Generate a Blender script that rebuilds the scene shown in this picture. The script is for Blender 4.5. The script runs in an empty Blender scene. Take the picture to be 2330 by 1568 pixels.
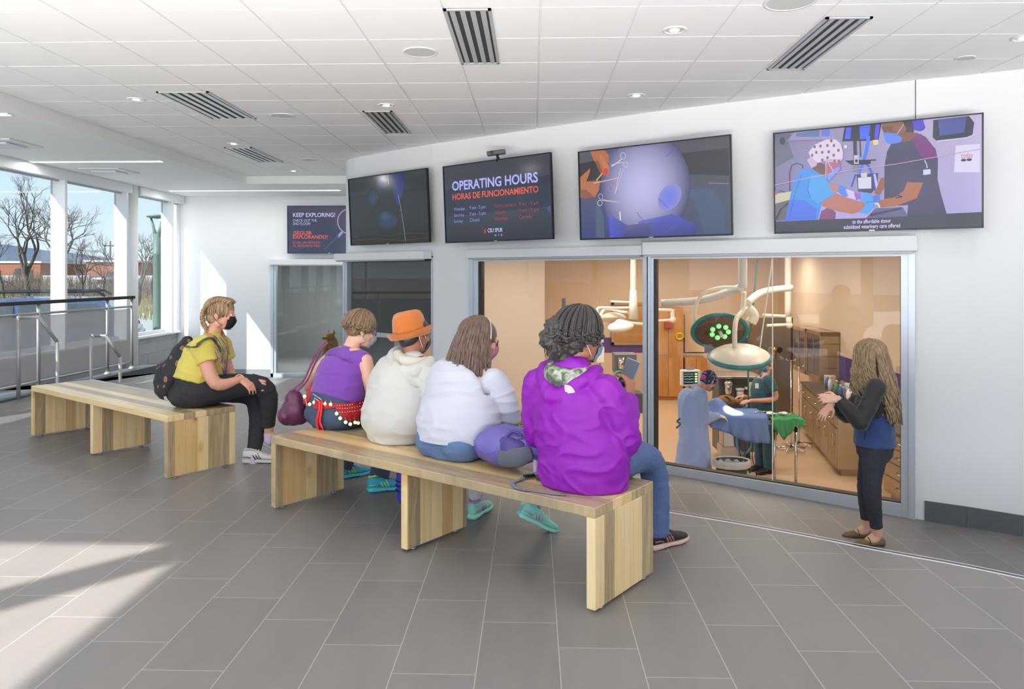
import bpy, bmesh, math, random
from mathutils import Vector, Matrix, noise
random.seed(7)
SC = bpy.context.scene
COL = SC.collection
# ---------------------------------------------------------------- camera
FPX, HZ, CAMH, TH = 1700.0, 625.0, 1.44, 0.02764
cam = bpy.data.cameras.new('camera'); camo = bpy.data.objects.new('camera', cam); COL.objects.link(camo)
camo.location = (0, 0, CAMH); camo.rotation_euler = (math.pi/2, 0, TH)
cam.sensor_width = 36.0; cam.lens = 36.0*FPX/2330.0
cam.shift_x = 0.0; cam.shift_y = -(784.0-HZ)/2330.0
cam.clip_start = 0.05; cam.clip_end = 4000
SC.camera = camo
SC.view_settings.view_transform = 'Standard'; SC.view_settings.look = 'None'
SC.view_settings.gamma = 1.0; SC.view_settings.use_curve_mapping = False
SC.view_settings.exposure = 0.05
SC.cycles.max_bounces = 10; SC.cycles.diffuse_bounces = 6; SC.cycles.transparent_max_bounces = 16
SC.cycles.glossy_bounces = 4; SC.cycles.sample_clamp_indirect = 6.0
SC.cycles.caustics_reflective = False; SC.cycles.caustics_refractive = False
# ---------------------------------------------------------------- sky and sun
SUNDIR = Vector((0.58, 1.0, -0.78)).normalized()      # direction the light travels
w = bpy.data.worlds.new('sky'); SC.world = w; w.use_nodes = True
nt = w.node_tree; nt.nodes.clear()
tc = nt.nodes.new('ShaderNodeTexCoord')
sep = nt.nodes.new('ShaderNodeSeparateXYZ'); nt.links.new(tc.outputs['Generated'], sep.inputs[0])
ramp = nt.nodes.new('ShaderNodeValToRGB'); nt.links.new(sep.outputs['Z'], ramp.inputs[0])
cr = ramp.color_ramp; cr.elements[0].position = 0.0; cr.elements[0].color = (1.95, 2.1, 2.25, 1)
cr.elements[1].position = 0.5; cr.elements[1].color = (1.0, 1.35, 1.85, 1)
e = cr.elements.new(0.09); e.color = (1.75, 2.0, 2.25, 1)
e = cr.elements.new(0.2); e.color = (1.5, 1.85, 2.25, 1)
dot = nt.nodes.new('ShaderNodeVectorMath'); dot.operation = 'DOT_PRODUCT'
nt.links.new(tc.outputs['Generated'], dot.inputs[0]); dot.inputs[1].default_value = tuple(-SUNDIR)
mx = nt.nodes.new('ShaderNodeMath'); mx.operation = 'MAXIMUM'; nt.links.new(dot.outputs['Value'], mx.inputs[0]); mx.inputs[1].default_value = 0
pw = nt.nodes.new('ShaderNodeMath'); pw.operation = 'POWER'; nt.links.new(mx.outputs[0], pw.inputs[0]); pw.inputs[1].default_value = 1.6
mu = nt.nodes.new('ShaderNodeMath'); mu.operation = 'MULTIPLY'; nt.links.new(pw.outputs[0], mu.inputs[0]); mu.inputs[1].default_value = 1.3
glow = nt.nodes.new('ShaderNodeMix'); glow.data_type = 'RGBA'; glow.blend_type = 'ADD'; glow.inputs[0].default_value = 1.0
hz = nt.nodes.new('ShaderNodeMix'); hz.data_type = 'RGBA'; hz.blend_type = 'MULTIPLY'; hz.inputs[0].default_value = 1.0
nt.links.new(mu.outputs[0], hz.inputs[6]); hz.inputs[7].default_value = (0.95, 0.98, 1.04, 1)
nt.links.new(ramp.outputs[0], glow.inputs[6]); nt.links.new(hz.outputs[2], glow.inputs[7])
bg = nt.nodes.new('ShaderNodeBackground'); nt.links.new(glow.outputs[2], bg.inputs[0]); bg.inputs[1].default_value = 1.0
wo = nt.nodes.new('ShaderNodeOutputWorld'); nt.links.new(bg.outputs[0], wo.inputs[0])
sun = bpy.data.lights.new('sun', 'SUN'); sun.energy = 14.0; sun.angle = 0.009; sun.color = (1.0, 0.95, 0.88)
suno = bpy.data.objects.new('sun', sun); COL.objects.link(suno)
suno.rotation_euler = SUNDIR.to_track_quat('-Z', 'Y').to_euler(); suno.location = (-20, -30, 25)

# ---------------------------------------------------------------- picture geometry helpers
CO, SI = math.cos(TH), math.sin(TH)
def SD(s, d, z=0.0): return Vector((s*CO - d*SI, s*SI + d*CO, z))      # lateral, depth -> world
def W(px, py, d): return SD((px-1165.0)*d/FPX, d, CAMH - (py-HZ)*d/FPX)
def F(px, py, z=0.0):                                                   # point of the level plane z
    d = FPX*(CAMH-z)/(py-HZ); return SD((px-1165.0)*d/FPX, d, z)
ZC, ZW, ZOR = 3.11, 1.74, -1.30
def zlow(x): return -0.57 if x < 1.4 else max(-0.57-0.045*(x-1.4), -0.70)

# ---------------------------------------------------------------- object helpers
def V(*a): return Vector(a[0]) if len(a) == 1 else Vector(a)
def tag(o, label=None, cat=None, group=None, kind=None):
    if label: o['label'] = label
    if cat: o['category'] = cat
    if group: o['group'] = group
    if kind: o['kind'] = kind
    return o
def thing(name, label, cat, loc=(0, 0, 0), group=None, rz=0.0):
    o = bpy.data.objects.new(name, None); COL.objects.link(o); o.location = loc; o.rotation_euler = (0, 0, rz)
    o.empty_display_size = 0.1
    o['local'] = 0
    return tag(o, label, cat, group)
def rootloc(o):
    while o.parent: o = o.parent
    return o.matrix_basis.copy() if True else None
def obj(name, me, mats, parent=None, label=None, local=False, smooth=False, origin=None):
    """me: mesh data in world coordinates (local=True: already in the thing's own frame)"""
    if isinstance(me, bmesh.types.BMesh):
        bm = me; me = bpy.data.meshes.new(name); bm.to_mesh(me); bm.free()
    me.name = name
    if not isinstance(mats, (list, tuple)): mats = [mats]
    if mats and mats[0] is not None:
        me.materials.clear()
        for m in mats: me.materials.append(m)
    if smooth:
        me.polygons.foreach_set('use_smooth', [True]*len(me.polygons))
    o = bpy.data.objects.new(name, me); COL.objects.link(o)
    if parent is not None:
        o.parent = parent
        if not local:
            r = parent
            while r.parent: r = r.parent
            M = Matrix.LocRotScale(r.location, r.rotation_euler, None).inverted()
            me.transform(M)
    else:
        if origin is not None:
            me.transform(Matrix.Translation(-V(origin))); o.location = origin
    if label: o['label'] = label
    return o
def dup(root, loc, label=None, rz=None):
    r = root.copy(); COL.objects.link(r); r.location = loc
    if rz is not None: r.rotation_euler = (0, 0, rz)
    if label: r['label'] = label
    kids = [c for c in list(COL.objects) if c.parent is root]
    for ch in kids:
        c = ch.copy(); COL.objects.link(c); c.parent = r
        for g in [k for k in list(COL.objects) if k.parent is ch]:
            d = g.copy(); COL.objects.link(d); d.parent = c
    return r
def struct(name, me, mats, smooth=False): return tag(obj(name, me, mats, smooth=smooth), kind='structure')
def one(name, me, mats, label, cat, group=None, smooth=False, kind=None):
    """a thing that is one mesh; its origin goes to its base centre"""
    if isinstance(me, bmesh.types.BMesh):
        bm = me; me = bpy.data.meshes.new(name); bm.to_mesh(me); bm.free()
    xs = [v.co for v in me.vertices]
    lo = V(min(v.x for v in xs), min(v.y for v in xs), min(v.z for v in xs)); hi = V(max(v.x for v in xs), max(v.y for v in xs), max(v.z for v in xs))
    return tag(obj(name, me, mats, origin=((lo.x+hi.x)/2, (lo.y+hi.y)/2, lo.z), smooth=smooth), label, cat, group, kind)

# mesh builders: every function adds to a bmesh and returns it
def B(): return bmesh.new()
def box(bm, lo, hi, mi=0, M=None):
    x0, y0, z0 = lo; x1, y1, z1 = hi
    vs = [V(x, y, z) for z in (z0, z1) for y in (y0, y1) for x in (x0, x1)]
    if M is not None: vs = [M @ v for v in vs]
    v = [bm.verts.new(p) for p in vs]
    for f in ((0, 2, 3, 1), (4, 5, 7, 6), (0, 1, 5, 4), (2, 6, 7, 3), (0, 4, 6, 2), (1, 3, 7, 5)):
        fc = bm.faces.new([v[i] for i in f]); fc.material_index = mi
    return bm
def rbox(bm, lo, hi, r=0.01, seg=2, mi=0, M=None):
    t = bmesh.new(); box(t, lo, hi)
    bmesh.ops.bevel(t, geom=t.edges[:], offset=r, segments=seg, profile=0.5, affect='EDGES')
    return join(bm, t, M, mi)
def join(bm, t, M=None, mi=0):
    mp = {}
    for v in t.verts: mp[v] = bm.verts.new(M @ v.co if M is not None else v.co)
    for f in t.faces:
        try:
            nf = bm.faces.new([mp[v] for v in f.verts]); nf.material_index = mi if mi else f.material_index; nf.smooth = f.smooth
        except ValueError: pass
    t.free(); return bm
def prism(bm, pts, z0, z1, mi=0):
    """vertical prism over a plan polygon"""
    a = [bm.verts.new((p[0], p[1], z0)) for p in pts]; b = [bm.verts.new((p[0], p[1], z1)) for p in pts]
    n = len(pts); bm.faces.new(a[::-1]).material_index = mi; bm.faces.new(b).material_index = mi
    for i in range(n): bm.faces.new((a[i], a[(i+1) % n], b[(i+1) % n], b[i])).material_index = mi
    return bm
def wallbox(bm, p, q, z0, z1, t0, t1, mi=0):
    """box along the plan line p->q, from offset t0 to t1 along its left normal"""
    p = V(p[0], p[1]); q = V(q[0], q[1]); d = (q-p).normalized(); n = V(-d.y, d.x)
    return prism(bm, [p+n*t0, q+n*t0, q+n*t1, p+n*t1], z0, z1, mi)
def frame_from(d, up=None):
    d = d.normalized(); up = V(0, 0, 1) if up is None else up
    if abs(d.dot(up)) > 0.97: up = V(1, 0, 0) if abs(d.x) < 0.9 else V(0, 1, 0)
    x = up.cross(d).normalized(); return x, d.cross(x).normalized()
def ring_tube(bm, rings, cap=True, mi=0):
    n = len(rings[0]); vs = [[bm.verts.new(p) for p in r] for r in rings]
    for i in range(len(vs)-1):
        for j in range(n):
            f = bm.faces.new((vs[i][j], vs[i][(j+1) % n], vs[i+1][(j+1) % n], vs[i+1][j])); f.smooth = True; f.material_index = mi
    if cap:
        f = bm.faces.new(vs[0][::-1]); f.material_index = mi
        f = bm.faces.new(vs[-1]); f.material_index = mi
    return bm
def tube(bm, pts, r, seg=8, mi=0, cap=True, flat=None):
    """tube through points; r a number or a list; flat: (up vector, ratio) for a strap"""
    pts = [V(p) for p in pts]; n = len(pts); rs = r if isinstance(r, (list, tuple)) else [r]*n
    rings = []; prev = None
    for i, p in enumerate(pts):
        d = (pts[min(i+1, n-1)]-pts[max(i-1, 0)])
        if d.length < 1e-9: d = V(0, 0, 1)
        d.normalize()
        if flat:
            x = flat[0].cross(d)
            x = x.normalized() if x.length > 1e-6 else frame_from(d)[0]
            y = d.cross(x)
        elif prev is None: x, y = frame_from(d)
        else:
            x = prev - d*prev.dot(d)
            x = x.normalized() if x.length > 1e-6 else frame_from(d)[0]
            y = d.cross(x)
        prev = x
        fl = flat[1] if flat else 1.0
        rings.append([p + x*math.cos(2*math.pi*k/seg)*rs[i] + y*math.sin(2*math.pi*k/seg)*rs[i]*fl for k in range(seg)])
    return ring_tube(bm, rings, cap, mi)
def cyl(bm, p, q, r, r2=None, seg=20, mi=0): return tube(bm, [p, q], [r, r if r2 is None else r2], seg, mi)
def disc(bm, c, r, z0, z1, seg=32, mi=0): return cyl(bm, (c[0], c[1], z0), (c[0], c[1], z1), r, seg=seg, mi=mi)
def lathe(bm, prof, c=(0, 0, 0), seg=28, mi=0, M=None):
    c = V(c); rings = []
    for r, z in prof:
        ring = [V(r*math.cos(2*math.pi*k/seg), r*math.sin(2*math.pi*k/seg), z) for k in range(seg)]
        rings.append([(M @ p if M is not None else p+c) for p in ring])
    return ring_tube(bm, rings, True, mi)
def ball(bm, c, r, sub=2, mi=0, M=None):
    """ellipsoid; r number or (rx,ry,rz); M rotation 3x3"""
    t = bmesh.new(); bmesh.ops.create_icosphere(t, subdivisions=sub, radius=1.0)
    rr = (r, r, r) if not isinstance(r, (list, tuple)) else r
    for v in t.verts:
        p = V(v.co.x*rr[0], v.co.y*rr[1], v.co.z*rr[2])
        v.co = (M @ p if M is not None else p) + V(c)
    for f in t.faces: f.smooth = True
    return join(bm, t, None, mi)
def quad(bm, a, b, c, d, mi=0):
    f = bm.faces.new([bm.verts.new(V(p)) for p in (a, b, c, d)]); f.material_index = mi; return bm
def poly(bm, pts, mi=0):
    f = bm.faces.new([bm.verts.new(V(p)) for p in pts]); f.material_index = mi; return bm
def bez(p0, p1, p2, n=10):
    p0, p1, p2 = V(p0), V(p1), V(p2)
    return [p0*(1-t)**2+p1*2*t*(1-t)+p2*t*t for t in [i/n for i in range(n+1)]]
def smoothpath(pts, n=6):
    pts = [V(p) for p in pts]; out = []
    for i in range(len(pts)-1):
        a = pts[max(i-1, 0)]; b = pts[i]; c = pts[i+1]; d = pts[min(i+2, len(pts)-1)]
        for k in range(n):
            t = k/n
            out.append(0.5*((2*b)+(c-a)*t+(2*a-5*b+4*c-d)*t*t+(3*b-a-3*c+d)*t**3))
    out.append(pts[-1]); return out
def recalc(bm):
    bmesh.ops.recalc_face_normals(bm, faces=bm.faces[:]); return bm

# ---------------------------------------------------------------- materials
class G:
    """tiny node-graph writer"""
    def __init__(s, name):
        s.m = bpy.data.materials.new(name); s.m.use_nodes = True; s.t = s.m.node_tree
        s.b = s.t.nodes['Principled BSDF']; s.o = s.t.nodes['Material Output']
    def n(s, typ, **kw):
        x = s.t.nodes.new(typ)
        for k, v in kw.items(): setattr(x, k, v)
        return x
    def l(s, a, b): s.t.links.new(a, b)
    def put(s, sock, v):
        if hasattr(v, 'is_linked'): s.l(v, sock)
        else: sock.default_value = v
    def math(s, op, a, b=0.0, c=None):
        x = s.n('ShaderNodeMath', operation=op); s.put(x.inputs[0], a); s.put(x.inputs[1], b)
        if c is not None: s.put(x.inputs[2], c)
        return x.outputs[0]
    def mix(s, f, a, b, mode='MIX'):
        x = s.n('ShaderNodeMix', data_type='RGBA', blend_type=mode)
        s.put(x.inputs[0], f); s.put(x.inputs[6], a if hasattr(a, 'is_linked') else (*a[:3], 1)); s.put(x.inputs[7], b if hasattr(b, 'is_linked') else (*b[:3], 1))
        return x.outputs[2]
    def ramp(s, f, stops):
        x = s.n('ShaderNodeValToRGB'); s.l(f, x.inputs[0]); c = x.color_ramp
        c.elements[0].position = stops[0][0]; c.elements[0].color = (*stops[0][1], 1)
        c.elements[1].position = stops[-1][0]; c.elements[1].color = (*stops[-1][1], 1)
        for p, col in stops[1:-1]:
            e = c.elements.new(p); e.color = (*col, 1)
        return x.outputs[0]
    def coord(s, kind='Object', scale=(1, 1, 1), rot=(0, 0, 0)):
        t = s.n('ShaderNodeTexCoord'); mp = s.n('ShaderNodeMapping'); s.l(t.outputs[kind], mp.inputs[0])
        mp.inputs['Scale'].default_value = scale; mp.inputs['Rotation'].default_value = rot; return mp.outputs[0]
    def noise(s, co, scale=5, detail=4, rough=0.5, dist=0.0):
        x = s.n('ShaderNodeTexNoise'); s.l(co, x.inputs['Vector']); x.inputs['Scale'].default_value = scale
        x.inputs['Detail'].default_value = detail; x.inputs['Roughness'].default_value = rough; x.inputs['Distortion'].default_value = dist
        return x.outputs['Fac']
    def bump(s, h, strength=0.3, dist=0.01):
        x = s.n('ShaderNodeBump'); s.l(h, x.inputs['Height']); x.inputs['Strength'].default_value = strength; x.inputs['Distance'].default_value = dist
        s.l(x.outputs[0], s.b.inputs['Normal'])
    def fin(s, col=None, rough=None, metal=None, **kw):
        if col is not None: s.put(s.b.inputs['Base Color'], col if hasattr(col, 'is_linked') else (*col[:3], 1))
        if rough is not None: s.put(s.b.inputs['Roughness'], rough)
        if metal is not None: s.put(s.b.inputs['Metallic'], metal)
        for k, v in kw.items(): s.put(s.b.inputs[k.replace('_', ' ')], v)
        return s.m
def srgb(r, g, b):
    f = lambda c: (c/255/12.92) if c/255 <= 0.04045 else ((c/255+0.055)/1.055)**2.4
    return (f(r), f(g), f(b))
_cache = {}
def mat(name, col, rough=0.5, metal=0.0, var=0.06, vs=8.0, bump=0.0, bs=60.0, coat=0.0, sheen=0.0):
    """plain procedural surface: slight tonal variation and optional grain"""
    if name in _cache: return _cache[name]
    g = G(name); co = g.coord('Object')
    nz = g.noise(co, vs, 3)
    c = g.mix(nz, [x*(1-var) for x in col], [min(1, x*(1+var)) for x in col])
    if bump: g.bump(g.noise(co, bs, 3), bump, 0.004)
    kw = {}
    if coat: kw['Coat_Weight'] = coat
    if sheen: kw['Sheen_Weight'] = sheen
    _cache[name] = g.fin(c, rough, metal, **kw); return _cache[name]
def emis(name, col, strength):
    if name in _cache: return _cache[name]
    g = G(name); g.fin((0.8, 0.8, 0.8), 0.5); g.b.inputs['Emission Color'].default_value = (*col, 1); g.b.inputs['Emission Strength'].default_value = strength
    _cache[name] = g.m; return g.m
def glassmat(name, tint=(1, 1, 1), refl=1.0, rough=0.0, alpha=1.0):
    """thin pane: clear transmission plus a real Fresnel reflection"""
    if name in _cache: return _cache[name]
    g = G(name); g.t.nodes.remove(g.b)
    tr = g.n('ShaderNodeBsdfTransparent'); tr.inputs[0].default_value = (*tint, 1)
    gl = g.n('ShaderNodeBsdfGlossy'); gl.inputs['Roughness'].default_value = rough
    lw = g.n('ShaderNodeFresnel'); lw.inputs['IOR'].default_value = 1.5
    geo = g.n('ShaderNodeNewGeometry')
    f = g.math('MULTIPLY', lw.outputs[0], refl)
    f = g.math('MULTIPLY', f, g.math('SUBTRACT', 1.0, geo.outputs['Backfacing']))
    mx = g.n('ShaderNodeMixShader'); g.l(f, mx.inputs[0]); g.l(tr.outputs[0], mx.inputs[1]); g.l(gl.outputs[0], mx.inputs[2])
    if alpha < 1.0:
        df = g.n('ShaderNodeBsdfDiffuse'); df.inputs[0].default_value = (0.55, 0.56, 0.58, 1)
        m2 = g.n('ShaderNodeMixShader'); m2.inputs[0].default_value = alpha; g.l(df.outputs[0], m2.inputs[1]); g.l(mx.outputs[0], m2.inputs[2]); mx = m2
    g.l(mx.outputs[0], g.o.inputs[0]); _cache[name] = g.m; return g.m

M_WHITE = mat('white_wall_paint', srgb(236, 238, 240), 0.75, var=0.01, vs=1.5, bump=0.05, bs=250)
M_SOFFIT = mat('white_soffit_paint', srgb(240, 241, 241), 0.8, var=0.01, vs=1.0)
M_TILE = mat('mineral_ceiling_tile', srgb(243, 243, 243), 0.9, var=0.02, vs=2.0, bump=0.15, bs=400)
M_ALU = mat('satin_aluminium', srgb(205, 212, 220), 0.38, 0.55, var=0.03, vs=3)
M_ALUW = mat('white_powder_coat', srgb(228, 231, 234), 0.4, 0.0, var=0.02, vs=3)
M_STEEL = mat('brushed_steel', srgb(190, 190, 190), 0.3, 0.9, var=0.05, vs=20)
M_DARK = mat('dark_bronze_metal', srgb(62, 56, 54), 0.35, 0.5)
M_BLACK = mat('black_plastic', srgb(25, 26, 29), 0.4)
M_GASKET = mat('dark_gasket', srgb(45, 40, 38), 0.6)
M_GREYMET = mat('grey_painted_steel', srgb(176, 176, 174), 0.4, 0.3)
M_CREAM = mat('cream_lamp_enamel', srgb(238, 228, 210), 0.35, var=0.02)
M_CHROME = mat('chrome', srgb(220, 220, 222), 0.12, 1.0, var=0.0)

def floor_material(name, base, lift=0.0):
    g = G(name); ge = g.n('ShaderNodeNewGeometry'); sp = g.n('ShaderNodeSeparateXYZ'); g.l(ge.outputs['Position'], sp.inputs[0])
    X, Y = sp.outputs['X'], sp.outputs['Y']
    u = g.math('DIVIDE', g.math('SUBTRACT', X, 1.015), 0.305); ci = g.math('FLOOR', u)
    v = g.math('DIVIDE', g.math('ADD', g.math('SUBTRACT', Y, 2.888), g.math('MULTIPLY', ci, 0.2033)), 0.61); ri = g.math('FLOOR', v)
    fu = g.math('ABSOLUTE', g.math('SUBTRACT', g.math('FRACT', u), 0.5)); fv = g.math('ABSOLUTE', g.math('SUBTRACT', g.math('FRACT', v), 0.5))
    gu = g.math('GREATER_THAN', fu, 0.5-0.0017/0.305); gv = g.math('GREATER_THAN', fv, 0.5-0.0017/0.61)
    grout = g.math('MAXIMUM', gu, gv)
    cb = g.n('ShaderNodeCombineXYZ'); g.l(ci, cb.inputs[0]); g.l(ri, cb.inputs[1])
    wn = g.n('ShaderNodeTexWhiteNoise', noise_dimensions='3D'); g.l(cb.outputs[0], wn.inputs['Vector'])
    cb2 = g.n('ShaderNodeCombineXYZ'); g.l(g.math('MULTIPLY', X, 5.0), cb2.inputs[0]); g.l(g.math('MULTIPLY', Y, 1.3), cb2.inputs[1]); g.l(g.math('MULTIPLY', wn.outputs['Value'], 30), cb2.inputs[2])
    n1 = g.noise(cb2.outputs[0], 1.6, 6, 0.6, 0.4); n2 = g.noise(ge.outputs['Position'], 90, 2, 0.6)
    tone = g.math('ADD', g.math('MULTIPLY', g.math('SUBTRACT', n1, 0.5), 0.42), g.math('MULTIPLY', g.math('SUBTRACT', wn.outputs['Value'], 0.5), 0.16))
    tone = g.math('ADD', tone, g.math('MULTIPLY', g.math('SUBTRACT', n2, 0.5), 0.12))
    k = g.math('ADD', tone, 1.0)
    c = g.n('ShaderNodeVectorMath', operation='SCALE'); c.inputs[0].default_value = base; g.l(k, c.inputs['Scale'])
    warm = g.mix(g.math('MULTIPLY', n1, 0.5), c.outputs[0], tuple(x*y for x, y in zip(base, (1.12, 1.0, 0.92))))
    col = g.mix(grout, warm, srgb(176, 172, 164))
    g.bump(g.math('SUBTRACT', g.math('MULTIPLY', n2, 0.15), grout), 0.25, 0.002)
    rough = g.math('ADD', 0.36, g.math('MULTIPLY', n1, 0.12))
    return g.fin(col, rough, 0.0)
M_FLOOR = floor_material('slate_porcelain_tile', srgb(121, 118, 117))
M_BASE = mat('dark_slate_base_tile', srgb(88, 92, 96), 0.45, var=0.12, vs=12)
M_BASE_L = mat('grey_stone_panel', srgb(150, 153, 157), 0.55, var=0.08, vs=6)
M_GLASS = glassmat('clear_glass', (0.94, 0.97, 0.96), 1.0)
M_GLASSW = glassmat('window_glass', (0.62, 0.66, 0.67), 0.7)
# ================================================================ the room shell
# plan points of the curved wall, from the far corner to beyond the right edge
def CP(px, py):
    d = FPX*(ZC-CAMH)/(HZ-py); return SD((px-1165)*d/FPX, d)
YB = 14.55                                   # back wall plane
PA = [SD(-2.5, 14.9), SD(-2.5, 11.5), SD(-2.49, 11.25), SD(-2.455, 11.05), SD(-2.38, 10.86), SD(-2.25, 10.69), SD(-2.07, 10.51)]
P_B1 = SD(-1.01, 9.54)                       # right end of the shaded window
P_C0 = SD(-0.505, 9.16); P_C1 = SD(1.407, 7.69); P_D1 = SD(3.461, 6.41)
P_E = CP(2330, 157); P_E2 = CP(2700, 128)
PB0 = SD(-2.43, 10.83)                       # left end of the shaded window
wall_pts = PA + [SD(-1.482, 9.96), P_B1, P_C0, P_C1, P_D1, CP(2200, 171), P_E, P_E2, V(7.2, 4.0, 0)]
wall_pts = [V(p.x, p.y) for p in wall_pts]
bm = B()
for a, b in zip(wall_pts[:-1], wall_pts[1:]):
    iA = a; full = True
    # openings below the valances: between PA end and P_B1, P_C0-P_C1-P_D1
    for q0, q1 in (((-3, 12), None),): pass
    mid = (a+b)/2
    inB = (mid.x > PA[4].x-0.08 and mid.x < P_B1.x and mid.y < PA[3].y)
    inCD = (mid.x > P_C0.x and mid.x < P_D1.x)
    z0 = ZW-0.06 if (inB or inCD) else -0.9
    wallbox(bm, a, b, z0, ZC+0.05, 0.0, 0.16)
bmesh.ops.remove_doubles(bm, verts=bm.verts[:], dist=0.0005)
struct('wall_curved', recalc(bm), M_WHITE)
# thin panel joint above the right window
d_ = (P_D1-P_C1).normalized(); nrm = V(d_.y, -d_.x, 0)
q = P_D1; bm = B(); box(bm, (q.x-0.0025, q.y-0.003, ZW+0.08), (q.x+0.0025, q.y+0.0, ZC)); struct('trim_1', bm, M_GASKET)
# back wall with its opening
xa0 = W(613, 700, 14.6).x; xa1 = SD(-2.5, 14.6).x+0.4
bm = B()
box(bm, (-7.3, YB, -0.9), (xa0, YB+0.2, ZC+0.1)); box(bm, (xa0, YB, ZW), (xa1, YB+0.2, ZC+0.1)); box(bm, (xa1-0.5, YB, -0.9), (xa1+1.0, YB+0.2, ZW))
struct('wall_back', bm, M_WHITE)
bm = B(); box(bm, (-7.0, YB-0.015, -0.62), (xa0, YB, -0.42)); struct('baseboard_back', bm, M_BASE_L)
# left (window) wall: stone base, sill, glass bays, column, head
XW = -7.0
SILL = 0.33
bm = B(); box(bm, (XW-0.3, 0.0, -0.9), (XW, YB+0.02, SILL-0.03))
struct('wall_left', bm, M_BASE_L)
def stone_block():
    g = G('grey_ground_block'); co = g.n('ShaderNodeNewGeometry').outputs['Position']
    sp = g.n('ShaderNodeSeparateXYZ'); g.l(co, sp.inputs[0]); cb = g.n('ShaderNodeCombineXYZ'); g.l(sp.outputs['Y'], cb.inputs[0]); g.l(sp.outputs['Z'], cb.inputs[1])
    br = g.n('ShaderNodeTexBrick'); g.l(cb.outputs[0], br.inputs['Vector']); br.inputs['Scale'].default_value = 1.0
    br.inputs['Brick Width'].default_value = 0.61; br.inputs['Row Height'].default_value = 0.2; br.inputs['Mortar Size'].default_value = 0.004
    br.inputs['Color1'].default_value = (*srgb(158, 160, 164), 1); br.inputs['Color2'].default_value = (*srgb(146, 149, 153), 1); br.inputs['Mortar'].default_value = (*srgb(120, 122, 125), 1)
    return g.fin(br.outputs['Color'], 0.6)
M_BLOCK = stone_block(); bpy.data.objects['wall_left'].data.materials[0] = M_BLOCK
bm = B(); rbox(bm, (XW-0.32, 0.0, SILL-0.03), (XW+0.07, YB-0.002, SILL+0.012), 0.006); struct('trim_2', bm, M_SOFFIT)
ZS = 2.98                                    # soffit over the window strip
ZH = 2.95
bm = B(); box(bm, (XW-0.3, 0.0, ZH), (XW-0.02, YB, ZS+0.3)); struct('wall_left_head', bm, M_WHITE)
mull_Y = [1.6, 3.2, 4.9, 6.5, 8.3, 10.79, 12.455, 14.05]
for i in range(len(mull_Y)):
    y1 = mull_Y[i]; y0 = (mull_Y[i-1] if i else 0.0)
    bm = B()
    f = thing('window_%d' % (i+1), None, None, (XW, (y0+y1)/2, SILL)); del f['local']; f['kind'] = 'structure'
    box(bm, (XW-0.065, y0+0.03, SILL+0.012), (XW-0.01, y1-0.03, SILL+0.075)); box(bm, (XW-0.065, y0+0.03, ZH-0.05), (XW-0.01, y1-0.03, ZH))
    box(bm, (XW-0.065, y1-0.03, SILL+0.012), (XW-0.005, y1+0.03, ZH))            # mullion face
    box(bm, (XW-0.005, y1-0.028, SILL+0.012), (XW+0.15, y1+0.028, ZS-0.15))       # deep inner fin
    obj('frame', bm, M_ALUW, f)
    g_ = B(); box(g_, (XW-0.038, y0+0.03, SILL+0.07), (XW-0.032, y1-0.03, ZH-0.04)); obj('pane', g_, M_GLASSW, f)
bm = B(); cyl(bm, (XW+0.05, 12.74, -0.62), (XW+0.05, 12.74, ZS), 0.115, seg=40); struct('column', bm, M_SOFFIT)
bm = B(); box(bm, (XW-0.045, 14.08, ZH-0.05), (XW-0.01, YB, ZH+0.01)); box(bm, (XW-0.01, 14.40, SILL+0.012), (XW+0.05, YB-0.002, ZS)); struct('trim_7', bm, M_ALUW)
# roller shade boxes over the windows
sh = []
for i, (y0, y1) in enumerate(((0.2, 4.85), (4.95, 8.25), (8.35, 12.6), (12.88, YB-0.05))):
    t = thing('roller_shade_box', ['white roller shade box above the windows at the left edge of the photo', 'white roller shade box between the outer shade boxes over the left windows',
        'long white roller shade box left of the round column', 'short white roller shade box between the round column and the back wall'][i], 'shade', (XW+0.1, (y0+y1)/2, ZS-0.15), 'roller shade boxes over the outer windows')
    b = B(); rbox(b, (XW-0.015, y0, ZS-0.15), (XW+0.16, y1, ZS-0.001), 0.006); obj('fascia', b, M_ALUW, t)
    b = B(); rbox(b, (XW+0.02, y0+0.03, ZS-0.175), (XW+0.06, y1-0.03, ZS-0.145), 0.005); obj('hem_bar', b, M_GREYMET, t)
# ceilings
XS = -4.86                                    # line where the tiled field meets the soffit
Y1S = 12.55                                   # its far end
bm = B()
k0 = -9; xs = [0.049+0.61*k for k in range(-9, 14)]; ys = [4.67+0.605*k for k in range(-6, 14)]
for x0 in [XS]+[x for x in xs if x > XS+0.05]:
    x1 = min([x for x in xs if x > x0+0.05] or [x0+0.61])
    for y0 in ys:
        y1 = y0+0.605
        if y0 > Y1S: continue
        y1 = min(y1, Y1S)
        t = bmesh.new(); box(t, (x0+0.008, y0+0.0025, ZC), (x1-0.006, y1-0.0025, ZC+0.03))
        be = [e for e in t.edges if all(v.co.z < ZC+0.01 for v in e.verts)]
        bmesh.ops.bevel(t, geom=be, offset=0.0025, segments=1, affect='EDGES'); join(bm, t)
box(bm, (XS, ys[0], ZC+0.012), (xs[-1]+0.61, Y1S, ZC+0.06), 1)
struct('ceiling', recalc(bm), [M_TILE, mat('ceiling_grid_paint', srgb(225, 226, 226), 0.6)])
bm = B()
box(bm, (XW-0.3, ys[0], ZS), (XS, YB+0.2, ZC+0.3)); box(bm, (XS, Y1S, ZS), (7.4, YB+0.4, ZC+0.3))
struct('ceiling_soffit', bm, M_SOFFIT)
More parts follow.
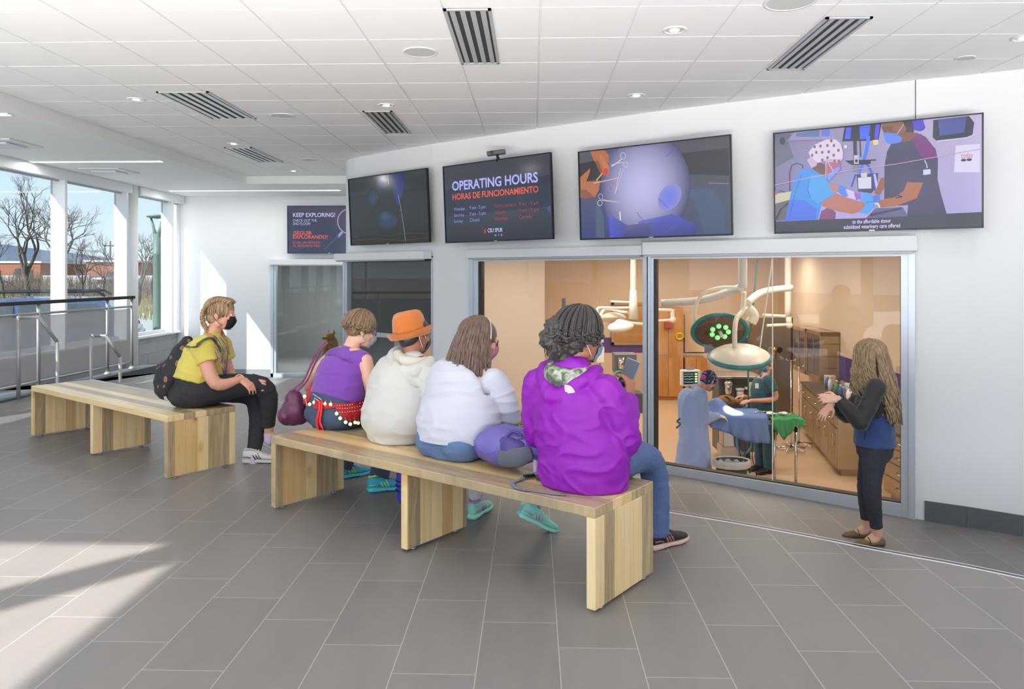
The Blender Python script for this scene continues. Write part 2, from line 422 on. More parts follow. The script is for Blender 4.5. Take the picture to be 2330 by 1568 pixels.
# roof slab over everything in view; rear opening added to shape the sun patch
ROOFZ = 5.0
hx, hy = -1.85-0.55*ROOFZ/0.75, 4.18-ROOFZ/0.75
bm = B(); box(bm, (XW-0.3, ys[0]-0.1, ZC+0.3), (7.6, 18, ZC+0.4))
box(bm, (XW-0.3, ys[0]-0.1, ZC), (7.6, ys[0], ROOFZ))
box(bm, (hx, -7.5, ROOFZ), (7.6, ys[0], ROOFZ+0.15)); box(bm, (XW-0.3, hy, ROOFZ), (hx, ys[0], ROOFZ+0.15))
struct('ceiling_rear', bm, M_SOFFIT)
bm = B(); Mr = Matrix.Translation((hx-1.6, hy-1.9, ROOFZ+0.06)) @ Matrix.Rotation(math.atan2(0.56, 0.49), 4, 'Z')
box(bm, (-3.2, -0.12, -0.06), (3.2, 0.12, 0.06), M=Mr); struct('added_shadow_bar', bm, M_ALUW)  # unseen bar added to cast the dark band across the sun patch
# columns of the glazed rear front
bm = B()
for x in (-6.6, -4.2, -1.8, 0.6, 3.0, 5.4, 7.4): box(bm, (x-0.09, -6.2, -0.2), (x+0.09, -5.9, ROOFZ))
box(bm, (-7.3, -6.2, 2.9), (7.6, -5.95, 3.1)); struct('wall_rear', bm, M_ALUW)
bm = B(); box(bm, (7.2, -6, -0.9), (7.4, 4.2, ROOFZ)); struct('wall_right', bm, M_WHITE)
# floors: platform, the lowered strip along the glass, exterior ground comes later
edge_sd = [(6.5, 1.1), (4.6, 2.15), (3.4, 2.9)]
def FE(px, py): return F(px, py, 0.0)
edge = [V(9, 0.2), V(4.6, 2.25)] + [V(FE(*p).x, FE(*p).y) for p in ((2330, 1318), (2180, 1287), (2000, 1254), (1840, 1222), (1670, 1191), (1505, 1163))]
e0 = edge[-1]
edge += [V(0.0, 5.05), V(-0.95, 5.95), V(-1.9, 7.05), V(-2.8, 8.3), V(-3.7, 9.6), V(-4.6, 10.6), V(-5.35, 11.0)]
def smooth2(pts, n=5):
    return [V(p.x, p.y) for p in smoothpath([V(p.x, p.y, 0) for p in pts], n)]
edge_s = [edge[0], edge[1]] + smooth2(edge[2:], 5)
STX = SD(-6.05, 8.8).x
plat = edge_s + [V(-6.0, 9.3), V(XW+0.05, 9.0), V(XW+0.05, -8), V(9, -8)]
bm = B(); prism(bm, [(p.x, p.y) for p in plat], -0.6, 0.0)
bmesh.ops.triangulate(bm, faces=[f for f in bm.faces if len(f.verts) > 4])
struct('floor', recalc(bm), [M_FLOOR])
# metal nosing along the edge
bm = B(); es = [V(p.x, p.y, 0.001) for p in edge_s]
tube(bm, es, 0.006, 6, flat=(V(0, 0, 1), 0.35)); struct('trim_4', bm, M_ALUW)
bm = B(); tube(bm, [V(p.x, p.y, 0.0)+V(0.02, 0.035, 0) for p in es], 0.003, 6); struct('trim_5', bm, M_STEEL)
bm = B(); nx, ny = 34, 30
gx = [XW+(9.2-XW)*i/nx for i in range(nx+1)]; gy = [0.5+(YB+0.4-0.5)*j/ny for j in range(ny+1)]
vg = [[bm.verts.new((x, y, zlow(x))) for x in gx] for y in gy]
wl = wall_pts
def behind(x, y):
    for a, b in zip(wl[:-1], wl[1:]):
        if min(a.x, b.x) <= x <= max(a.x, b.x) and abs(a.x-b.x) > 0.02:
            yy = a.y+(b.y-a.y)*(x-a.x)/(b.x-a.x)
            if y > yy+0.75: return True
    return False
for j in range(ny):
    for i in range(nx):
        if not behind((gx[i]+gx[i+1])/2, (gy[j]+gy[j+1])/2): bm.faces.new((vg[j][i], vg[j][i+1], vg[j+1][i+1], vg[j+1][i]))
# trim to the wall line so no lowered floor reaches into the clinic
keep = bm
for a, b in zip(wall_pts[5:-1], wall_pts[6:]):
    pass
struct('floor_lower', recalc(bm), [M_FLOOR])
# cut the lowered floor exactly along the wall with a plan clip
def clip_to_wall(o):
    me = o.data; bm = bmesh.new(); bm.from_mesh(me)
    for a, b in zip(wall_pts[4:-1], wall_pts[5:]):
        d = (b-a).normalized(); n = V(-d.y, d.x, 0)
        co = V(a.x, a.y, 0)+n*0.1
        # only faces whose centre projects on this segment
        seg = [f for f in bm.faces if -0.6 <= (V(f.calc_center_median().x, f.calc_center_median().y)-a).dot(d) <= (b-a).length+0.6]
        geom = list({v for f in seg for v in f.verts})+list({e for f in seg for e in f.edges})+seg
        r = bmesh.ops.bisect_plane(bm, geom=geom, plane_co=co, plane_no=n, clear_outer=False, clear_inner=False)
    kill = []
    for f in bm.faces:
        c = f.calc_center_median(); p = V(c.x, c.y)
        best = None
        for a, b in zip(wall_pts[:-1], wall_pts[1:]):
            d = (b-a); t = max(0, min(1, (p-a).dot(d)/d.length_squared)); q = a+d*t; n = V(-d.y, d.x).normalized()
            dist = (p-q).length
            if best is None or dist < best[0]: best = (dist, (p-q).dot(n))
        if best[1] > 0.101: kill.append(f)
    bmesh.ops.delete(bm, geom=kill, context='FACES'); bm.to_mesh(me); bm.free()
clip_to_wall(bpy.data.objects['floor_lower'])
# dark base tiles on the right stretch of the wall
def basestrip(name, pts, zb, zt, t=0.014, m=M_BASE, joints=None):
    bm = B()
    for a, b in zip(pts[:-1], pts[1:]):
        L = (b-a).length; n = max(1, round(L/0.46))
        for k in range(n):
            p = a+(b-a)*(k/n); q = a+(b-a)*((k+1)/n-0.004/L)
            d = (q-p).normalized(); nn = V(d.y, -d.x)
            z0p, z0q = zb(p.x), zb(q.x)
            pts4 = [p, q, q+nn*t, p+nn*t]; zz = [z0p, z0q, z0q, z0p]
            A_ = [bm.verts.new((c.x, c.y, z)) for c, z in zip(pts4, zz)]; B_ = [bm.verts.new((c.x, c.y, z+zt)) for c, z in zip(pts4, zz)]
            bm.faces.new(A_); bm.faces.new(B_)
            for i in range(4): bm.faces.new((A_[i], A_[(i+1) % 4], B_[(i+1) % 4], B_[i]))
    return struct(name, recalc(bm), m)
basestrip('baseboard_right', [V(P_D1.x+0.06, P_D1.y-0.035)]+wall_pts[-4:], zlow, 0.17)
basestrip('baseboard_middle', [V(P_B1.x, P_B1.y), V(P_C0.x, P_C0.y)], zlow, 0.17)

# ---------------------------------------------------------------- interior windows to the clinic
def clinic_window(idx, p, q, zb0, zb1, jl=0.09, jr=0.09, glass=M_GLASS, seam=None, vw=(0.05, 0.05), left_jamb_deep=False):
    t = thing('window_%d' % idx, None, None, ((p.x+q.x)/2, (p.y+q.y)/2, zb0)); del t['local']; t['kind'] = 'structure'
    d = V(q.x-p.x, q.y-p.y).normalized(); n = V(-d.y, d.x); p2 = V(p.x, p.y); q2 = V(q.x, q.y)
    def seg(a, b, z0, z1, t0, t1, bm, zz1=None):
        A = p2+d*a; Bq = p2+d*b; wallbox(bm, A, Bq, z0, z1, t0, t1)
    L = (q2-p2).length
    bm = B()
    zt = ZW-0.10
    # jambs
    seg(0, jl*0.45, zb0-0.03, zt+0.02, -0.035, 0.10, bm); seg(jl*0.45, jl, zb0-0.03, zt+0.02, -0.02, 0.10, bm)
    seg(L-jr, L-jr*0.45, zb1-0.03, zt+0.02, -0.02, 0.10, bm); seg(L-jr*0.45, L, zb1-0.03, zt+0.02, -0.035, 0.10, bm)
    seg(jl, L-jr, zt-0.04, zt+0.02, -0.02, 0.10, bm)
    # bottom rail (follows the slope of the floor)
    A = p2+d*jl; C = p2+d*(L-jr)
    pts = [A+n*(-0.03), C+n*(-0.03), C+n*0.10, A+n*0.10]; zz = [zb0, zb1, zb1, zb0]
    a_ = [bm.verts.new((c.x, c.y, z-0.04)) for c, z in zip(pts, zz)]; b_ = [bm.verts.new((c.x, c.y, z+0.085)) for c, z in zip(pts, zz)]
    bm.faces.new(a_); bm.faces.new(b_)
    for i in range(4): bm.faces.new((a_[i], a_[(i+1) % 4], b_[(i+1) % 4], b_[i]))
    obj('frame', recalc(bm), M_ALU, t)
    g = B(); seg(jl, jl+0.012, zb0+0.085, zt-0.04, -0.004, 0.09, g); seg(L-jr-0.006, L-jr, zb1+0.085, zt-0.04, -0.004, 0.09, g)
    pts = [A+n*(0.0), C+n*(0.0), C+n*0.09, A+n*0.09]
    a_ = [g.verts.new((c.x, c.y, z+0.085)) for c, z in zip(pts, zz)]; b_ = [g.verts.new((c.x, c.y, z+0.095)) for c, z in zip(pts, zz)]
    g.faces.new(a_); g.faces.new(b_)
    for i in range(4): g.faces.new((a_[i], a_[(i+1) % 4], b_[(i+1) % 4], b_[i]))
    obj('gasket', recalc(g), M_GASKET, t)
    # the pane, split where the photo shows a butt joint
    cuts = [jl+0.004] + ([seam] if seam else []) + [L-jr-0.004]
    for a, b in zip(cuts[:-1], cuts[1:]):
        gp = B(); A1 = p2+d*(a+0.0015); B1 = p2+d*(b-0.0015); zz0 = zb0+(zb1-zb0)*a/L+0.09; zz1 = zb0+(zb1-zb0)*b/L+0.09
        v = [gp.verts.new((c.x, c.y, z)) for c, z in ((A1+n*0.02, zz0), (B1+n*0.02, zz1), (B1+n*0.02, zt-0.03), (A1+n*0.02, zt-0.03))]
        gp.faces.new(v)
        obj('pane', gp, glass, t)
    if seam:
        sb = B(); A1 = p2+d*(seam-0.004); B1 = p2+d*(seam+0.004); wallbox(sb, A1, B1, zb0+0.04, zt-0.03, 0.014, 0.026); obj('pane_joint', sb, M_CREAM, t)
    return t
zC0, zC1, zD1 = zlow(-0.5), zlow(1.4)+0.0, zlow(P_D1.x)+0.03
dCD = (P_D1-P_C1); 
clinic_window(11, P_C0, P_C1-(P_C1-P_C0).normalized()*0.005, zC0, -0.575, 0.13, 0.055)
clinic_window(12, P_C1+dCD.normalized()*0.005, P_D1, -0.575, zD1, 0.055, 0.11, seam=1.225)
def valance(a, b, z0, z1, t0, t1, label):
    bm = B(); wallbox(bm, a, b, z0, z1, t0, t1)
    bmesh.ops.bevel(bm, geom=bm.edges[:], offset=0.004, segments=1, affect='EDGES')
    t = thing('roller_shade_box', label, 'shade', ((a.x+b.x)/2, (a.y+b.y)/2, z0), 'white shade boxes over the clinic windows')
    obj('fascia', bm, M_ALUW, t)
    s = B(); d = V(b.x-a.x, b.y-a.y).normalized(); wallbox(s, V(a.x, a.y)+d*0.03, V(b.x, b.y)-d*0.03, z0-0.018, z0+0.002, t0+0.02, t0+0.05); obj('hem_bar', s, M_GREYMET, t)
    return t
dC = (P_C1-P_C0).normalized(); dD = dCD.normalized()
valance(P_C0-dC*0.0, P_C1-dC*0.03, ZW-0.10, ZW+0.0, -0.10, -0.002, 'white shade box over the left, narrower lit clinic window')
valance(P_C1-dD*0.02, P_D1+dD*0.02, ZW-0.10, ZW+0.03, -0.13, -0.002, 'longest white shade box over the widest clinic window')
b0 = PB0; b1 = P_B1; dB = (b1-b0).normalized()
valance(b0-dB*0.03, b1, ZW-0.10, ZW+0.0, -0.16, -0.02, 'white shade box wrapping the wall corner above the dark shade')
valance(V(xa0-0.02, YB, 0), V(xa1-0.48, YB, 0), ZW-0.11, ZW+0.0, -0.10, -0.002, 'white shade box over the far window on the back wall')
# ================================================================ ceiling fittings
def downlight(px, py, label, lit=True, z=None, w=14.0, r=0.075):
    z = ZC if z is None else z; d = FPX*(z-CAMH)/(HZ-py); p = SD((px-1165)*d/FPX, d, z)
    t = thing('ceiling_light', label, 'ceiling light', (p.x, p.y, z-0.02), 'round recessed downlights')
    m = B(); lathe(m, [(r*0.78, z+0.0), (r*0.8, z-0.006), (r, z-0.008), (r*1.12, z-0.004), (r*1.14, z+0.002), (r*0.78, z+0.004)], (p.x, p.y, 0), 32); obj('trim_ring', m, M_ALUW if lit else M_SOFFIT, t, smooth=True)
    m = B(); disc(m, p, r*0.77, z-0.003, z+0.002); obj('reflector', m, mat('warm_reflector', srgb(240, 226, 205), 0.3, 0.3), t)
    m = B(); disc(m, p, r*0.42, z-0.006, z-0.003); obj('lamp', m, emis('warm_lamp_glow', (1.0, 0.86, 0.68), 8.0), t)
    if lit:
        L = bpy.data.lights.new('downlight', 'SPOT'); L.energy = w; L.spot_size = 1.9; L.spot_blend = 0.8; L.shadow_soft_size = 0.06; L.color = (1.0, 0.9, 0.78)
        o = bpy.data.objects.new('downlight_beam', L); COL.objects.link(o); o.parent = t; o.location = (0, 0, -0.01)
    return t
downlight(1535, 68, 'brightest downlight, left of the large right ceiling grille')
downlight(1448, 217, 'small lit downlight near the wall above the surgery screen')
downlight(879, 239, 'small lit downlight just above the narrow grille left of centre')
downlight(310, 226, 'lit downlight near the soffit, left of the long grille', z=ZC)
downlight(2330, 86, 'downlight cut by the right edge of the photo')
downlight(531, 327, 'far lit downlight beside the smallest grille')
downlight(668, 389, 'farthest lit downlight, close to the end of the tiled ceiling')
def speaker(px, py, label, r=0.13):
    d = FPX*(ZC-CAMH)/(HZ-py); p = SD((px-1165)*d/FPX, d, ZC)
    t = thing('ceiling_speaker', label, 'speaker', (p.x, p.y, ZC-0.015), 'round white ceiling speakers')
    m = B(); lathe(m, [(r*0.86, ZC), (r*0.88, ZC-0.007), (r*0.97, ZC-0.008), (r, ZC), ], (p.x, p.y, 0), 40); obj('rim', m, M_ALUW, t, smooth=True)
    g = G('perforated_speaker_grille_%s' % len(_cache)); m2 = mat('speaker_mesh', srgb(214, 214, 212), 0.6, bump=0.6, bs=600)
    m = B(); disc(m, p, r*0.86, ZC-0.005, ZC+0.001); obj('grille', m, m2, t); return t
speaker(956, 118, 'round white ceiling speaker left of the dark grille')
speaker(1798, 3, 'round white ceiling speaker cut by the top edge of the photo', 0.16)
speaker(643, 263, 'round white ceiling speaker between the two left grilles')
speaker(705, 363, 'farthest round white ceiling speaker')
speaker(2196, 132, 'small round white ceiling disc near the right wall', 0.075)
M_DIFF = mat('diffuser_blade', srgb(196, 200, 203), 0.4, 0.3); M_SLOT = mat('dark_duct', srgb(60, 62, 66), 0.8)
def grille(x0, x1, y0, y1, label, n=4):
    t = thing('ceiling_grille', label, 'air grille', ((x0+x1)/2, (y0+y1)/2, ZC-0.02), 'slotted ceiling air grilles')
    m = B(); box(m, (x0, y0, ZC-0.002), (x1, y1, ZC+0.001)); obj('duct', m, M_SLOT, t)
    m = B(); f = 0.02
    for lo, hi in (((x0, y0), (x0+f, y1)), ((x1-f, y0), (x1, y1)), ((x0, y0), (x1, y0+f)), ((x0, y1-f), (x1, y1))): box(m, (lo[0], lo[1], ZC-0.012), (hi[0], hi[1], ZC-0.001))
    obj('frame', m, M_DIFF, t)
    wdt = (x1-x0-2*f)/n
    for k in range(n):
        m = B(); c = x0+f+wdt*(k+0.5); box(m, (c-wdt*0.26, y0+f, ZC-0.010), (c+wdt*0.26, y1-f, ZC-0.003)); obj('blade', m, M_DIFF, t)
def gpt(px, py): d = FPX*(ZC-CAMH)/(HZ-py); return SD((px-1165)*d/FPX, d, ZC)
a = gpt(1015, 19); b = gpt(1115, 143); grille(0.049-0.61, 0.049-0.31, a.y, b.y, 'dark slotted air grille at top centre, left of the brightest downlight', 4)
a = gpt(1880, 38); b = gpt(1750, 157); grille(a.x, a.x+0.30, a.y, b.y, 'long slotted air grille in the ceiling at the upper right', 4)
a = gpt(350, 208); b = gpt(470, 270); grille(a.x+0.02, a.x+0.50, a.y, b.y, 'bright slotted air grille over the left benches', 5)
a = gpt(825, 252); b = gpt(880, 303); grille(a.x, a.x+0.30, a.y, b.y, 'dark slotted grille above the blank screen', 4)
a = gpt(510, 335); b = gpt(565, 368); grille(a.x, a.x+0.36, a.y, b.y, 'farthest slotted grille, beside the soffit corner', 4)
# linear lights in the soffit
def linear(px0, py0, px1, label):
    d = FPX*(ZS-CAMH)/(HZ-py0); p = SD((px0-1165)*d/FPX, d, ZS); q = SD((px1-1165)*d/FPX, d, ZS)
    t = thing('linear_light', label, 'ceiling light', ((p.x+q.x)/2, p.y, ZS-0.02), 'linear soffit lights')
    m = B(); box(m, (p.x, p.y-0.04, ZS-0.012), (q.x, p.y+0.04, ZS)); obj('housing', m, M_ALUW, t)
    m = B(); box(m, (p.x+0.01, p.y-0.028, ZS-0.016), (q.x-0.01, p.y+0.028, ZS-0.012)); obj('diffuser', m, emis('linear_light_glow', (1.0, 0.95, 0.88), 2.5), t)
    L = bpy.data.lights.new('linear_light', 'AREA'); L.shape = 'RECTANGLE'; L.size = (q.x-p.x); L.size_y = 0.06; L.energy = 9*(q.x-p.x); L.color = (1, 0.97, 0.93)
    o = bpy.data.objects.new('linear_beam', L); COL.objects.link(o); o.parent = t; o.location = (0, 0, -0.005)
linear(70, 367, 375, 'linear ceiling light above the middle left window'); linear(385, 433, 778, 'long linear ceiling light in front of the back wall'); linear(-200, 260, 28, 'linear ceiling light cut by the left edge of the photo')
# cassette air units in the soffit
def cassette(px, py, label):
    d = FPX*(ZS-CAMH)/(HZ-py); p = SD((px-1165)*d/FPX, d, ZS)
    t = thing('ceiling_air_unit', label, 'air vent', (p.x, p.y, ZS-0.04), 'square soffit air units')
    m = B(); rbox(m, (p.x-0.3, p.y-0.3, ZS-0.02), (p.x+0.3, p.y+0.3, ZS), 0.006); obj('frame', m, M_ALUW, t)
    m = B(); rbox(m, (p.x-0.18, p.y-0.18, ZS-0.045), (p.x+0.18, p.y+0.18, ZS-0.022), 0.006); obj('centre_plate', m, M_ALUW, t)
cassette(250, 388, 'square white air unit in the soffit near the middle window'); cassette(5, 325, 'square white air unit in the soffit at the left edge')
# unseen uplights added behind the camera only to brighten the ceiling
for i, (x, y) in enumerate(((-4.6, -1.2), (-0.4, -1.2), (3.8, -1.2))):
    t = thing('ceiling_fill_light', 'long unseen uplight added in the rear floor to brighten the ceiling', 'fill light', (x, y, 0.0), 'added ceiling fill lights')
    m = B(); box(m, (x-1.7, y-0.13, 0.0), (x+1.7, y+0.13, 0.012)); obj('trim', m, M_STEEL, t)
    m = B(); box(m, (x-1.66, y-0.1, 0.012), (x+1.66, y+0.1, 0.015)); obj('diffuser', m, emis('ceiling_fill_glow', (1, 0.97, 0.93), 2.0), t)
    L = bpy.data.lights.new('uplight', 'AREA'); L.shape = 'RECTANGLE'; L.size = 3.3; L.size_y = 0.2; L.energy = (240, 275, 150)[i]; L.color = (1, 0.985, 0.97); L.spread = math.radians(84)
    o = bpy.data.objects.new('ceiling_fill_beam', L); COL.objects.link(o); o.parent = t; o.location = (0, 0.0, 0.03); o.rotation_euler = (math.radians(180-45), 0, 0)
# ================================================================ outside the windows
GZ = -0.75
def ground_mat():
    g = G('dry_winter_grass'); ge = g.n('ShaderNodeNewGeometry').outputs['Position']
    n1 = g.noise(ge, 0.15, 5, 0.6); n2 = g.noise(ge, 3.0, 4, 0.7)
    c = g.ramp(n1, [(0.3, srgb(160, 142, 100)), (0.55, srgb(176, 158, 116)), (0.75, srgb(130, 118, 88))])
    c = g.mix(g.math('MULTIPLY', n2, 0.5), c, srgb(120, 108, 80)); return g.fin(c, 0.95)
bm = B(); box(bm, (-400, -60, GZ-0.5), (XW-0.32, 420, GZ)); struct('ground_field', bm, ground_mat())
M_ASPH = mat('grey_asphalt', srgb(98, 100, 104), 0.9, var=0.1, vs=3); M_CONC = mat('pale_concrete', srgb(170, 168, 162), 0.85, var=0.05, vs=2)
bm = B(); box(bm, (-62, -60, GZ-0.2), (-12.5, 62, GZ+0.02)); struct('ground_road', bm, M_ASPH)
bm = B(); box(bm, (-12.5, -60, GZ-0.2), (XW-0.32, 62, GZ+0.06)); box(bm, (-26, 26, GZ), (-14, 60, GZ+0.1)); struct('ground_pavement', bm, M_CONC)
bm = B(); box(bm, (-12.4, -60, -0.5), (60, -6.35, -0.06)); struct('ground_bounce', bm, mat('pale_bounce_ground', srgb(232, 230, 224), 0.8, var=0.03, vs=1))  # unseen pale ground added behind the camera to bounce sunlight onto the ceiling
# distant land
bm = B(); random.seed(3)
def ridge(bm, R, a0, a1, hfun, n=90, th=60):
    """a range of hills on an arc, closed and with real depth"""
    rows = []
    for i in range(n+1):
        a = a0+(a1-a0)*i/n; h = hfun(a); d = V(math.sin(a), math.cos(a), 0)
        rows.append([V(d.x*R, d.y*R, GZ-2), V(d.x*(R+th*0.4), d.y*(R+th*0.4), GZ+h*0.6), V(d.x*(R+th), d.y*(R+th), GZ+h), V(d.x*(R+th*2), d.y*(R+th*2), GZ-2)])
    vs = [[bm.verts.new(p) for p in r] for r in rows]
    for i in range(n):
        for j in range(3): bm.faces.new((vs[i][j], vs[i+1][j], vs[i+1][j+1], vs[i][j+1]))
    return bm
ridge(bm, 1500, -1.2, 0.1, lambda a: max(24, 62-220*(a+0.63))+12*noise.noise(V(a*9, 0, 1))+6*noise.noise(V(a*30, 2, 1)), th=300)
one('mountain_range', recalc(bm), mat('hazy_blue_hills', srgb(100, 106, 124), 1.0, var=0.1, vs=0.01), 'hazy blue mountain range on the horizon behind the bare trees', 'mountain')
bm = B(); ridge(bm, 420, -1.2, 0.1, lambda a: 6+4*noise.noise(V(a*40, 0, 5))+4*noise.noise(V(a*110, 2, 1)), n=200, th=40)
def snow_town():
    g = G('far_treeline'); ge = g.n('ShaderNodeNewGeometry').outputs['Position']; n = g.noise(ge, 0.12, 4, 0.8)
    return g.fin(g.ramp(n, [(0.42, srgb(112, 108, 108)), (0.56, srgb(136, 134, 136)), (0.64, srgb(200, 204, 210))]), 1.0)
one('distant_treeline', recalc(bm), snow_town(), 'pale band of far trees and snowy roofs below the mountains', 'treeline', kind='stuff')
# brick warehouse
M_BRICK = mat('orange_brick', srgb(150, 100, 82), 0.9, var=0.1, vs=0.5); M_WIN = mat('dark_window', srgb(70, 74, 80), 0.3)
def on(px, d, z=GZ): p = W(px, HZ, d); return V(p.x, p.y, z)
def brick_building(px0, px1, d, h, label, wins):
    a = on(px0, d); b = on(px1, d)
    t = thing('brick_building', label, 'building', ((a.x+b.x)/2, (a.y+b.y)/2, GZ), 'brick warehouses beyond the field')
    u = (b-a).normalized(); n = V(-u.y, u.x, 0)
    m = B(); wallbox(m, a, b, GZ, h, 0, 14); obj('wall', m, M_BRICK, t)
    m = B(); wallbox(m, a-u*0.2, b+u*0.2, h, h+0.25, -0.2, 14.2); obj('roof_edge', m, mat('pale_coping', srgb(205, 200, 196), 0.8), t)
    for w0, w1, z0, z1 in wins:
        m = B(); A = a+(b-a)*w0; C = a+(b-a)*w1; wallbox(m, A, C, z0, z1, -0.08, 0.3); obj('window', m, M_WIN, t)
    return t
brick_building(-60, 92, 95, 2.9, 'long orange brick warehouse beyond the dry field at the left edge', [(0.62, 0.70, 0.5, 2.2), (0.78, 0.88, 0.4, 2.0), (0.3, 0.4, 0.4, 2.0)])
brick_building(196, 292, 88, 2.9, 'orange brick warehouse seen left of the round column', [(0.5, 0.64, 0.3, 1.8), (0.74, 0.86, 0.3, 1.8)])
bm = B(); a = on(232, 120); b = on(300, 120); wallbox(bm, a, b, 2.8, 3.5, 0, 8); wallbox(bm, a+V(1, 0, 0), b-V(1, 0, 0), GZ, 2.8, 0.5, 7.5)
one('warehouse', bm, mat('blue_metal_roof', srgb(60, 120, 200), 0.6), 'low warehouse with a blue metal roof behind the brick building', 'building')
# bare trees
M_BARK = mat('grey_brown_bark', srgb(98, 86, 78), 0.95, var=0.15, vs=2)
def bare_tree(px, d, h, seed, label, depth=7, spread=0.55, lean=0.0, r0=None):
    rnd = random.Random(seed); base = on(px, d); bm = B()
    sk = []
    def grow(p, dirn, L, r, k):
        if k == 0 or r < 0.006: return
        pts = [p]; q = p; dd = dirn.copy(); ns = 3
        for i in range(ns):
            dd = (dd+V(rnd.uniform(-.18, .18), rnd.uniform(-.18, .18), rnd.uniform(-.05, .12))).normalized(); q = q+dd*L/ns; pts.append(q)
        tube(bm, pts, [r, r*0.9, r*0.8, r*0.68], 5 if k > 4 else (4 if k > 2 else 3), cap=False)
        nb = 2 if rnd.random() < 0.45 else 3
        for i in range(nb):
            a = rnd.uniform(0, 2*math.pi); s = spread*rnd.uniform(0.6, 1.25)
            x, y = frame_from(dd); nd = (dd*math.cos(s)+(x*math.cos(a)+y*math.sin(a))*math.sin(s)+V(0, 0, 0.06)).normalized()
            grow(q, nd, L*rnd.uniform(0.68, 0.86), r*rnd.uniform(0.5, 0.68), k-1)
    r = r0 or h*0.028
    grow(base-V(0, 0, 0.1), V(lean, 0, 1).normalized(), h*0.27, r, depth)
    return one('bare_tree', bm, M_BARK, label, 'tree', 'bare winter trees outside the windows')
bare_tree(62, 52, 8.2, 11, 'large bare tree left of the first window mullion, mountains behind', depth=8, spread=0.6)
bare_tree(132, 46, 7.5, 5, 'large bare tree partly hidden by the left window mullion', depth=8, spread=0.62, lean=0.1)
bare_tree(8, 60, 6.0, 21, 'bare tree at the very left edge of the photo', depth=7)
bare_tree(186, 60, 5.6, 8, 'round bushy bare tree in front of the right brick warehouse', depth=8, spread=0.7)
bare_tree(70, 30, 2.7, 33, 'small bare sapling in the dry grass, left of the first mullion', depth=6)
bare_tree(172, 24, 3.0, 35, 'thin bare sapling seen through the middle window', depth=6, spread=0.4, r0=0.03)
bare_tree(318, 50, 5.6, 41, 'bare tree just right of the round column', depth=8, spread=0.65)
bare_tree(348, 64, 5.5, 43, 'bare tree behind the green lamp post, left side', depth=8, spread=0.65)
bare_tree(392, 56, 6.0, 47, 'bare tree beside the right edge of the last window', depth=8, spread=0.65)
bare_tree(232, 66, 4.6, 52, 'low bare tree left of the column, in front of the white trucks', depth=7, spread=0.7)
# scrub between the field and the warehouses: countless stems
bm = B(); rnd = random.Random(4)
for i in range(1500):
    px = rnd.uniform(-30, 420); d = rnd.uniform(62, 84); p = on(px, d); h = rnd.uniform(0.7, 2.6)
    q = p+V(rnd.uniform(-.5, .5), rnd.uniform(-.5, .5), h); tube(bm, [p, (p+q)/2+V(rnd.uniform(-.1, .1), 0, 0), q], [0.03, 0.02, 0.008], 3, cap=False)
    for k in range(2): tube(bm, [(p+q)/2, (p+q)/2+V(rnd.uniform(-.5, .5), rnd.uniform(-.5, .5), h*0.4)], [0.015, 0.006], 3, cap=False)
one('scrub', bm, mat('brown_scrub', srgb(140, 122, 108), 1.0, var=0.2, vs=1), 'brown leafless scrub along the far side of the dry field', 'scrub', kind='stuff')
# dry grass tufts
bm = B()
for i in range(2600):
    px = rnd.uniform(-30, 420); d = rnd.uniform(34, 62); p = on(px, d); h = rnd.uniform(0.2, 0.7)
    tube(bm, [p, p+V(rnd.uniform(-.15, .15), rnd.uniform(-.1, .1), h)], [0.05, 0.01], 3, cap=False)
one('dry_grass', bm, mat('straw_grass', srgb(178, 160, 116), 1.0, var=0.1, vs=1), 'straw-coloured dry grass covering the field outside', 'grass', kind='stuff')
# green lamp post
M_LAMP = mat('grey_green_paint', srgb(98, 122, 112), 0.5)
p = on(357, 18.0); zt = CAMH+(HZ-492)*18/FPX
t = thing('lamp_post', 'grey-green street lamp with a forked flat head outside the last window', 'lamp', (p.x, p.y, GZ))
m = B(); lathe(m, [(0.13, GZ), (0.13, GZ+0.4), (0.09, GZ+0.5), (0.088, zt-0.95), (0.10, zt-0.93), (0.10, zt-0.87), (0.085, zt-0.85), (0.08, zt-0.42)], (p.x, p.y, 0), 14); obj('post', m, M_LAMP, t)
for sx in (-1, 1):
    m = B(); tube(m, [V(p.x+sx*0.03, p.y, zt-0.5), V(p.x+sx*0.075, p.y, zt-0.3), V(p.x+sx*0.15, p.y, zt-0.02)], [0.06, 0.035, 0.025], 8); obj('fork_arm', m, M_LAMP, t)
m = B(); lathe(m, [(0.05, zt-0.06), (0.22, zt-0.03), (0.24, zt), (0.1, zt+0.03), (0.01, zt+0.04)], (p.x, p.y, 0), 20); obj('head', m, M_LAMP, t)
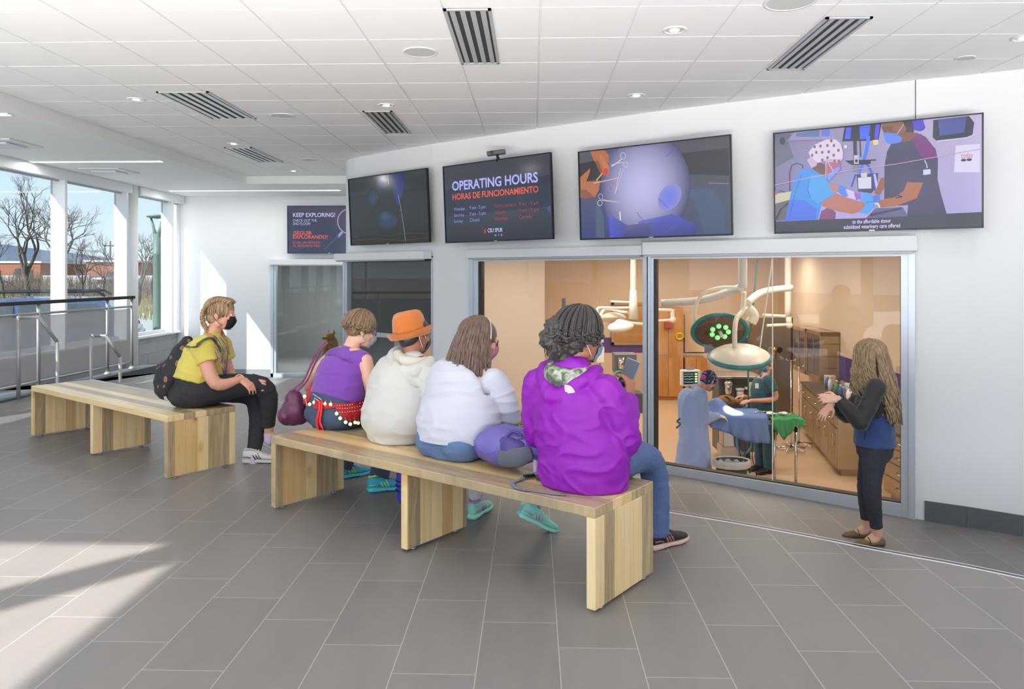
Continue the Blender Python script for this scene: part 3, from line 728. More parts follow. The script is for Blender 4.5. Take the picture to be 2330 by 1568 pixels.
# vehicles
def wheel(c, ax, r=0.36, wd=0.24):
    m = B(); ax = V(ax).normalized(); cyl(m, V(c)-ax*wd/2, V(c)+ax*wd/2, r, seg=24); cyl(m, V(c)-ax*(wd/2+0.01), V(c)+ax*(wd/2+0.01), r*0.6, seg=20); return m
def suv(px, d, ang, label, body, L=4.9):
    c = on(px, d); t = thing('car', label, 'car', (c.x, c.y, GZ), 'cars parked outside', rz=ang)
    side = [(-2.4, 0.45), (-2.45, 0.95), (-2.2, 1.05), (-1.2, 1.12), (-0.75, 1.62), (0.1, 1.72), (1.7, 1.70), (2.25, 1.12), (2.42, 1.0), (2.42, 0.45), (1.95, 0.40), (-1.9, 0.40)]
    m = B(); W2 = 0.93
    def prof(sc, w, z): return w
    a = [m.verts.new((x, -W2+(0.16 if z > 1.2 else 0), z)) for x, z in side]; b_ = [m.verts.new((x, W2-(0.16 if z > 1.2 else 0), z)) for x, z in side]
    m.faces.new(a); m.faces.new(b_[::-1]); n = len(side)
    for i in range(n): m.faces.new((a[i], b_[i], b_[(i+1) % n], a[(i+1) % n]))
    bmesh.ops.bevel(m, geom=m.edges[:], offset=0.06, segments=2, affect='EDGES'); obj('body', recalc(m), body, t, local=True, smooth=False)
    for sy in (-1, 1):
        m = B(); pts = [(-0.68, 1.2), (-0.48, 1.52), (0.15, 1.6), (0.15, 1.2)]; y = sy*0.80
        poly(m, [(x, sy*(0.945 if z < 1.3 else 0.80), z) for x, z in pts]); poly(m, [(x, sy*(0.945 if z < 1.3 else 0.80), z) for x, z in [(0.25, 1.2), (0.25, 1.6), (1.6, 1.59), (1.95, 1.2)]]); obj('side_window', m, M_WIN, t, local=True)
        m = B(); tube(m, [(-0.5, sy*0.7, 1.74), (-0.3, sy*0.7, 1.84), (1.6, sy*0.7, 1.84), (1.75, sy*0.7, 1.74)], 0.025, 8); obj('roof_rail', m, M_BLACK, t, local=True)
    m = B(); poly(m, [(-1.18, -0.72, 1.17), (-1.18, 0.72, 1.17), (-0.76, 0.66, 1.61), (-0.76, -0.66, 1.61)]); obj('windscreen', m, M_WIN, t, local=True)
    for x in (-0.3, 0.5, 1.3):
        m = B(); tube(m, [(x, -0.7, 1.84), (x, 0.7, 1.84)], 0.02, 6); obj('rack_bar', m, M_BLACK, t, local=True)
    for x in (-1.55, 1.5):
        for sy in (-1, 1): obj('wheel', wheel((x, sy*0.82, 0.36), (0, 1, 0)), M_BLACK, t, local=True)
    return t
M_BLUECAR = mat('blue_grey_car_paint', srgb(84, 100, 140), 0.3, 0.3, coat=0.6); M_WHITECAR = mat('white_car_paint', srgb(180, 182, 186), 0.3, coat=0.5)
suv(30, 15.5, math.radians(25), 'blue-grey off-road car with a black roof rack outside the left window', M_BLUECAR)
def truck(px, d, label, ang=0.0):
    c = on(px, d); t = thing('truck', label, 'truck', (c.x, c.y, GZ), 'white trucks parked by the warehouse', rz=ang)
    m = B(); rbox(m, (-3, -1.1, 0.7), (1.6, 1.1, 2.1), 0.06); obj('cargo_box', m, M_WHITECAR, t, local=True)
    m = B(); rbox(m, (1.7, -1.0, 0.5), (3.2, 1.0, 1.9), 0.15); obj('cab', m, M_WHITECAR, t, local=True)
    m = B(); rbox(m, (2.3, -1.02, 1.2), (3.22, 1.02, 1.7), 0.05); obj('windscreen', m, M_WIN, t, local=True)
    for x in (-2, 2.4):
        for sy in (-1, 1): obj('wheel', wheel((x, sy*0.9, 0.45), (0, 1, 0), 0.45), M_BLACK, t, local=True)
truck(178, 78, 'white box truck in front of the right brick warehouse', 0.1); truck(20, 88, 'white box truck by the left brick warehouse', 0.0); truck(335, 80, 'white truck seen just right of the round column', 0.2)
# utility pole and wires
p = on(251, 110); t = thing('utility_pole', 'thin wooden utility pole left of the round column, far away', 'pole', (p.x, p.y, GZ))
m = B(); cyl(m, p, V(p.x, p.y, 6.4), 0.16, 0.1, 8); obj('post', m, M_BARK, t); m = B(); box(m, (p.x-1.0, p.y-0.07, 5.6), (p.x+1.0, p.y+0.07, 5.8)); obj('crossarm', m, M_BARK, t)
# ================================================================ the operating room behind the glass (floor at ZOR)
M_ORWALL = mat('warm_beige_wall', srgb(218, 197, 172), 0.7, var=0.02, vs=1); M_TAUPE = mat('taupe_wall', srgb(206, 190, 172), 0.7, var=0.02, vs=1)
M_PURP = mat('purple_wall_band', srgb(92, 68, 128), 0.6); M_ORFLOOR = mat('sheet_vinyl_floor', srgb(214, 182, 148), 0.35, var=0.02, vs=1)
def wood_mat(name, c1, c2, sc=1.0):
    g = G(name); co = g.coord('Object', (6*sc, 6*sc, 0.7*sc)); n = g.noise(co, 2.2, 6, 0.6, 0.8)
    return g.fin(g.ramp(n, [(0.3, c1), (0.7, c2)]), 0.4)
M_OAK = wood_mat('honey_oak_laminate', srgb(176, 122, 66), srgb(200, 146, 84))
M_TAN = mat('tan_metal_cabinet', srgb(176, 150, 118), 0.4, 0.3, var=0.04); M_TAND = mat('tan_metal_edge', srgb(120, 100, 80), 0.45, 0.3)
M_SHELFST = mat('stainless_panel', srgb(150, 140, 128), 0.32, 0.8, var=0.1, vs=3)
YBK = 16.9
xl = SD(0.55, 12.6)
w0 = V(P_B1.x+0.06, P_B1.y+0.12)
RW0 = SD(5.98, 16.9); RW1 = SD(5.22, 8.6); RW1.x += 0.05
bm = B()
prism(bm, [(w0.x, w0.y), (-0.45+0.02, P_C0.y+0.13), (P_C1.x, P_C1.y+0.13), (P_D1.x, P_D1.y+0.13), (6.4, 5.2), (6.4, 18), (-3.4, 18), (-3.4, 11.2)], ZOR-0.1, ZOR)
bmesh.ops.triangulate(bm, faces=[f for f in bm.faces if len(f.verts) > 4]); struct('clinic_floor', recalc(bm), M_ORFLOOR)
ZOC = 1.86
bm = B(); box(bm, (-2.15, 10.9, ZOC), (6.6, 18, ZOC+0.1)); prism(bm, [(-1.7, 10.5), (w0.x, w0.y), (P_C0.x, P_C0.y+0.17), (P_C1.x, P_C1.y+0.17), (P_D1.x, P_D1.y+0.17), (6.4, 5.4), (6.6, 10.9), (-2.0, 10.9)], ZOC, ZOC+0.1)
struct('clinic_ceiling', recalc(bm), mat('clinic_ceiling_tile', srgb(235, 228, 215), 0.85))
bm = B(); box(bm, (-2.15, YBK, ZOR), (6.6, YBK+0.15, ZOC)); struct('clinic_wall_back', bm, M_ORWALL)
bm = B(); wallbox(bm, V(RW0.x, RW0.y), V(RW1.x, RW1.y), ZOR, ZOC, 0, 0.15); wallbox(bm, V(RW1.x, RW1.y), V(RW1.x+0.05, 5.3), ZOR, ZOC, 0, 0.15); struct('clinic_wall_right', bm, M_ORWALL)
bm = B(); prism(bm, [(-2.0, 10.75), (-1.85, 10.75), (-1.85, 12.5), (xl.x, 12.5), (xl.x, YBK+0.02), (xl.x-0.15, YBK+0.02), (xl.x-0.15, 12.65), (-2.0, 12.65)], ZOR, ZOC)
struct('clinic_wall_left', recalc(bm), M_TAUPE)
# under-sill wall below the viewing glass, inside the clinic
bm = B()
for a, b in ((P_C0, P_C1), (P_C1, P_D1), (P_B1, P_C0)): wallbox(bm, V(a.x, a.y), V(b.x, b.y), ZOR, -0.66, 0.02, 0.14)
struct('clinic_wall_sill', bm, M_ORWALL)
# purple painted band on the back and right walls
def zb_(py, d): return CAMH-(py-HZ)*d/FPX
bm = B(); box(bm, (0.4, YBK-0.006, -0.32), (6.0, YBK-0.001, 0.02)); u = (RW1-RW0).normalized()
n_ = V(-u.y, u.x); wallbox(bm, V(RW0.x, RW0.y), V(RW1.x, RW1.y), -0.36, 0.05, -0.006, -0.001)
struct('trim_6', bm, M_PURP)
# ceiling light panels of the clinic: the room's own lamps
for i, (x, y, lx, ly) in enumerate(((0.9, 10.6, 1.2, 0.3), (3.0, 9.6, 1.2, 0.3), (1.3, 13.4, 1.2, 0.3), (3.6, 12.4, 1.2, 0.3), (2.4, 15.2, 1.2, 0.3), (4.4, 14.8, 1.2, 0.3), (-0.5, 11.2, 1.2, 0.3), (4.1, 8.2, 1.2, 0.3))):
    t = thing('clinic_ceiling_light', 'long flush light panel in the clinic ceiling', 'ceiling light', (x, y, ZOC-0.03), 'light panels in the clinic ceiling')
    m = B(); rbox(m, (x-lx/2, y-ly/2, ZOC-0.03), (x+lx/2, y+ly/2, ZOC), 0.005); obj('housing', m, M_ALUW, t)
    m = B(); box(m, (x-lx/2+0.03, y-ly/2+0.03, ZOC-0.034), (x+lx/2-0.03, y+ly/2-0.03, ZOC-0.03)); obj('diffuser', m, emis('clinic_light_glow', (1.0, 0.9, 0.78), 4.0), t)
    L = bpy.data.lights.new('clinic_panel_light', 'AREA'); L.shape = 'RECTANGLE'; L.size = lx; L.size_y = ly; L.energy = 25; L.color = (1.0, 0.91, 0.80)
    o = bpy.data.objects.new('clinic_panel_beam', L); COL.objects.link(o); o.parent = t; o.location = (0, 0, -0.01)
# partition grille
d = 12.45; a = SD((1172-1165)*d/FPX, d); b = SD((1212-1165)*d/FPX, d); z0 = zb_(985, d); z1 = zb_(942, d)
t = thing('wall_grille', 'grey louvred air grille low on the clinic partition, behind the purple backpack', 'air grille', ((a.x+b.x)/2, d, z0))
a.x -= 0.0; b.x += 0.02
m = B(); box(m, (a.x, 12.46, z0), (b.x, 12.499, z1)); obj('frame', m, M_TAND, t)
for k in range(7):
    m = B(); zz = z0+0.04+(z1-z0-0.08)*k/6; box(m, (a.x+0.03, 12.445, zz-0.007), (b.x-0.03, 12.46, zz+0.007)); obj('louvre', m, M_TAN, t)
# dark recess unit on partition edge (tall black handle)
m = B(); p = W(1282, 700, 12.5); rbox(m, (p.x-0.03, 12.36, zb_(735, 12.4)), (p.x+0.03, 12.49, zb_(678, 12.4)), 0.01)
one('grab_rail', m, mat('dark_grey_handle', srgb(84, 86, 98), 0.4), 'tall dark grey grab rail on the clinic wall above the magenta-jacket wearer', 'rail')
# oak tall cabinets on the back wall, far left of window 12
def W2(px, d): p = W(px, HZ, d); return p.x
def cab_front(name, label, cat, x0, x1, y0, y1, z0, z1, doors, mat_b, group=None, hz=None, toe=0.08):
    t = thing(name, label, cat, ((x0+x1)/2, (y0+y1)/2, z0), group)
    m = B(); box(m, (x0, y0+0.02, z0+toe), (x1, y1, z1)); box(m, (x0+0.03, y0+0.06, z0), (x1-0.03, y1, z0+toe)); obj('body', m, mat_b, t)
    n = doors
    for k in range(n):
        a = x0+(x1-x0)*k/n; b = x0+(x1-x0)*(k+1)/n
        m = B(); rbox(m, (a+0.006, y0, z0+toe+0.006), (b-0.006, y0+0.02, z1-0.006), 0.004); dr = obj('door', m, mat_b, t)
        hx = b-0.06 if k % 2 == 0 else a+0.06; zc = hz if hz is not None else (z0+z1)/2
        m = B(); tube(m, [(hx, y0, zc-0.07), (hx, y0-0.03, zc-0.06), (hx, y0-0.03, zc+0.06), (hx, y0, zc+0.07)], 0.006, 6); obj('handle', m, M_STEEL, dr)
    return t
cab_front('tall_cabinet', 'tall honey-oak cabinet on the back wall at the left edge of the wide clinic window', 'cabinet', W2(1484, 16.4), W2(1552, 16.4), 16.35, YBK-0.01, ZOR, 0.72, 2, M_OAK, 'oak cabinets')
cab_front('base_cabinet', 'low oak cabinet on the back wall under the notice wall', 'cabinet', W2(1556, 16.4), W2(1606, 16.4), 16.35, YBK-0.01, ZOR, -0.38, 2, M_OAK, 'oak cabinets')
# pinned wall area: sheets, yellow round sign, red box
def wallitem(name, px0, py0, px1, py1, mm, label, cat, yv=None, dep=0.02):
    yv = YBK-0.01 if yv is None else yv; d = yv*1.0; 
    a = W(px0, py1, d); b = W(px1, py0, d); m = B(); rbox(m, (a.x, yv-dep, a.z), (b.x, yv, b.z), min(0.006, dep*0.3)); return one(name, m, mm, label, cat)
wallitem('notice_board', 1556, 715, 1600, 800, mat('cream_board', srgb(232, 208, 172), 0.7), 'cream notice board on the back clinic wall beside the oak cabinet', 'board')
wallitem('alarm_box', 1510, 732, 1528, 745, mat('red_box_paint', srgb(168, 72, 56), 0.5), 'small red box on the oak cabinet near the left lamp arm', 'box', yv=16.33, dep=0.06)
p = W(1545, 764, 16.3)
t = thing('round_sign', 'yellow round sign with black text left of the tilted surgical light', 'sign', (p.x, 16.33, p.z-0.08))
m = B(); cyl(m, (p.x, 16.335, p.z), (p.x, 16.31, p.z), 0.082, seg=32); obj('disc', m, mat('sign_yellow', srgb(232, 192, 30), 0.5), t)
m = B()
for k, wd in enumerate((0.05, 0.065, 0.05)): box(m, (p.x-wd, 16.306, p.z+0.025-k*0.028), (p.x+wd, 16.309, p.z+0.037-k*0.028))
obj('print', m, M_BLACK, t)
# second room window in the back wall (behind the left lamps)
x0, x1 = W2(1390, 16.9), W2(1478, 16.9); z0, z1 = zb_(784, 16.9), zb_(688, 16.9)
t = thing('window_13', None, None, ((x0+x1)/2, YBK, z0)); del t['local']; t['kind'] = 'structure'
m = B()
for lo, hi in (((x0, z0), (x0+0.06, z1)), ((x1-0.06, z0), (x1, z1)), ((x0, z0), (x1, z0+0.06)), ((x0, z1-0.06), (x1, z1))): box(m, (lo[0], YBK-0.06, lo[1]), (hi[0], YBK-0.002, hi[1]))
obj('frame', m, M_TAN, t); m = B(); box(m, (x0+0.06, YBK-0.03, z0+0.06), (x1-0.06, YBK-0.012, z1-0.06)); obj('pane', m, mat('amber_view', srgb(190, 140, 84), 0.3, var=0.3, vs=3), t)
# tall stainless refrigerator / cabinet with dark edge
d = 13.2; x0, x1 = W2(1722, d), W2(1798, d)
t = thing('instrument_cabinet', 'tall stainless cabinet standing behind the surgical lights', 'cabinet', ((x0+x1)/2, d, ZOR))
m = B(); box(m, (x0, d, ZOR+0.08), (x1-0.03, d+0.6, zb_(722, d))); box(m, (x0+.03, d+.05, ZOR), (x1-.06, d+0.55, ZOR+.08)); obj('body', m, M_SHELFST, t)
m = B(); box(m, (x1-0.03, d-0.004, ZOR+0.08), (x1, d+0.6, zb_(722, d))); obj('dark_edge', m, M_GASKET, t)
m = B(); rbox(m, (x0+0.02, d-0.02, ZOR+0.3), (x1-0.05, d, zb_(740, d)), 0.004); dd = obj('door', m, M_SHELFST, t); m = B(); tube(m, [(x0+0.06, d-0.02, -0.2), (x0+0.06, d-0.05, -0.18), (x0+0.06, d-0.05, 0.1), (x0+0.06, d-0.02, 0.12)], 0.008, 6); obj('handle', m, M_STEEL, dd)
# back counter with white front behind the operating table and things on it
d = 13.6; x0, x1 = W2(1590, d), W2(1716, d)
cab_front('base_cabinet', 'cream base cabinet against the back, behind the operating table', 'cabinet', x0, x1, d, d+0.6, ZOR, -0.42, 3, mat('cream_laminate', srgb(214, 190, 160), 0.5))
m = B(); rbox(m, (x0-0.03, d-0.03, -0.42), (x1+0.03, d+0.62, -0.38), 0.006); one('worktop', m, M_SHELFST, 'steel worktop on the cream base cabinet', 'worktop')
# stainless base cabinets along the right wall (front faces the room)
F0 = SD(5.0, 12.9); F1 = SD(4.40, 10.15); u = V(F1.x-F0.x, F1.y-F0.y).normalized(); n = V(-u.y, u.x); Lc = (F1-F0).length
ang = math.atan2(u.y, u.x)
t = thing('long_base_cabinet', 'long tan metal cabinet run with drawers and looped handles, left of the standing woman', 'cabinet', (F0.x, F0.y, ZOR), rz=ang)
ztop = 0.86
m = B(); box(m, (0, 0.02, 0.10), (Lc, 0.55, ztop)); box(m, (0, 0.08, 0), (Lc-0.06, 0.5, 0.10)); obj('body', m, M_TAN, t, local=True)
nb = 5
for k in range(nb):
    a = Lc*k/nb; b = Lc*(k+1)/nb
    m = B(); rbox(m, (a+0.008, 0.0, ztop-0.20), (b-0.008, 0.02, ztop-0.02), 0.004); dr = obj('drawer', m, M_TAN, t, local=True)
    c = (a+b)/2; m = B(); tube(m, [(c-0.07, 0, ztop-0.1), (c-0.06, -0.035, ztop-0.1), (c+0.06, -0.035, ztop-0.1), (c+0.07, 0, ztop-0.1)], 0.007, 6); obj('handle', m, M_CHROME, dr, local=True)
    m = B(); rbox(m, (a+0.008, 0.0, 0.11), (b-0.008, 0.02, ztop-0.22), 0.004); dr = obj('door', m, M_TAN, t, local=True)
    hx = b-0.06; m = B(); tube(m, [(hx, 0, 0.42), (hx, -0.035, 0.43), (hx, -0.035, 0.55), (hx, 0, 0.56)], 0.007, 6); obj('handle', m, M_CHROME, dr, local=True)
m = B(); rbox(m, (-0.02, -0.02, ztop), (Lc+0.02, 0.56, ztop+0.035), 0.006); o = one('worktop', m, M_SHELFST, 'steel worktop on the long tan cabinet run', 'worktop'); 
o.data.transform(Matrix.Translation(o.location)); o.location = (0, 0, 0); o.data.transform(Matrix.Translation((F0.x, F0.y, ZOR)) @ Matrix.Rotation(ang, 4, 'Z'))
def FR(x, y, z): 
    q = Matrix.Translation((F0.x, F0.y, ZOR)) @ Matrix.Rotation(ang, 4, 'Z') @ V(x, y, z); return q
zt_ = ztop+0.036
# bottles and boxes on the worktop
def bottle(x, y, col, label, h=0.22, r=0.035, spray=False, grp='bottles on the tan cabinet worktop'):
    p = FR(x, y, zt_); t = thing('spray_bottle' if spray else 'bottle', label, 'bottle', p, grp)
    m = B(); lathe(m, [(r, 0), (r, h*0.6), (r*0.8, h*0.72), (r*0.35, h*0.82), (r*0.35, h*0.88)], seg=16); obj('body', m, mat('bottle_%s' % col[0], col[1], 0.4), t, local=True, smooth=False)
    m = B(); lathe(m, [(r*0.42, h*0.86), (r*0.42, h*0.97), (r*0.3, h)], seg=12)
    if spray: rbox(m, (-r*1.3, -0.012, h*0.96), (r*0.6, 0.012, h*1.1), 0.004); tube(m, [(-r*0.7, 0, h*0.96), (-r*0.9, 0, h*0.86)], 0.004, 5)
    obj('cap', m, mat('bottle_cap_white', srgb(235, 232, 228), 0.5), t, local=True)
WB = ('white', srgb(238, 236, 232)); BB = ('blue', srgb(80, 120, 180)); RB = ('red', srgb(190, 60, 60)); GB = ('green', srgb(90, 160, 120))
bottle(Lc-0.35, 0.25, WB, 'white spray bottle on the worktop, nearest the standing woman', 0.30, 0.05, True)
bottle(Lc-0.75, 0.30, RB, 'red bottle on the worktop behind the white spray bottle', 0.2, 0.03)
bottle(Lc-1.1, 0.28, BB, 'blue bottle in the middle of the long tan worktop', 0.2)
bottle(Lc-1.45, 0.30, GB, 'green bottle on the far half of the long tan worktop', 0.22)
bottle(Lc-1.75, 0.26, WB, 'plain white bottle toward the far end of the long tan worktop', 0.24)
bottle(Lc-2.1, 0.28, BB, 'farthest blue bottle on the long tan worktop', 0.2)
for k, (x, c, lb) in enumerate(((0.2, srgb(214, 200, 180), 'cream carton at the far end of the tan worktop'), (Lc-1.28, srgb(150, 170, 200), 'pale blue box between the blue and green bottles'), (Lc-0.55, srgb(222, 222, 226), 'white glove box behind the spray bottle'))):
    m = B(); rbox(m, (x-0.08, 0.34, zt_), (x+0.08, 0.50, zt_+0.14), 0.004); o = one('box', m, mat('carton_%d' % k, c, 0.7), lb, 'box', 'boxes on the tan worktop'); L_ = o.location.copy(); o.data.transform(Matrix.Translation(L_)); o.location = (0, 0, 0)
    o.data.transform(Matrix.Translation((F0.x, F0.y, ZOR)) @ Matrix.Rotation(ang, 4, 'Z'))
# wall cabinet with glass doors
ww = RW1-RW0; ww = V(ww.x, ww.y).normalized(); nn = V(-ww.y, ww.x)
def RP(d): # point on the right wall at depth d
    t_ = (d-RW0.y)/(RW1.y-RW0.y); return V(RW0.x+(RW1.x-RW0.x)*t_, d)
def wall_px(px):   # where a view ray through px meets the right wall
    best = min((abs(((p.x*CO+p.y*SI)/(-p.x*SI+p.y*CO))*FPX+1165-px), i) for i, p in enumerate([RP(8.7+k*0.02) for k in range(400)]))
    return RP(8.7+best[1]*0.02)
A_, B_ = wall_px(1840), wall_px(1912)
dA = -A_.x*SI+A_.y*CO; dB_ = -B_.x*SI+B_.y*CO
zt1 = zb_(741, dA); zb1 = max(zb_(868, dB_), zb_(848, dA))
t = thing('wall_cabinet', 'wall cabinet with two glass doors and supplies inside, above the tan worktop', 'cabinet', ((A_.x+B_.x)/2, (A_.y+B_.y)/2, zb1))
m = B(); wallbox(m, A_, B_, zb1, zt1, -0.30, -0.27); wallbox(m, A_, B_, zb1, zb1+0.03, -0.3, 0); wallbox(m, A_, B_, zt1-0.05, zt1, -0.3, 0); wallbox(m, A_, A_+ww*0.03, zb1, zt1, -0.3, 0); wallbox(m, B_-ww*0.03, B_, zb1, zt1, -0.3, 0)
Lw = (B_-A_).length
# open front instead of a solid slab
bm2 = B(); wallbox(bm2, A_, B_, zb1, zb1+0.05, -0.30, 0); wallbox(bm2, A_, B_, zt1-0.07, zt1, -0.30, 0); wallbox(bm2, A_, A_+ww*0.04, zb1, zt1, -0.3, 0); wallbox(bm2, B_-ww*0.04, B_, zb1, zt1, -0.3, 0); wallbox(bm2, A_, B_, zb1, zt1, -0.02, -0.004); m.free()
obj('body', bm2, M_TAN, t)
for k in range(2):
    a = A_+ww*(Lw*k/2+0.02); b = A_+ww*(Lw*(k+1)/2-0.02); m = B()
    wallbox(m, a, a+ww*0.06, zb1, zt1, -0.32, -0.30); wallbox(m, b-ww*0.06, b, zb1, zt1, -0.32, -0.30); wallbox(m, a, b, zb1, zb1+0.06, -0.32, -0.30); wallbox(m, a, b, zt1-0.06, zt1, -0.32, -0.30)
    wallbox(m, (a+b)/2-ww*0.015, (a+b)/2+ww*0.015, zb1, zt1, -0.32, -0.30)
    dr = obj('door', m, M_TAN, t); g_ = B(); wallbox(g_, a+ww*0.06, b-ww*0.06, zb1+0.06, zt1-0.06, -0.312, -0.308); obj('pane', g_, mat('smoked_cabinet_glass', srgb(96, 92, 86), 0.12, 0.1), dr)
for k in range(3):
    zz = zb1+(zt1-zb1)*(k+1)/4; m = B(); wallbox(m, A_, B_, zz, zz+0.015, -0.27, -0.02); obj('shelf', m, M_TAN, t)
# towel/dispenser and switch near the window's right edge
p1, p2 = wall_px(2046), wall_px(2056); m = B(); wallbox(m, p1, p2, zb_(865, 9.7), zb_(850, 9.7), -0.05, -0.004); one('wall_socket', m, mat('socket_steel', srgb(220, 205, 185), 0.4, 0.5), 'small wall socket plate beside the right window jamb', 'socket')
# near right cabinet with drawers, seen behind the standing woman
C0 = W(2010, 1000, 9.2); 
t = thing('drawer_cabinet', 'tan drawer cabinet partly hidden behind the standing woman', 'cabinet', (4.55, 8.75, ZOR))
m = B(); box(m, (4.34, 8.45, ZOR+0.08), (4.92, 9.35, ZOR+0.84)); box(m, (4.40, 8.5, ZOR), (4.9, 9.3, ZOR+0.08)); obj('body', m, M_TAN, t)
for k in range(4):
    zz = ZOR+0.12+k*0.18; m = B(); rbox(m, (4.32, 8.48, zz), (4.34, 9.32, zz+0.165), 0.004); dr = obj('drawer', m, M_TAN, t)
    m = B(); tube(m, [(4.32, 8.7, zz+0.09), (4.28, 8.72, zz+0.09), (4.28, 8.95, zz+0.09), (4.32, 8.97, zz+0.09)], 0.008, 6); obj('handle', m, M_CHROME, dr)
m = B(); rbox(m, (4.30, 8.42, ZOR+0.84), (4.94, 9.38, ZOR+0.875), 0.006); one('worktop', m, M_SHELFST, 'short steel worktop on the drawer cabinet by the right jamb', 'worktop')
m = B(); lathe(m, [(0.05, ZOR+0.876), (0.055, ZOR+0.95), (0.03, ZOR+1.0), (0.02, ZOR+1.03)], (4.5, 8.8, 0), 16); one('green_bottle', m, mat('bottle_green', srgb(90, 160, 120), 0.4), 'green bottle on the short worktop by the right jamb', 'bottle')

# ---------------------------------------------------------------- surgical lights and arms
def arm(t, name, pts, r, m_=None, seg=12):
    m = B(); tube(m, smoothpath(pts, 6), r, seg); return obj(name, m, m_ or M_CREAM, t)
def big_head(t, c, nrm, rx, ry, led, name='lamp_head'):
    """elliptical surgical light head; nrm points to the lit side"""
    nrm = V(nrm).normalized(); x = V(1, 0, 0)-nrm*nrm.x; x.normalize(); y = nrm.cross(x)
    M = Matrix((x, y, nrm)).transposed().to_4x4(); M.translation = V(c)
    prof = [(0.02, -0.12), (0.45, -0.105), (0.75, -0.075), (0.95, -0.03), (1.0, 0.0)]
    m = B(); rings = []
    for r_, z_ in prof: rings.append([M @ V(rx*r_*math.cos(2*math.pi*k/48), ry*r_*math.sin(2*math.pi*k/48), z_) for k in range(48)])
    ring_tube(m, rings); h = obj(name, recalc(m), M_CREAM, t)
    m = B(); rings = []
    for r_, z_ in ((0.97, -0.028), (1.03, -0.012), (1.05, 0.012), (1.0, 0.03), (0.90, 0.03), (0.9, 0.0)): rings.append([M @ V(rx*r_*math.cos(2*math.pi*k/48), ry*r_*math.sin(2*math.pi*k/48), z_) for k in range(48)])
    ring_tube(m, rings, cap=False); obj('teal_rim', recalc(m), mat('teal_rubber', srgb(40, 128, 132), 0.4), h, label='teal rim')
    m = B(); rings = [[M @ V(rx*r_*math.cos(2*math.pi*k/48), ry*r_*math.sin(2*math.pi*k/48), z_) for k in range(48)] for r_, z_ in ((0.92, 0.012), (0.91, 0.02))]
    ring_tube(m, rings); obj('lens_face', recalc(m), mat('dark_faceted_lens', srgb(104, 86, 74), 0.25, 0.4, var=0.6, vs=40), h)
    if led:
        for k in range(7):
            a = k*2*math.pi/7; m = B(); ball(m, M @ V(rx*0.3*math.cos(a), ry*0.34*math.sin(a), 0.03), 0.032, 2); obj('green_light', m, emis('green_led', (0.03, 0.9, 0.10), 0.7), h)
    m = B(); tube(m, [M @ V(0, 0, 0.02), M @ V(0, 0, 0.14)], 0.022, 12); obj('handle', m, M_CREAM, h)
    return h
dL = 9.3
c1 = W(1637, 753, dL); c2 = W(1683, 812, dL-0.4)
t = thing('surgical_light', 'large tilted surgical light with teal rim and green LEDs facing the window', 'surgical light', (c1.x, c1.y, c1.z))
big_head(t, c1, (0.0, -1.0, -0.42), 0.345, 0.24, True)
hub = W(1685, 655, dL)
arm(t, 'curved_arm', [W(1580, 742, dL), W(1582, 700, dL), W(1600, 668, dL), W(1640, 655, dL), hub], 0.022)
arm(t, 'spring_arm', [hub, W(1600, 682, dL+0.5), W(1505, 690, dL+0.7)], 0.05, mat('grey_arm_plastic', srgb(205, 202, 196), 0.4))
arm(t, 'ceiling_column', [W(1690, 655, dL), V(W(1690, 655, dL).x, W(1690, 655, dL).y, ZOC)], 0.055, mat('grey_arm_plastic', srgb(205, 202, 196), 0.4))
t = thing('surgical_light', 'large surgical light seen from above, pale shell with teal rim, over the patient', 'surgical light', (c2.x, c2.y, c2.z))
big_head(t, c2, (0.05, 0.35, -1.0), 0.36, 0.30, False)
arm(t, 'curved_arm', [W(1672, 790, dL-0.4), W(1672, 752, dL-0.4), W(1676, 725, dL-0.3), W(1690, 705, dL-0.2), W(1693, 665, dL-0.1)], 0.03)
arm(t, 'spring_arm', [W(1700, 690, dL-0.1), W(1735, 665, dL+0.2), W(1800, 655, dL+0.6)], 0.045)
arm(t, 'joint_cover', [W(1700, 700, dL), W(1714, 718, dL), W(1708, 735, dL)], 0.07)
arm(t, 'cable', [W(1757, 590, dL-0.4), W(1742, 700, dL-0.4), W(1728, 800, dL-0.4)], 0.008)
dM = 10.4
t = thing('monitor_arm', 'jointed cream ceiling arm with a white mount, right of the surgical lights', 'monitor arm', W(1800, 718, dM))
arm(t, 'upper_arm', [W(1735, 717, dM), W(1792, 720, dM)], 0.022); arm(t, 'lower_arm', [W(1745, 741, dM), W(1792, 739, dM)], 0.022)
m = B(); ball(m, W(1796, 740, dM), 0.05, 2); ball(m, W(1794, 720, dM), 0.04, 2); tube(m, [W(1796, 740, dM), W(1794, 720, dM)], 0.04, 12); obj('elbow', m, M_CREAM, t)
arm(t, 'column', [W(1793, 720, dM), V(W(1793, 720, dM).x, W(1793, 720, dM).y, ZOC)], 0.045)
# green gas hose and white hose from the ceiling
for nm, pts, mm, lb in (('gas_hose', [(1723, 590), (1715, 680), (1708, 745), (1702, 800)], mat('dark_green_hose', srgb(30, 92, 78), 0.5), 'dark green hose hanging from the clinic ceiling between the surgical lights'),
                        ):
    m = B(); tube(m, smoothpath([W(x, y, 10.2) for x, y in pts]+[V(W(1702, 800, 10.2).x, 10.2, -1.25)], 4), 0.011, 8); one(nm, m, mm, lb, 'hose')
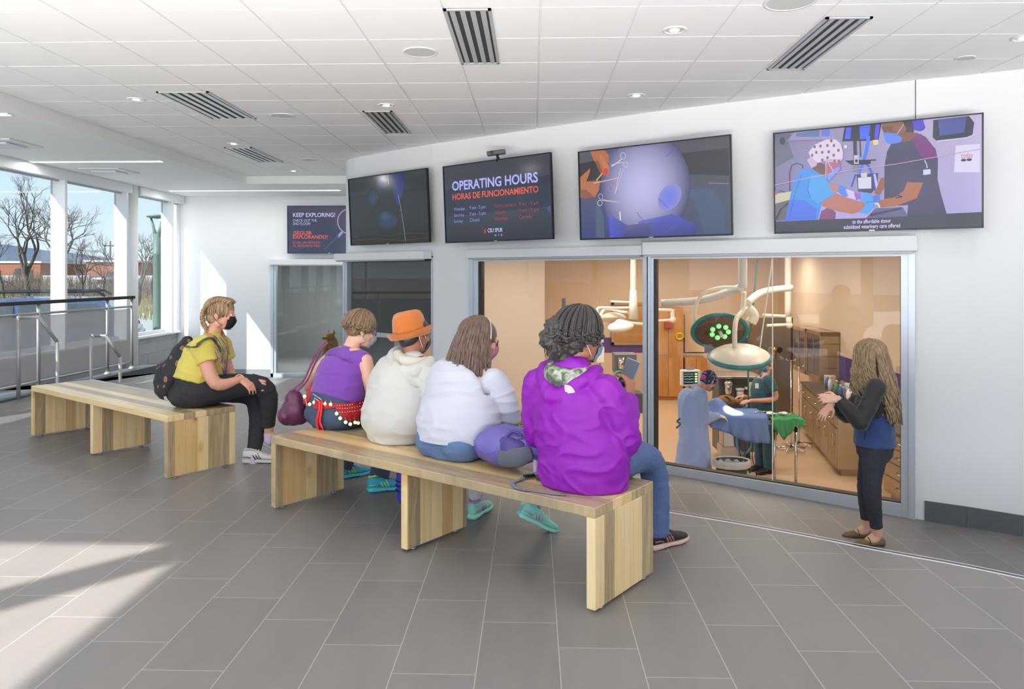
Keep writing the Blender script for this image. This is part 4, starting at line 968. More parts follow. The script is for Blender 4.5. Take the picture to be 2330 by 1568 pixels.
# left exam lamps on a ceiling column
dE = 11.2; cx = W(1441, 700, dE)
t = thing('exam_light', 'pair of small cream exam lamps on a ceiling column, left of the window mullion', 'exam light', (cx.x, cx.y, cx.z))
arm(t, 'column', [V(cx.x, cx.y, ZOC-0.06), W(1441, 722, dE)], 0.045); 
m = B(); tube(m, [W(1441, 660, dE), W(1441, 726, dE)], [0.05, 0.075], 16); obj('hub', m, M_CREAM, t)
arm(t, 'arm', [W(1436, 700, dE), W(1400, 701, dE-0.1), W(1362, 701, dE-0.2), W(1360, 712, dE-0.2)], 0.02); arm(t, 'arm', [W(1436, 712, dE), W(1410, 709, dE+0.1), W(1378, 703, dE+0.2), W(1365, 720, dE)], 0.022)
arm(t, 'arm', [W(1470, 738, dE), W(1440, 736, dE-0.1), W(1410, 730, dE-0.2), W(1402, 735, dE-0.3)], 0.024); arm(t, 'arm', [W(1436, 688, dE), W(1390, 686, dE)], 0.015)
big = lambda px, py, dd, rx, ry, nz: big_small(px, py, dd, rx, ry, nz)
def small_head(t, px, py, dd, rx, ry, nr):
    nr = V(nr).normalized(); x = (V(1, 0, 0)-nr*nr.x).normalized(); y = nr.cross(x); M = Matrix((x, y, nr)).transposed().to_4x4(); M.translation = W(px, py, dd)
    m = B(); rings = [[M @ V(rx*r_*math.cos(2*math.pi*k/36), ry*r_*math.sin(2*math.pi*k/36), z_) for k in range(36)] for r_, z_ in ((0.02, -0.07), (0.5, -0.06), (0.85, -0.03), (1.0, 0.0), (1.0, 0.03), (0.9, 0.045), (0.02, 0.045))]
    ring_tube(m, rings); h = obj('lamp_head', recalc(m), M_CREAM, t)
small_head(t, 1412, 742, dE-0.3, 0.19, 0.14, (0.15, 0.3, -1)); small_head(t, 1395, 722, dE+0.3, 0.2, 0.12, (0, -0.35, -1))
t = thing('jointed_lamp_arm', 'cream jointed arm reaching right from the window mullion, above the yellow sign', 'lamp arm', W(1530, 715, dE))
arm(t, 'upper_arm', [W(1478, 704, dE), W(1529, 706, dE)], 0.024); arm(t, 'drop_arm', [W(1530, 704, dE), W(1531, 726, dE)], 0.03); arm(t, 'lower_arm', [W(1531, 728, dE), W(1478, 731, dE)], 0.02)
m = B(); ball(m, W(1531, 728, dE), 0.05, 2); obj('elbow', m, M_CREAM, t)
# ---------------------------------------------------------------- operating table, drapes, patient, stands
dT = 9.6
ta = W(1606, 945, dT); tb = W(1745, 950, dT); zT = ta.z
t = thing('operating_table', 'operating table pedestal and top under the blue drape', 'table', ((ta.x+tb.x)/2, dT, ZOR))
m = B(); rbox(m, (ta.x, dT-0.02, zT-0.10), (tb.x+0.1, dT+0.5, zT-0.05), 0.01); obj('table_top', m, M_STEEL, t)
cxp = W(1654, 1000, dT+0.2); m = B(); rbox(m, (cxp.x-0.09, dT+0.12, zb_(1020, dT)), (cxp.x+0.09, dT+0.34, zT-0.10), 0.01); obj('column', m, M_STEEL, t)
m = B(); rbox(m, (cxp.x-0.11, dT+0.10, zb_(1045, dT)), (cxp.x+0.11, dT+0.36, zb_(1018, dT)), 0.01); obj('column_sleeve', m, mat('cream_sleeve', srgb(220, 200, 170), 0.5), t)
m = B(); rbox(m, (cxp.x-0.07, dT+0.14, ZOR+0.06), (cxp.x+0.07, dT+0.32, zb_(1045, dT)), 0.01); rbox(m, (cxp.x-0.3, dT, ZOR), (cxp.x+0.3, dT+0.5, ZOR+0.06), 0.01); obj('base', m, M_GASKET, t)
M_DRAPE = mat('blue_surgical_drape', srgb(150, 178, 236), 0.7, var=0.04, vs=6, bump=0.3, bs=30); M_GDR = mat('green_surgical_cloth', srgb(96, 190, 128), 0.7, var=0.08, vs=20, bump=0.5, bs=60)
def drape(x0, x1, y0, y1, zf, hang, seed, nx=36, ny=16, back=0.12, name='drape', mm=None, label='', cat='cloth', th=0.004):
    rnd = random.Random(seed); bm = B(); rows = []
    U = [i/nx for i in range(nx+1)]
    for u in U:
        col = []; x = x0+(x1-x0)*u
        top = lambda yy: zf(x, yy)
        hg = hang(u)
        n1 = 9
        for k in range(n1): # front hanging
            f = k/(n1-1); fold = 0.02*math.sin(u*38+seed)*(1-f)+0.012*noise.noise(V(u*9, f*2, seed))
            col.append(V(x+0.01*math.sin(f*5+u*20), y0-0.03-fold*(1-f)-0.02*(1-f), top(y0)-hg*(1-f)**1.0))
        for k in range(1, ny+1):
            yy = y0+(y1-y0)*k/ny; col.append(V(x, yy, top(yy)+0.006*noise.noise(V(x*14, yy*14, seed))))
        for k in range(1, 5): col.append(V(x, y1+0.03, top(y1)-back*k/4))
        rows.append([bm.verts.new(p) for p in col])
    for i in range(nx):
        for j in range(len(rows[0])-1):
            f = bm.faces.new((rows[i][j], rows[i+1][j], rows[i+1][j+1], rows[i][j+1])); f.smooth = True
    r = bmesh.ops.solidify(bm, geom=bm.faces[:], thickness=th)
    return one(name, bm, mm or M_DRAPE, label, cat)
xp = W(1640, 900, dT).x
def ztab(x, y):
    g = math.exp(-((x-xp)/0.16)**2)*0.17*math.exp(-((y-dT-0.28)/0.2)**2)
    return zT+0.02+g
drape(ta.x-0.06, tb.x-0.02, dT-0.04, dT+0.46, ztab, lambda u: 0.12+0.22*min(1, u*1.4) if u > 0.06 else 0.05, 3, name='surgical_drape', label='blue surgical drape tented over the patient, falling down the front of the table')
# the surgeon's bright task spot on the drape: the surgical light itself
L = bpy.data.lights.new('surgical_beam', 'SPOT'); L.energy = 1500; L.spot_size = 0.24; L.spot_blend = 0.5; L.shadow_soft_size = 0.05; L.color = (1, 0.98, 1.0)
o = bpy.data.objects.new('surgical_light_beam', L); COL.objects.link(o); lp = V(c2.x, c2.y, c2.z)+V(0, 0.12, -0.16); o.location = lp
tg = W(1668, 944, dT+0.05); o.rotation_euler = (tg-lp).to_track_quat('-Z', 'Y').to_euler()
# patient: a brown dog lying under the drape, its head showing
def blob_mesh(prims, voxel=0.006, smooth=6, disp=None): pass
m = B(); hp = W(1662, 906, dT+0.42)
ball(m, hp+V(-0.06, 0.0, -0.03), (0.13, 0.09, 0.07), 3); ball(m, hp+V(0.07, 0.02, -0.045), (0.07, 0.045, 0.035), 3); ball(m, hp+V(0.13, 0.02, -0.05), (0.018, 0.018, 0.015), 2)
tube(m, [hp+V(-0.08, -0.03, 0.03), hp+V(-0.04, -0.07, 0.035), hp+V(0.0, -0.1, -0.02)], [0.03, 0.035, 0.01], 10, flat=(V(0, 0, 1), 0.35))
one('dog', m, mat('brown_dog_fur', srgb(150, 104, 62), 0.9, var=0.15, vs=30, bump=0.6, bs=200), 'brown dog lying on the operating table, head showing beyond the blue drape', 'dog', smooth=True)
# mayo stand with green cloth
dY = 9.55; ma = W(1757, 960, dY); mb = W(1826, 960, dY); zM = zb_(952, dY)
t = thing('instrument_stand', 'wheeled chrome instrument stand with two posts under the green cloth', 'stand', ((ma.x+mb.x)/2, dY+0.15, ZOR))
m = B(); rbox(m, (ma.x, dY, zM-0.03), (mb.x, dY+0.35, zM), 0.01); obj('tray', m, M_STEEL, t)
for px in (1763, 1811):
    p = W(px, 1000, dY); m = B(); tube(m, [V(p.x, dY+0.1, ZOR+0.05), V(p.x, dY+0.1, zM-0.12)], 0.018, 12); po = obj('post', m, M_CHROME, t)
    m = B(); tube(m, [V(p.x, dY+0.1, zM-0.13), V(p.x, dY+0.1, zM-0.02)], 0.010, 10); obj('inner_post', m, M_CHROME, po); m = B(); tube(m, [V(p.x, dY+0.1, zM-0.17), V(p.x, dY+0.1, zM-0.12)], 0.024, 10); obj('collar', m, M_BLACK, po)
m = B(); p, q = W(1763, 1019, dY), W(1811, 1023, dY); tube(m, [V(p.x, dY+0.1, p.z), V(q.x, dY+0.1, q.z)], 0.012, 10); obj('crossbar', m, M_CHROME, t)
m = B(); tube(m, [V(p.x-0.03, dY+0.1, ZOR+0.045), V(q.x+0.03, dY+0.1, ZOR+0.045)], 0.02, 10); tube(m, [V(p.x, dY-0.15, ZOR+0.045), V(p.x, dY+0.4, ZOR+0.045)], 0.018, 10); obj('foot', m, M_CHROME, t)
drape(W(1750, 950, dY).x, W(1822, 950, dY).x, dY-0.01, dY+0.36, lambda x, y: zM+0.02+0.02*noise.noise(V(x*9, y*9, 7)), lambda u: 0.10+0.16*max(0, 1-abs(u-0.38)/0.35)+0.03*math.sin(u*25), 9, name='green_cloth', mm=M_GDR, label='crumpled green surgical cloth over the instrument stand')
# instruments: forceps, gauze
def forceps(c, a, label, L_=0.14):
    M = Matrix.Translation(c) @ Matrix.Rotation(a, 4, 'Z'); m = B()
    for s in (-1, 1):
        tube(m, [M @ V(0, s*0.004, 0), M @ V(L_*0.4, 0, 0), M @ V(L_*0.8, -s*0.012, 0)], 0.0035, 6); ring = [M @ V(L_*0.8+0.014+0.014*math.cos(k*math.pi/6), -s*0.02+0.012*math.sin(k*math.pi/6), 0) for k in range(13)]; tube(m, ring, 0.0025, 5)
    one('forceps', m, M_CHROME, label, 'forceps', 'forceps laid on the surgical drapes')
zz = zT+0.035
forceps(V(W(1718, 950, dT).x, dT+0.1, zz), 0.5, 'forceps on the blue drape nearest the bright spot'); forceps(V(W(1735, 950, dT).x, dT+0.16, zz), 0.1, 'forceps on the right end of the blue drape'); forceps(V(W(1766, 955, dY).x, dY+0.12, zM+0.05), 0.3, 'forceps on the left part of the green cloth'); forceps(V(W(1795, 955, dY).x, dY+0.1, zM+0.05), 0.7, 'forceps on the right part of the green cloth')
for px, lb in ((1757, 'crumpled white gauze where the blue drape meets the green cloth'), (1786, 'crumpled white gauze in the middle of the green cloth')):
    p = W(px, 945, dY); m = B(); ball(m, V(p.x, dY+0.16, zM+0.05), (0.055, 0.05, 0.018), 3)
    for v in m.verts: v.co += V(0, 0, 0.014*noise.noise(v.co*40))+V(0.02*noise.noise(v.co*25), 0.02*noise.noise(v.co*21), 0)
    one('gauze', m, mat('gauze_white', srgb(232, 222, 208), 0.9), lb, 'gauze')
# waste bin with clear liner
pb = W(1661, 1060, 9.05)
t = thing('waste_bin', 'black waste bin with a clear plastic liner in front of the operating table', 'bin', (pb.x, 9.05, ZOR))
zt2 = zb_(1047, 8.98)
m = B(); lathe(m, [(0.15, 0), (0.19, zt2-ZOR-0.02), (0.2, zt2-ZOR), (0.185, zt2-ZOR), (0.14, 0.03)], seg=32); 
for v in m.verts: v.co.y *= 0.8
obj('body', recalc(m), mat('charcoal_bin_plastic', srgb(56, 52, 50), 0.5), t, local=True)
m = B(); h2 = zt2-ZOR; rings = []
for r_, z_ in ((0.17, h2-0.06), (0.20, h2+0.01), (0.215, h2+0.012), (0.220, h2-0.035), (0.215, h2-0.075)): rings.append([V((r_+0.006*math.sin(k*1.7))*math.cos(2*math.pi*k/40), 0.8*(r_+0.006*math.sin(k*1.7))*math.sin(2*math.pi*k/40), z_) for k in range(40)])
ring_tube(m, rings, cap=False); obj('liner', m, glassmat('clear_liner', (0.62, 0.60, 0.58), 1.2, 0.2, 0.06), t, local=True)
# patient monitor
dN = 9.9; pm = W(1568, 858, dN)
t = thing('patient_monitor', 'white patient monitor with a dark waveform screen left of the surgeon', 'monitor', (pm.x, dN, ZOR))
Mm = Matrix.Translation((pm.x, dN, pm.z)) @ Matrix.Rotation(0.15, 4, 'Z')
m = B(); rbox(m, (-0.128, -0.05, -0.105), (0.128, 0.05, 0.105), 0.015, M=Mm); hs = obj('housing', m, mat('monitor_white', srgb(235, 228, 218), 0.4), t)
m = B(); box(m, (-0.108, -0.053, -0.08), (0.088, -0.049, 0.08), M=Mm); sc = obj('screen', m, mat('monitor_dark', srgb(38, 44, 70), 0.2), t)
m = B(); cols = [emis('trace_green', (0.3, 1, 0.2), 1.0), emis('trace_yellow', (1, 0.9, 0.2), 1.0), emis('trace_violet', (0.5, 0.3, 1), 1.0)]
for k, (zz_, ci) in enumerate(((0.055, 0), (0.025, 1), (-0.01, 2), (-0.05, 0))):
    pts = [Mm @ V(-0.1+0.13*i/30, -0.0545, zz_+0.010*(math.sin(i*1.3+k) if i % 7 == 3 else 0)+0.002*math.sin(i)) for i in range(31)]; t_ = bmesh.new(); tube(t_, pts, 0.0015, 4, mi=ci); join(m, t_)
for k in range(4): box(m, (0.045, -0.0545, 0.045-k*0.033), (0.08, -0.053, 0.065-k*0.033), mi=k % 3, M=Mm)
obj('traces', m, cols, sc)
m = B(); rbox(m, (-0.045, -0.02, 0.105), (0.045, 0.03, 0.125), 0.004, M=Mm); obj('handle', m, mat('monitor_blue', srgb(120, 130, 190), 0.4), t)
m = B(); tube(m, [V(pm.x, dN+0.02, pm.z-0.1), V(pm.x, dN+0.02, ZOR+0.06)], 0.016, 10); rbox(m, (pm.x-0.2, dN-0.18, ZOR), (pm.x+0.2, dN+0.22, ZOR+0.05), 0.01); obj('pole', m, M_STEEL, t)
# anaesthesia machine
dA2 = 11.2; xa_, xb_ = W2(1632, dA2), W2(1712, dA2); za = zb_(938, dA2)
t = thing('anaesthesia_machine', 'dark anaesthesia machine with a steel vaporiser between the two clinicians', 'machine', ((xa_+xb_)/2, dA2, ZOR))
m = B(); rbox(m, (xa_, dA2, ZOR+0.1), (xb_, dA2+0.4, zb_(858, dA2)), 0.01); obj('cabinet', m, mat('dark_machine_body', srgb(92, 90, 92), 0.4, 0.2), t)
m = B(); rbox(m, (xa_-0.06, dA2-0.1, zb_(858, dA2)), (xb_+0.1, dA2+0.45, zb_(853, dA2)), 0.006); obj('top_shelf', m, M_SHELFST, t)
vx = W2(1654, dA2-0.08); m = B(); cyl(m, (vx, dA2-0.08, zb_(893, dA2)), (vx, dA2-0.08, zb_(862, dA2)), 0.055, seg=20); cyl(m, (vx, dA2-0.08, zb_(872, dA2)), (vx, dA2-0.08, zb_(864, dA2)), 0.065, seg=20); obj('vaporiser', m, M_CHROME, t)
vx = W2(1680, dA2-0.08); m = B(); cyl(m, (vx, dA2-0.08, zb_(900, dA2)), (vx, dA2-0.08, zb_(884, dA2)), 0.05, seg=20); cyl(m, (vx, dA2-0.08, zb_(884, dA2)), (vx, dA2-0.08, zb_(880, dA2)), 0.062, seg=20); obj('absorber', m, mat('white_granules', srgb(226, 214, 214), 0.6), t)
m = B(); rbox(m, (W2(1698, dA2), dA2-0.05, zb_(905, dA2)), (W2(1712, dA2), dA2, zb_(866, dA2)), 0.006); cyl(m, (W2(1692, dA2), dA2-0.02, zb_(880, dA2)), (W2(1692, dA2), dA2-0.06, zb_(880, dA2)), 0.02, seg=16); obj('control_panel', m, M_CREAM, t)
for k in range(2): m = B(); cyl(m, (xa_+0.1+k*(xb_-xa_-0.2), dA2+0.05, ZOR+0.05), (xa_+0.14+k*(xb_-xa_-0.2), dA2+0.05, ZOR+0.05), 0.05, seg=16); obj('castor', m, M_BLACK, t)
m = B(); tube(m, smoothpath([W(1672, 915, dT+0.5), W(1690, 912, 10.6), W(1700, 925, 10.6), W(1692, 930, dT+0.55)], 6), 0.022, 10); one('breathing_hose', m, mat('pale_blue_hose', srgb(112, 178, 200), 0.4), 'pale blue breathing hose curving behind the dog', 'hose')
m = B(); tube(m, smoothpath([W(1676, 992, dT-0.0), W(1678, 1018, dT), W(1694, 1032, dT), W(1709, 1015, dT), W(1709, 992, dT)], 6), 0.014, 10); one('breathing_hose', m, mat('pale_blue_hose', srgb(112, 178, 200), 0.4), 'pale blue hose looping below the operating table', 'hose')
for k, (pts, lb) in enumerate((([(1684, 994), (1683, 1030), (1692, 1052), (1690, 1066)], 'left dark blue cable hanging below the operating table'), ([(1692, 994), (1697, 1028), (1686, 1046), (1695, 1070)], 'middle dark blue cable hanging below the operating table'), ([(1713, 992), (1712, 1040), (1720, 1075), (1722, 1092)], 'right dark blue cable hanging beside the teal trousers'))):
    m = B(); tube(m, smoothpath([W(x, y, dT-0.05) for x, y in pts], 6), 0.006, 6); one('cable', m, mat('navy_cable', srgb(52, 44, 104), 0.5), lb, 'cable')
pf = W(1708, 1068, 9.3); m = B(); rbox(m, (pf.x-0.09, 9.25, ZOR), (pf.x+0.09, 9.5, ZOR+0.07), 0.02); tube(m, smoothpath([V(pf.x, 9.3, ZOR+0.07), V(pf.x+0.02, 9.28, ZOR+0.22), V(pf.x+0.08, 9.3, ZOR+0.2), V(pf.x+0.1, 9.3, ZOR+0.05)], 5), 0.012, 8); one('foot_pedal', m, mat('navy_cable', srgb(52, 44, 104), 0.5), 'dark foot pedal with a coiled blue cable beside the waste bin', 'pedal')
# IV poles and hanging things behind the man
for k, (px, top, d, lb) in enumerate(((1800, 820, 11.6, 'left chrome drip pole behind the scrubs-wearing helper'), (1818, 835, 11.9, 'right chrome drip pole in front of the tan cabinet'))):
    p = W(px, 900, d); z_ = zb_(top, d); t = thing('drip_pole', lb, 'drip stand', (p.x, p.y, ZOR))
    m = B(); tube(m, [V(0, 0, 0.04), V(0, 0, z_-ZOR)], 0.012, 10); obj('pole', m, M_CHROME, t, local=True)
    m = B(); [tube(m, [V(0, 0, 0.08), V(0.25*math.cos(a), 0.25*math.sin(a), 0.03)], 0.012, 8) for a in (0.3, 1.56, 2.8, 4.1, 5.3)]; obj('wheel_base', m, M_CHROME, t, local=True)
    m = B(); tube(m, [V(-0.08, 0, z_-ZOR+0.03), V(-0.06, 0, z_-ZOR), V(0.06, 0, z_-ZOR), V(0.08, 0, z_-ZOR+0.03)], 0.006, 6); obj('hook', m, M_CHROME, t, local=True)
p = W(1776, 840, 11.4)
t = thing('oxygen_regulator', 'brass and steel gas regulator mounted near the stainless cabinet', 'regulator', W(1766, 800, 12.6)); c = W(1766, 797, 12.9); c.y = 13.1
m = B(); ball(m, c, 0.06, 2); tube(m, [c, c+V(0, 0, -0.14)], 0.03, 12); obj('body', m, mat('brass', srgb(190, 150, 96), 0.25, 0.9), t); m = B(); cyl(m, c+V(0.07, -0.02, 0), c+V(0.07, -0.05, 0), 0.05, seg=20); obj('gauge', m, M_BLACK, t)
# trolley with drawers and tubing seen left of the mullion
dR = 12.2; xa2, xb2 = W2(1398, dR), W2(1448, dR)
t = thing('equipment_trolley', 'grey equipment trolley with a ventilator, seen left of the window mullion', 'trolley', ((xa2+xb2)/2, dR, ZOR))
m = B(); rbox(m, (xa2, dR, zb_(850, dR)), (xb2, dR+0.4, zb_(806, dR)), 0.01); obj('cabinet', m, mat('grey_machine', srgb(116, 116, 124), 0.4, 0.2), t)
m = B(); cyl(m, (W2(1412, dR), dR-0.05, zb_(838, dR)), (W2(1412, dR), dR-0.05, zb_(812, dR)), 0.05, seg=18); obj('vaporiser', m, M_CHROME, t)
m = B(); rbox(m, (xa2, dR+0.02, zb_(940, dR)), (xb2+0.1, dR+0.4, zb_(895, dR)), 0.01); obj('drawer_unit', m, mat('dark_machine_body', srgb(92, 90, 92), 0.4, 0.2), t)
for x in (xa2+0.03, xb2-0.03):
    m = B(); tube(m, [V(x, dR+0.3, ZOR+0.05), V(x, dR+0.3, zb_(850, dR))], 0.015, 8); obj('leg', m, M_STEEL, t); m = B(); ball(m, V(x, dR+0.3, ZOR+0.045), 0.045, 2); obj('castor', m, M_BLACK, t)
m = B(); tube(m, smoothpath([W(1395, 870, dR-0.1), W(1400, 848, dR-0.1), W(1420, 846, dR-0.1), W(1415, 870, dR-0.1), W(1400, 880, dR-0.1)], 6), 0.016, 8); obj('green_tube', m, mat('green_tubing', srgb(120, 190, 160), 0.4), t)
p = W(1366, 808, 11.8); t = thing('vital_monitor', 'small cream monitor on a pole beside the masked face of the magenta-jacket wearer', 'monitor', (p.x, p.y, ZOR))
m = B(); rbox(m, (p.x-0.06, p.y-0.04, p.z-0.12), (p.x+0.06, p.y+0.04, p.z+0.13), 0.01); obj('housing', m, M_CREAM, t); m = B(); rbox(m, (p.x-0.05, p.y-0.04, p.z+0.2), (p.x+0.05, p.y+0.04, p.z+0.38), 0.01); obj('upper_housing', m, M_CREAM, t)
m = B(); tube(m, [V(p.x, p.y+0.05, ZOR+0.05), V(p.x, p.y+0.05, p.z+0.35)], 0.014, 8); rbox(m, (p.x-0.2, p.y-0.15, ZOR), (p.x+0.2, p.y+0.25, ZOR+0.05), 0.01); obj('pole', m, M_STEEL, t)
p = W(1452, 1005, 10.3); m = B(); tube(m, smoothpath([V(p.x-0.15, 10.3, ZOR+0.02), V(p.x, 10.1, ZOR+0.02), V(p.x+0.15, 10.35, ZOR+0.02), V(p.x+0.02, 10.5, ZOR+0.02)], 6), 0.018, 8); rbox(m, (p.x-0.06, 10.2, ZOR), (p.x+0.06, 10.4, ZOR+0.08), 0.02); one('foot_switch', m, M_BLACK, 'black foot switch and cord on the clinic floor left of the mullion', 'foot switch')

# ---------------------------------------------------------------- the other two windows: dark shade bay and far bay
WBm = thing('window_14', None, None, ((b0.x+b1.x)/2, (b0.y+b1.y)/2, -0.57)); del WBm['local']; WBm['kind'] = 'structure'
dB2 = V(b1.x-b0.x, b1.y-b0.y).normalized(); p0 = V(b0.x, b0.y); p1_ = V(b1.x, b1.y); LB = (p1_-p0).length
m = B(); wallbox(m, p0, p0+dB2*0.035, -0.6, ZW-0.08, -0.03, 0.10); wallbox(m, p0+dB2*0.035, p0+dB2*0.085, -0.6, ZW-0.08, -0.015, 0.10); wallbox(m, p0, p1_, -0.6, -0.48, -0.02, 0.1); wallbox(m, p0, p1_, zb_(768, 10.2), zb_(758, 10.2), -0.01, 0.05)
wallbox(m, p1_-dB2*0.02, p1_, -0.6, ZW-0.08, -0.015, 0.10); obj('frame', m, M_ALU, WBm)
m = B(); wallbox(m, p0+dB2*0.085, p1_-dB2*0.02, -0.48, ZW-0.09, 0.03, 0.034); 
bm_ = bmesh.new(); a = p0+dB2*0.085; b = p1_-dB2*0.02; nB = V(-dB2.y, dB2.x)*0.032; quad(bm_, (*(a+nB), -0.48), (*(b+nB), -0.48), (*(b+nB), ZW-0.09), (*(a+nB), ZW-0.09)); m.free(); obj('pane', bm_, M_GLASS, WBm)
M_SHADE = mat('charcoal_shade_fabric', srgb(76, 75, 74), 0.9, var=0.03, vs=300, bump=0.2, bs=900)
t = thing('window_blind', 'charcoal roller shade drawn down behind the corner window, above the seated people', 'shade', ((b0.x+b1.x)/2, (b0.y+b1.y)/2+0.08, 0))
m = B(); wallbox(m, a, b, zb_(762, 10.2), ZW-0.03, 0.06, 0.064); obj('fabric', m, M_SHADE, t); m = B(); wallbox(m, a, b, zb_(764, 10.2)-0.02, zb_(762, 10.2), 0.055, 0.07); obj('hem_bar', m, M_ALU, t)
# small reception room behind it
M_GREYW = mat('cool_grey_wall', srgb(150, 156, 160), 0.7)
bm = B(); prism(bm, [(PA[1].x+0.16, 11.6), (PA[1].x+0.16, 18.2), (-7.2, 18.2), (-7.2, YB+0.2), (-7.35, YB+0.2), (-7.35, 18.35), (-2.0, 18.35), (-2.0, 11.6)], -1.3, ZOC); struct('reception_wall', recalc(bm), M_GREYW)
bm = B(); box(bm, (-7.3, YB+0.19, -0.65), (-2.2, 18.3, -0.57)); box(bm, (-2.1, 10.4, ZOR+0.001), (-2.0, 10.9, -0.5)); struct('reception_floor', bm, mat('grey_lobby_floor', srgb(150, 152, 155), 0.4))
bm = B(); box(bm, (-7.3, YB+0.2, ZOC), (-2.16, 18.3, ZOC+0.1)); struct('reception_ceiling', bm, M_SOFFIT)
L = bpy.data.lights.new('reception_light', 'AREA'); L.shape = 'RECTANGLE'; L.size = 1.2; L.size_y = 0.3; L.energy = 90; L.color = (1, 0.93, 0.85)
t = thing('reception_ceiling_light', 'flush light panel in the ceiling beyond the far window', 'ceiling light', (-4.6, 16.2, ZOC-0.03)); m = B(); rbox(m, (-5.2, 16.05, ZOC-0.03), (-4.0, 16.35, ZOC), 0.005); obj('housing', m, M_ALUW, t)
o = bpy.data.objects.new('reception_beam', L); COL.objects.link(o); o.parent = t; o.location = (0, 0, -0.01)
# far bay frame + glass
t = thing('window_15', None, None, ((xa0+xa1)/2, YB, -0.57)); del t['local']; t['kind'] = 'structure'
m = B(); box(m, (xa0, YB-0.02, -0.6), (xa0+0.05, YB+0.12, ZW-0.09)); box(m, (xa0+0.05, YB-0.0, -0.6), (xa0+0.10, YB+0.1, ZW-0.09)); box(m, (xa0, YB-0.02, -0.6), (xa1-0.5, YB+0.1, -0.50)); box(m, (xa0, YB-0.02, ZW-0.13), (xa1-0.5, YB+0.1, ZW-0.06)); obj('frame', m, M_ALU, t)
m = B(); quad(m, (xa0+0.1, YB+0.03, -0.5), (xa1-0.5, YB+0.03, -0.5), (xa1-0.5, YB+0.03, ZW-0.1), (xa0+0.1, YB+0.03, ZW-0.1)); obj('pane', m, glassmat('far_bay_glass', (0.62, 0.68, 0.68), 1.6), t)
# counter behind the shade, hidden mostly by the seated people
m = B(); pc = W(900, 850, 11.6); rbox(m, (-2.0+0.16, 11.3, ZOR), (-1.2, 11.8, -0.28), 0.01); one('reception_counter', m, mat('brown_counter', srgb(140, 96, 66), 0.5), 'brown counter behind the glass between the hat wearer and the wall', 'counter')
# seated dog figure behind the far window
sx_ = W(752, 760, 15.3).x; zz0 = CAMH+(HZ-772)*15.3/FPX
b_ = B(); ball(b_, (sx_, 15.3, zz0-0.16), (0.13, 0.12, 0.24), 3); ball(b_, (sx_-0.01, 15.22, zz0+0.06), (0.085, 0.09, 0.09), 3); ball(b_, (sx_-0.09, 15.16, zz0+0.03), (0.08, 0.045, 0.04), 3)
for k in (-1, 1): tube(b_, [V(sx_+k*0.05, 15.25, zz0+0.1), V(sx_+k*0.06, 15.25, zz0+0.2)], [0.035, 0.006], 8)
for k in (-1, 1): tube(b_, [V(sx_+k*0.06-0.05, 15.2, zz0-0.1), V(sx_+k*0.06-0.07, 15.2, -0.57)], [0.05, 0.04], 10)
ball(b_, (sx_+0.06, 15.32, -0.42), (0.16, 0.15, 0.15), 3)
one('dog_figure', b_, mat('tan_dog_plush', srgb(170, 134, 72), 0.9, var=0.45, vs=9, bump=0.5, bs=150), 'tan and black seated dog figure behind the far window, beside the purple top', 'figure', smooth=True)
# ================================================================ screens on the wall
def text_polys(s, size, bold=0.0, align='LEFT'):
    """filled outlines of a string in the plane, baseline at 0"""
    cu = bpy.data.curves.new('lettering', 'FONT'); cu.body = s; cu.size = size; cu.align_x = align; cu.offset = bold; cu.resolution_u = 3
    o = bpy.data.objects.new('lettering', cu); COL.objects.link(o)
    bpy.context.view_layer.update()
    me = bpy.data.meshes.new_from_object(o.evaluated_get(bpy.context.evaluated_depsgraph_get()))
    out = ([V(v.co) for v in me.vertices], [tuple(p.vertices) for p in me.polygons])
    COL.objects.unlink(o); bpy.data.objects.remove(o); bpy.data.curves.remove(cu); bpy.data.meshes.remove(me); return out
_g = G('lit_display'); _a = _g.n('ShaderNodeAttribute'); _a.attribute_name = 'pic'
_g.fin((0.012, 0.013, 0.016), 0.12); _g.l(_a.outputs['Color'], _g.b.inputs['Emission Color']); _g.b.inputs['Emission Strength'].default_value = 0.95
M_PIC = _g.m
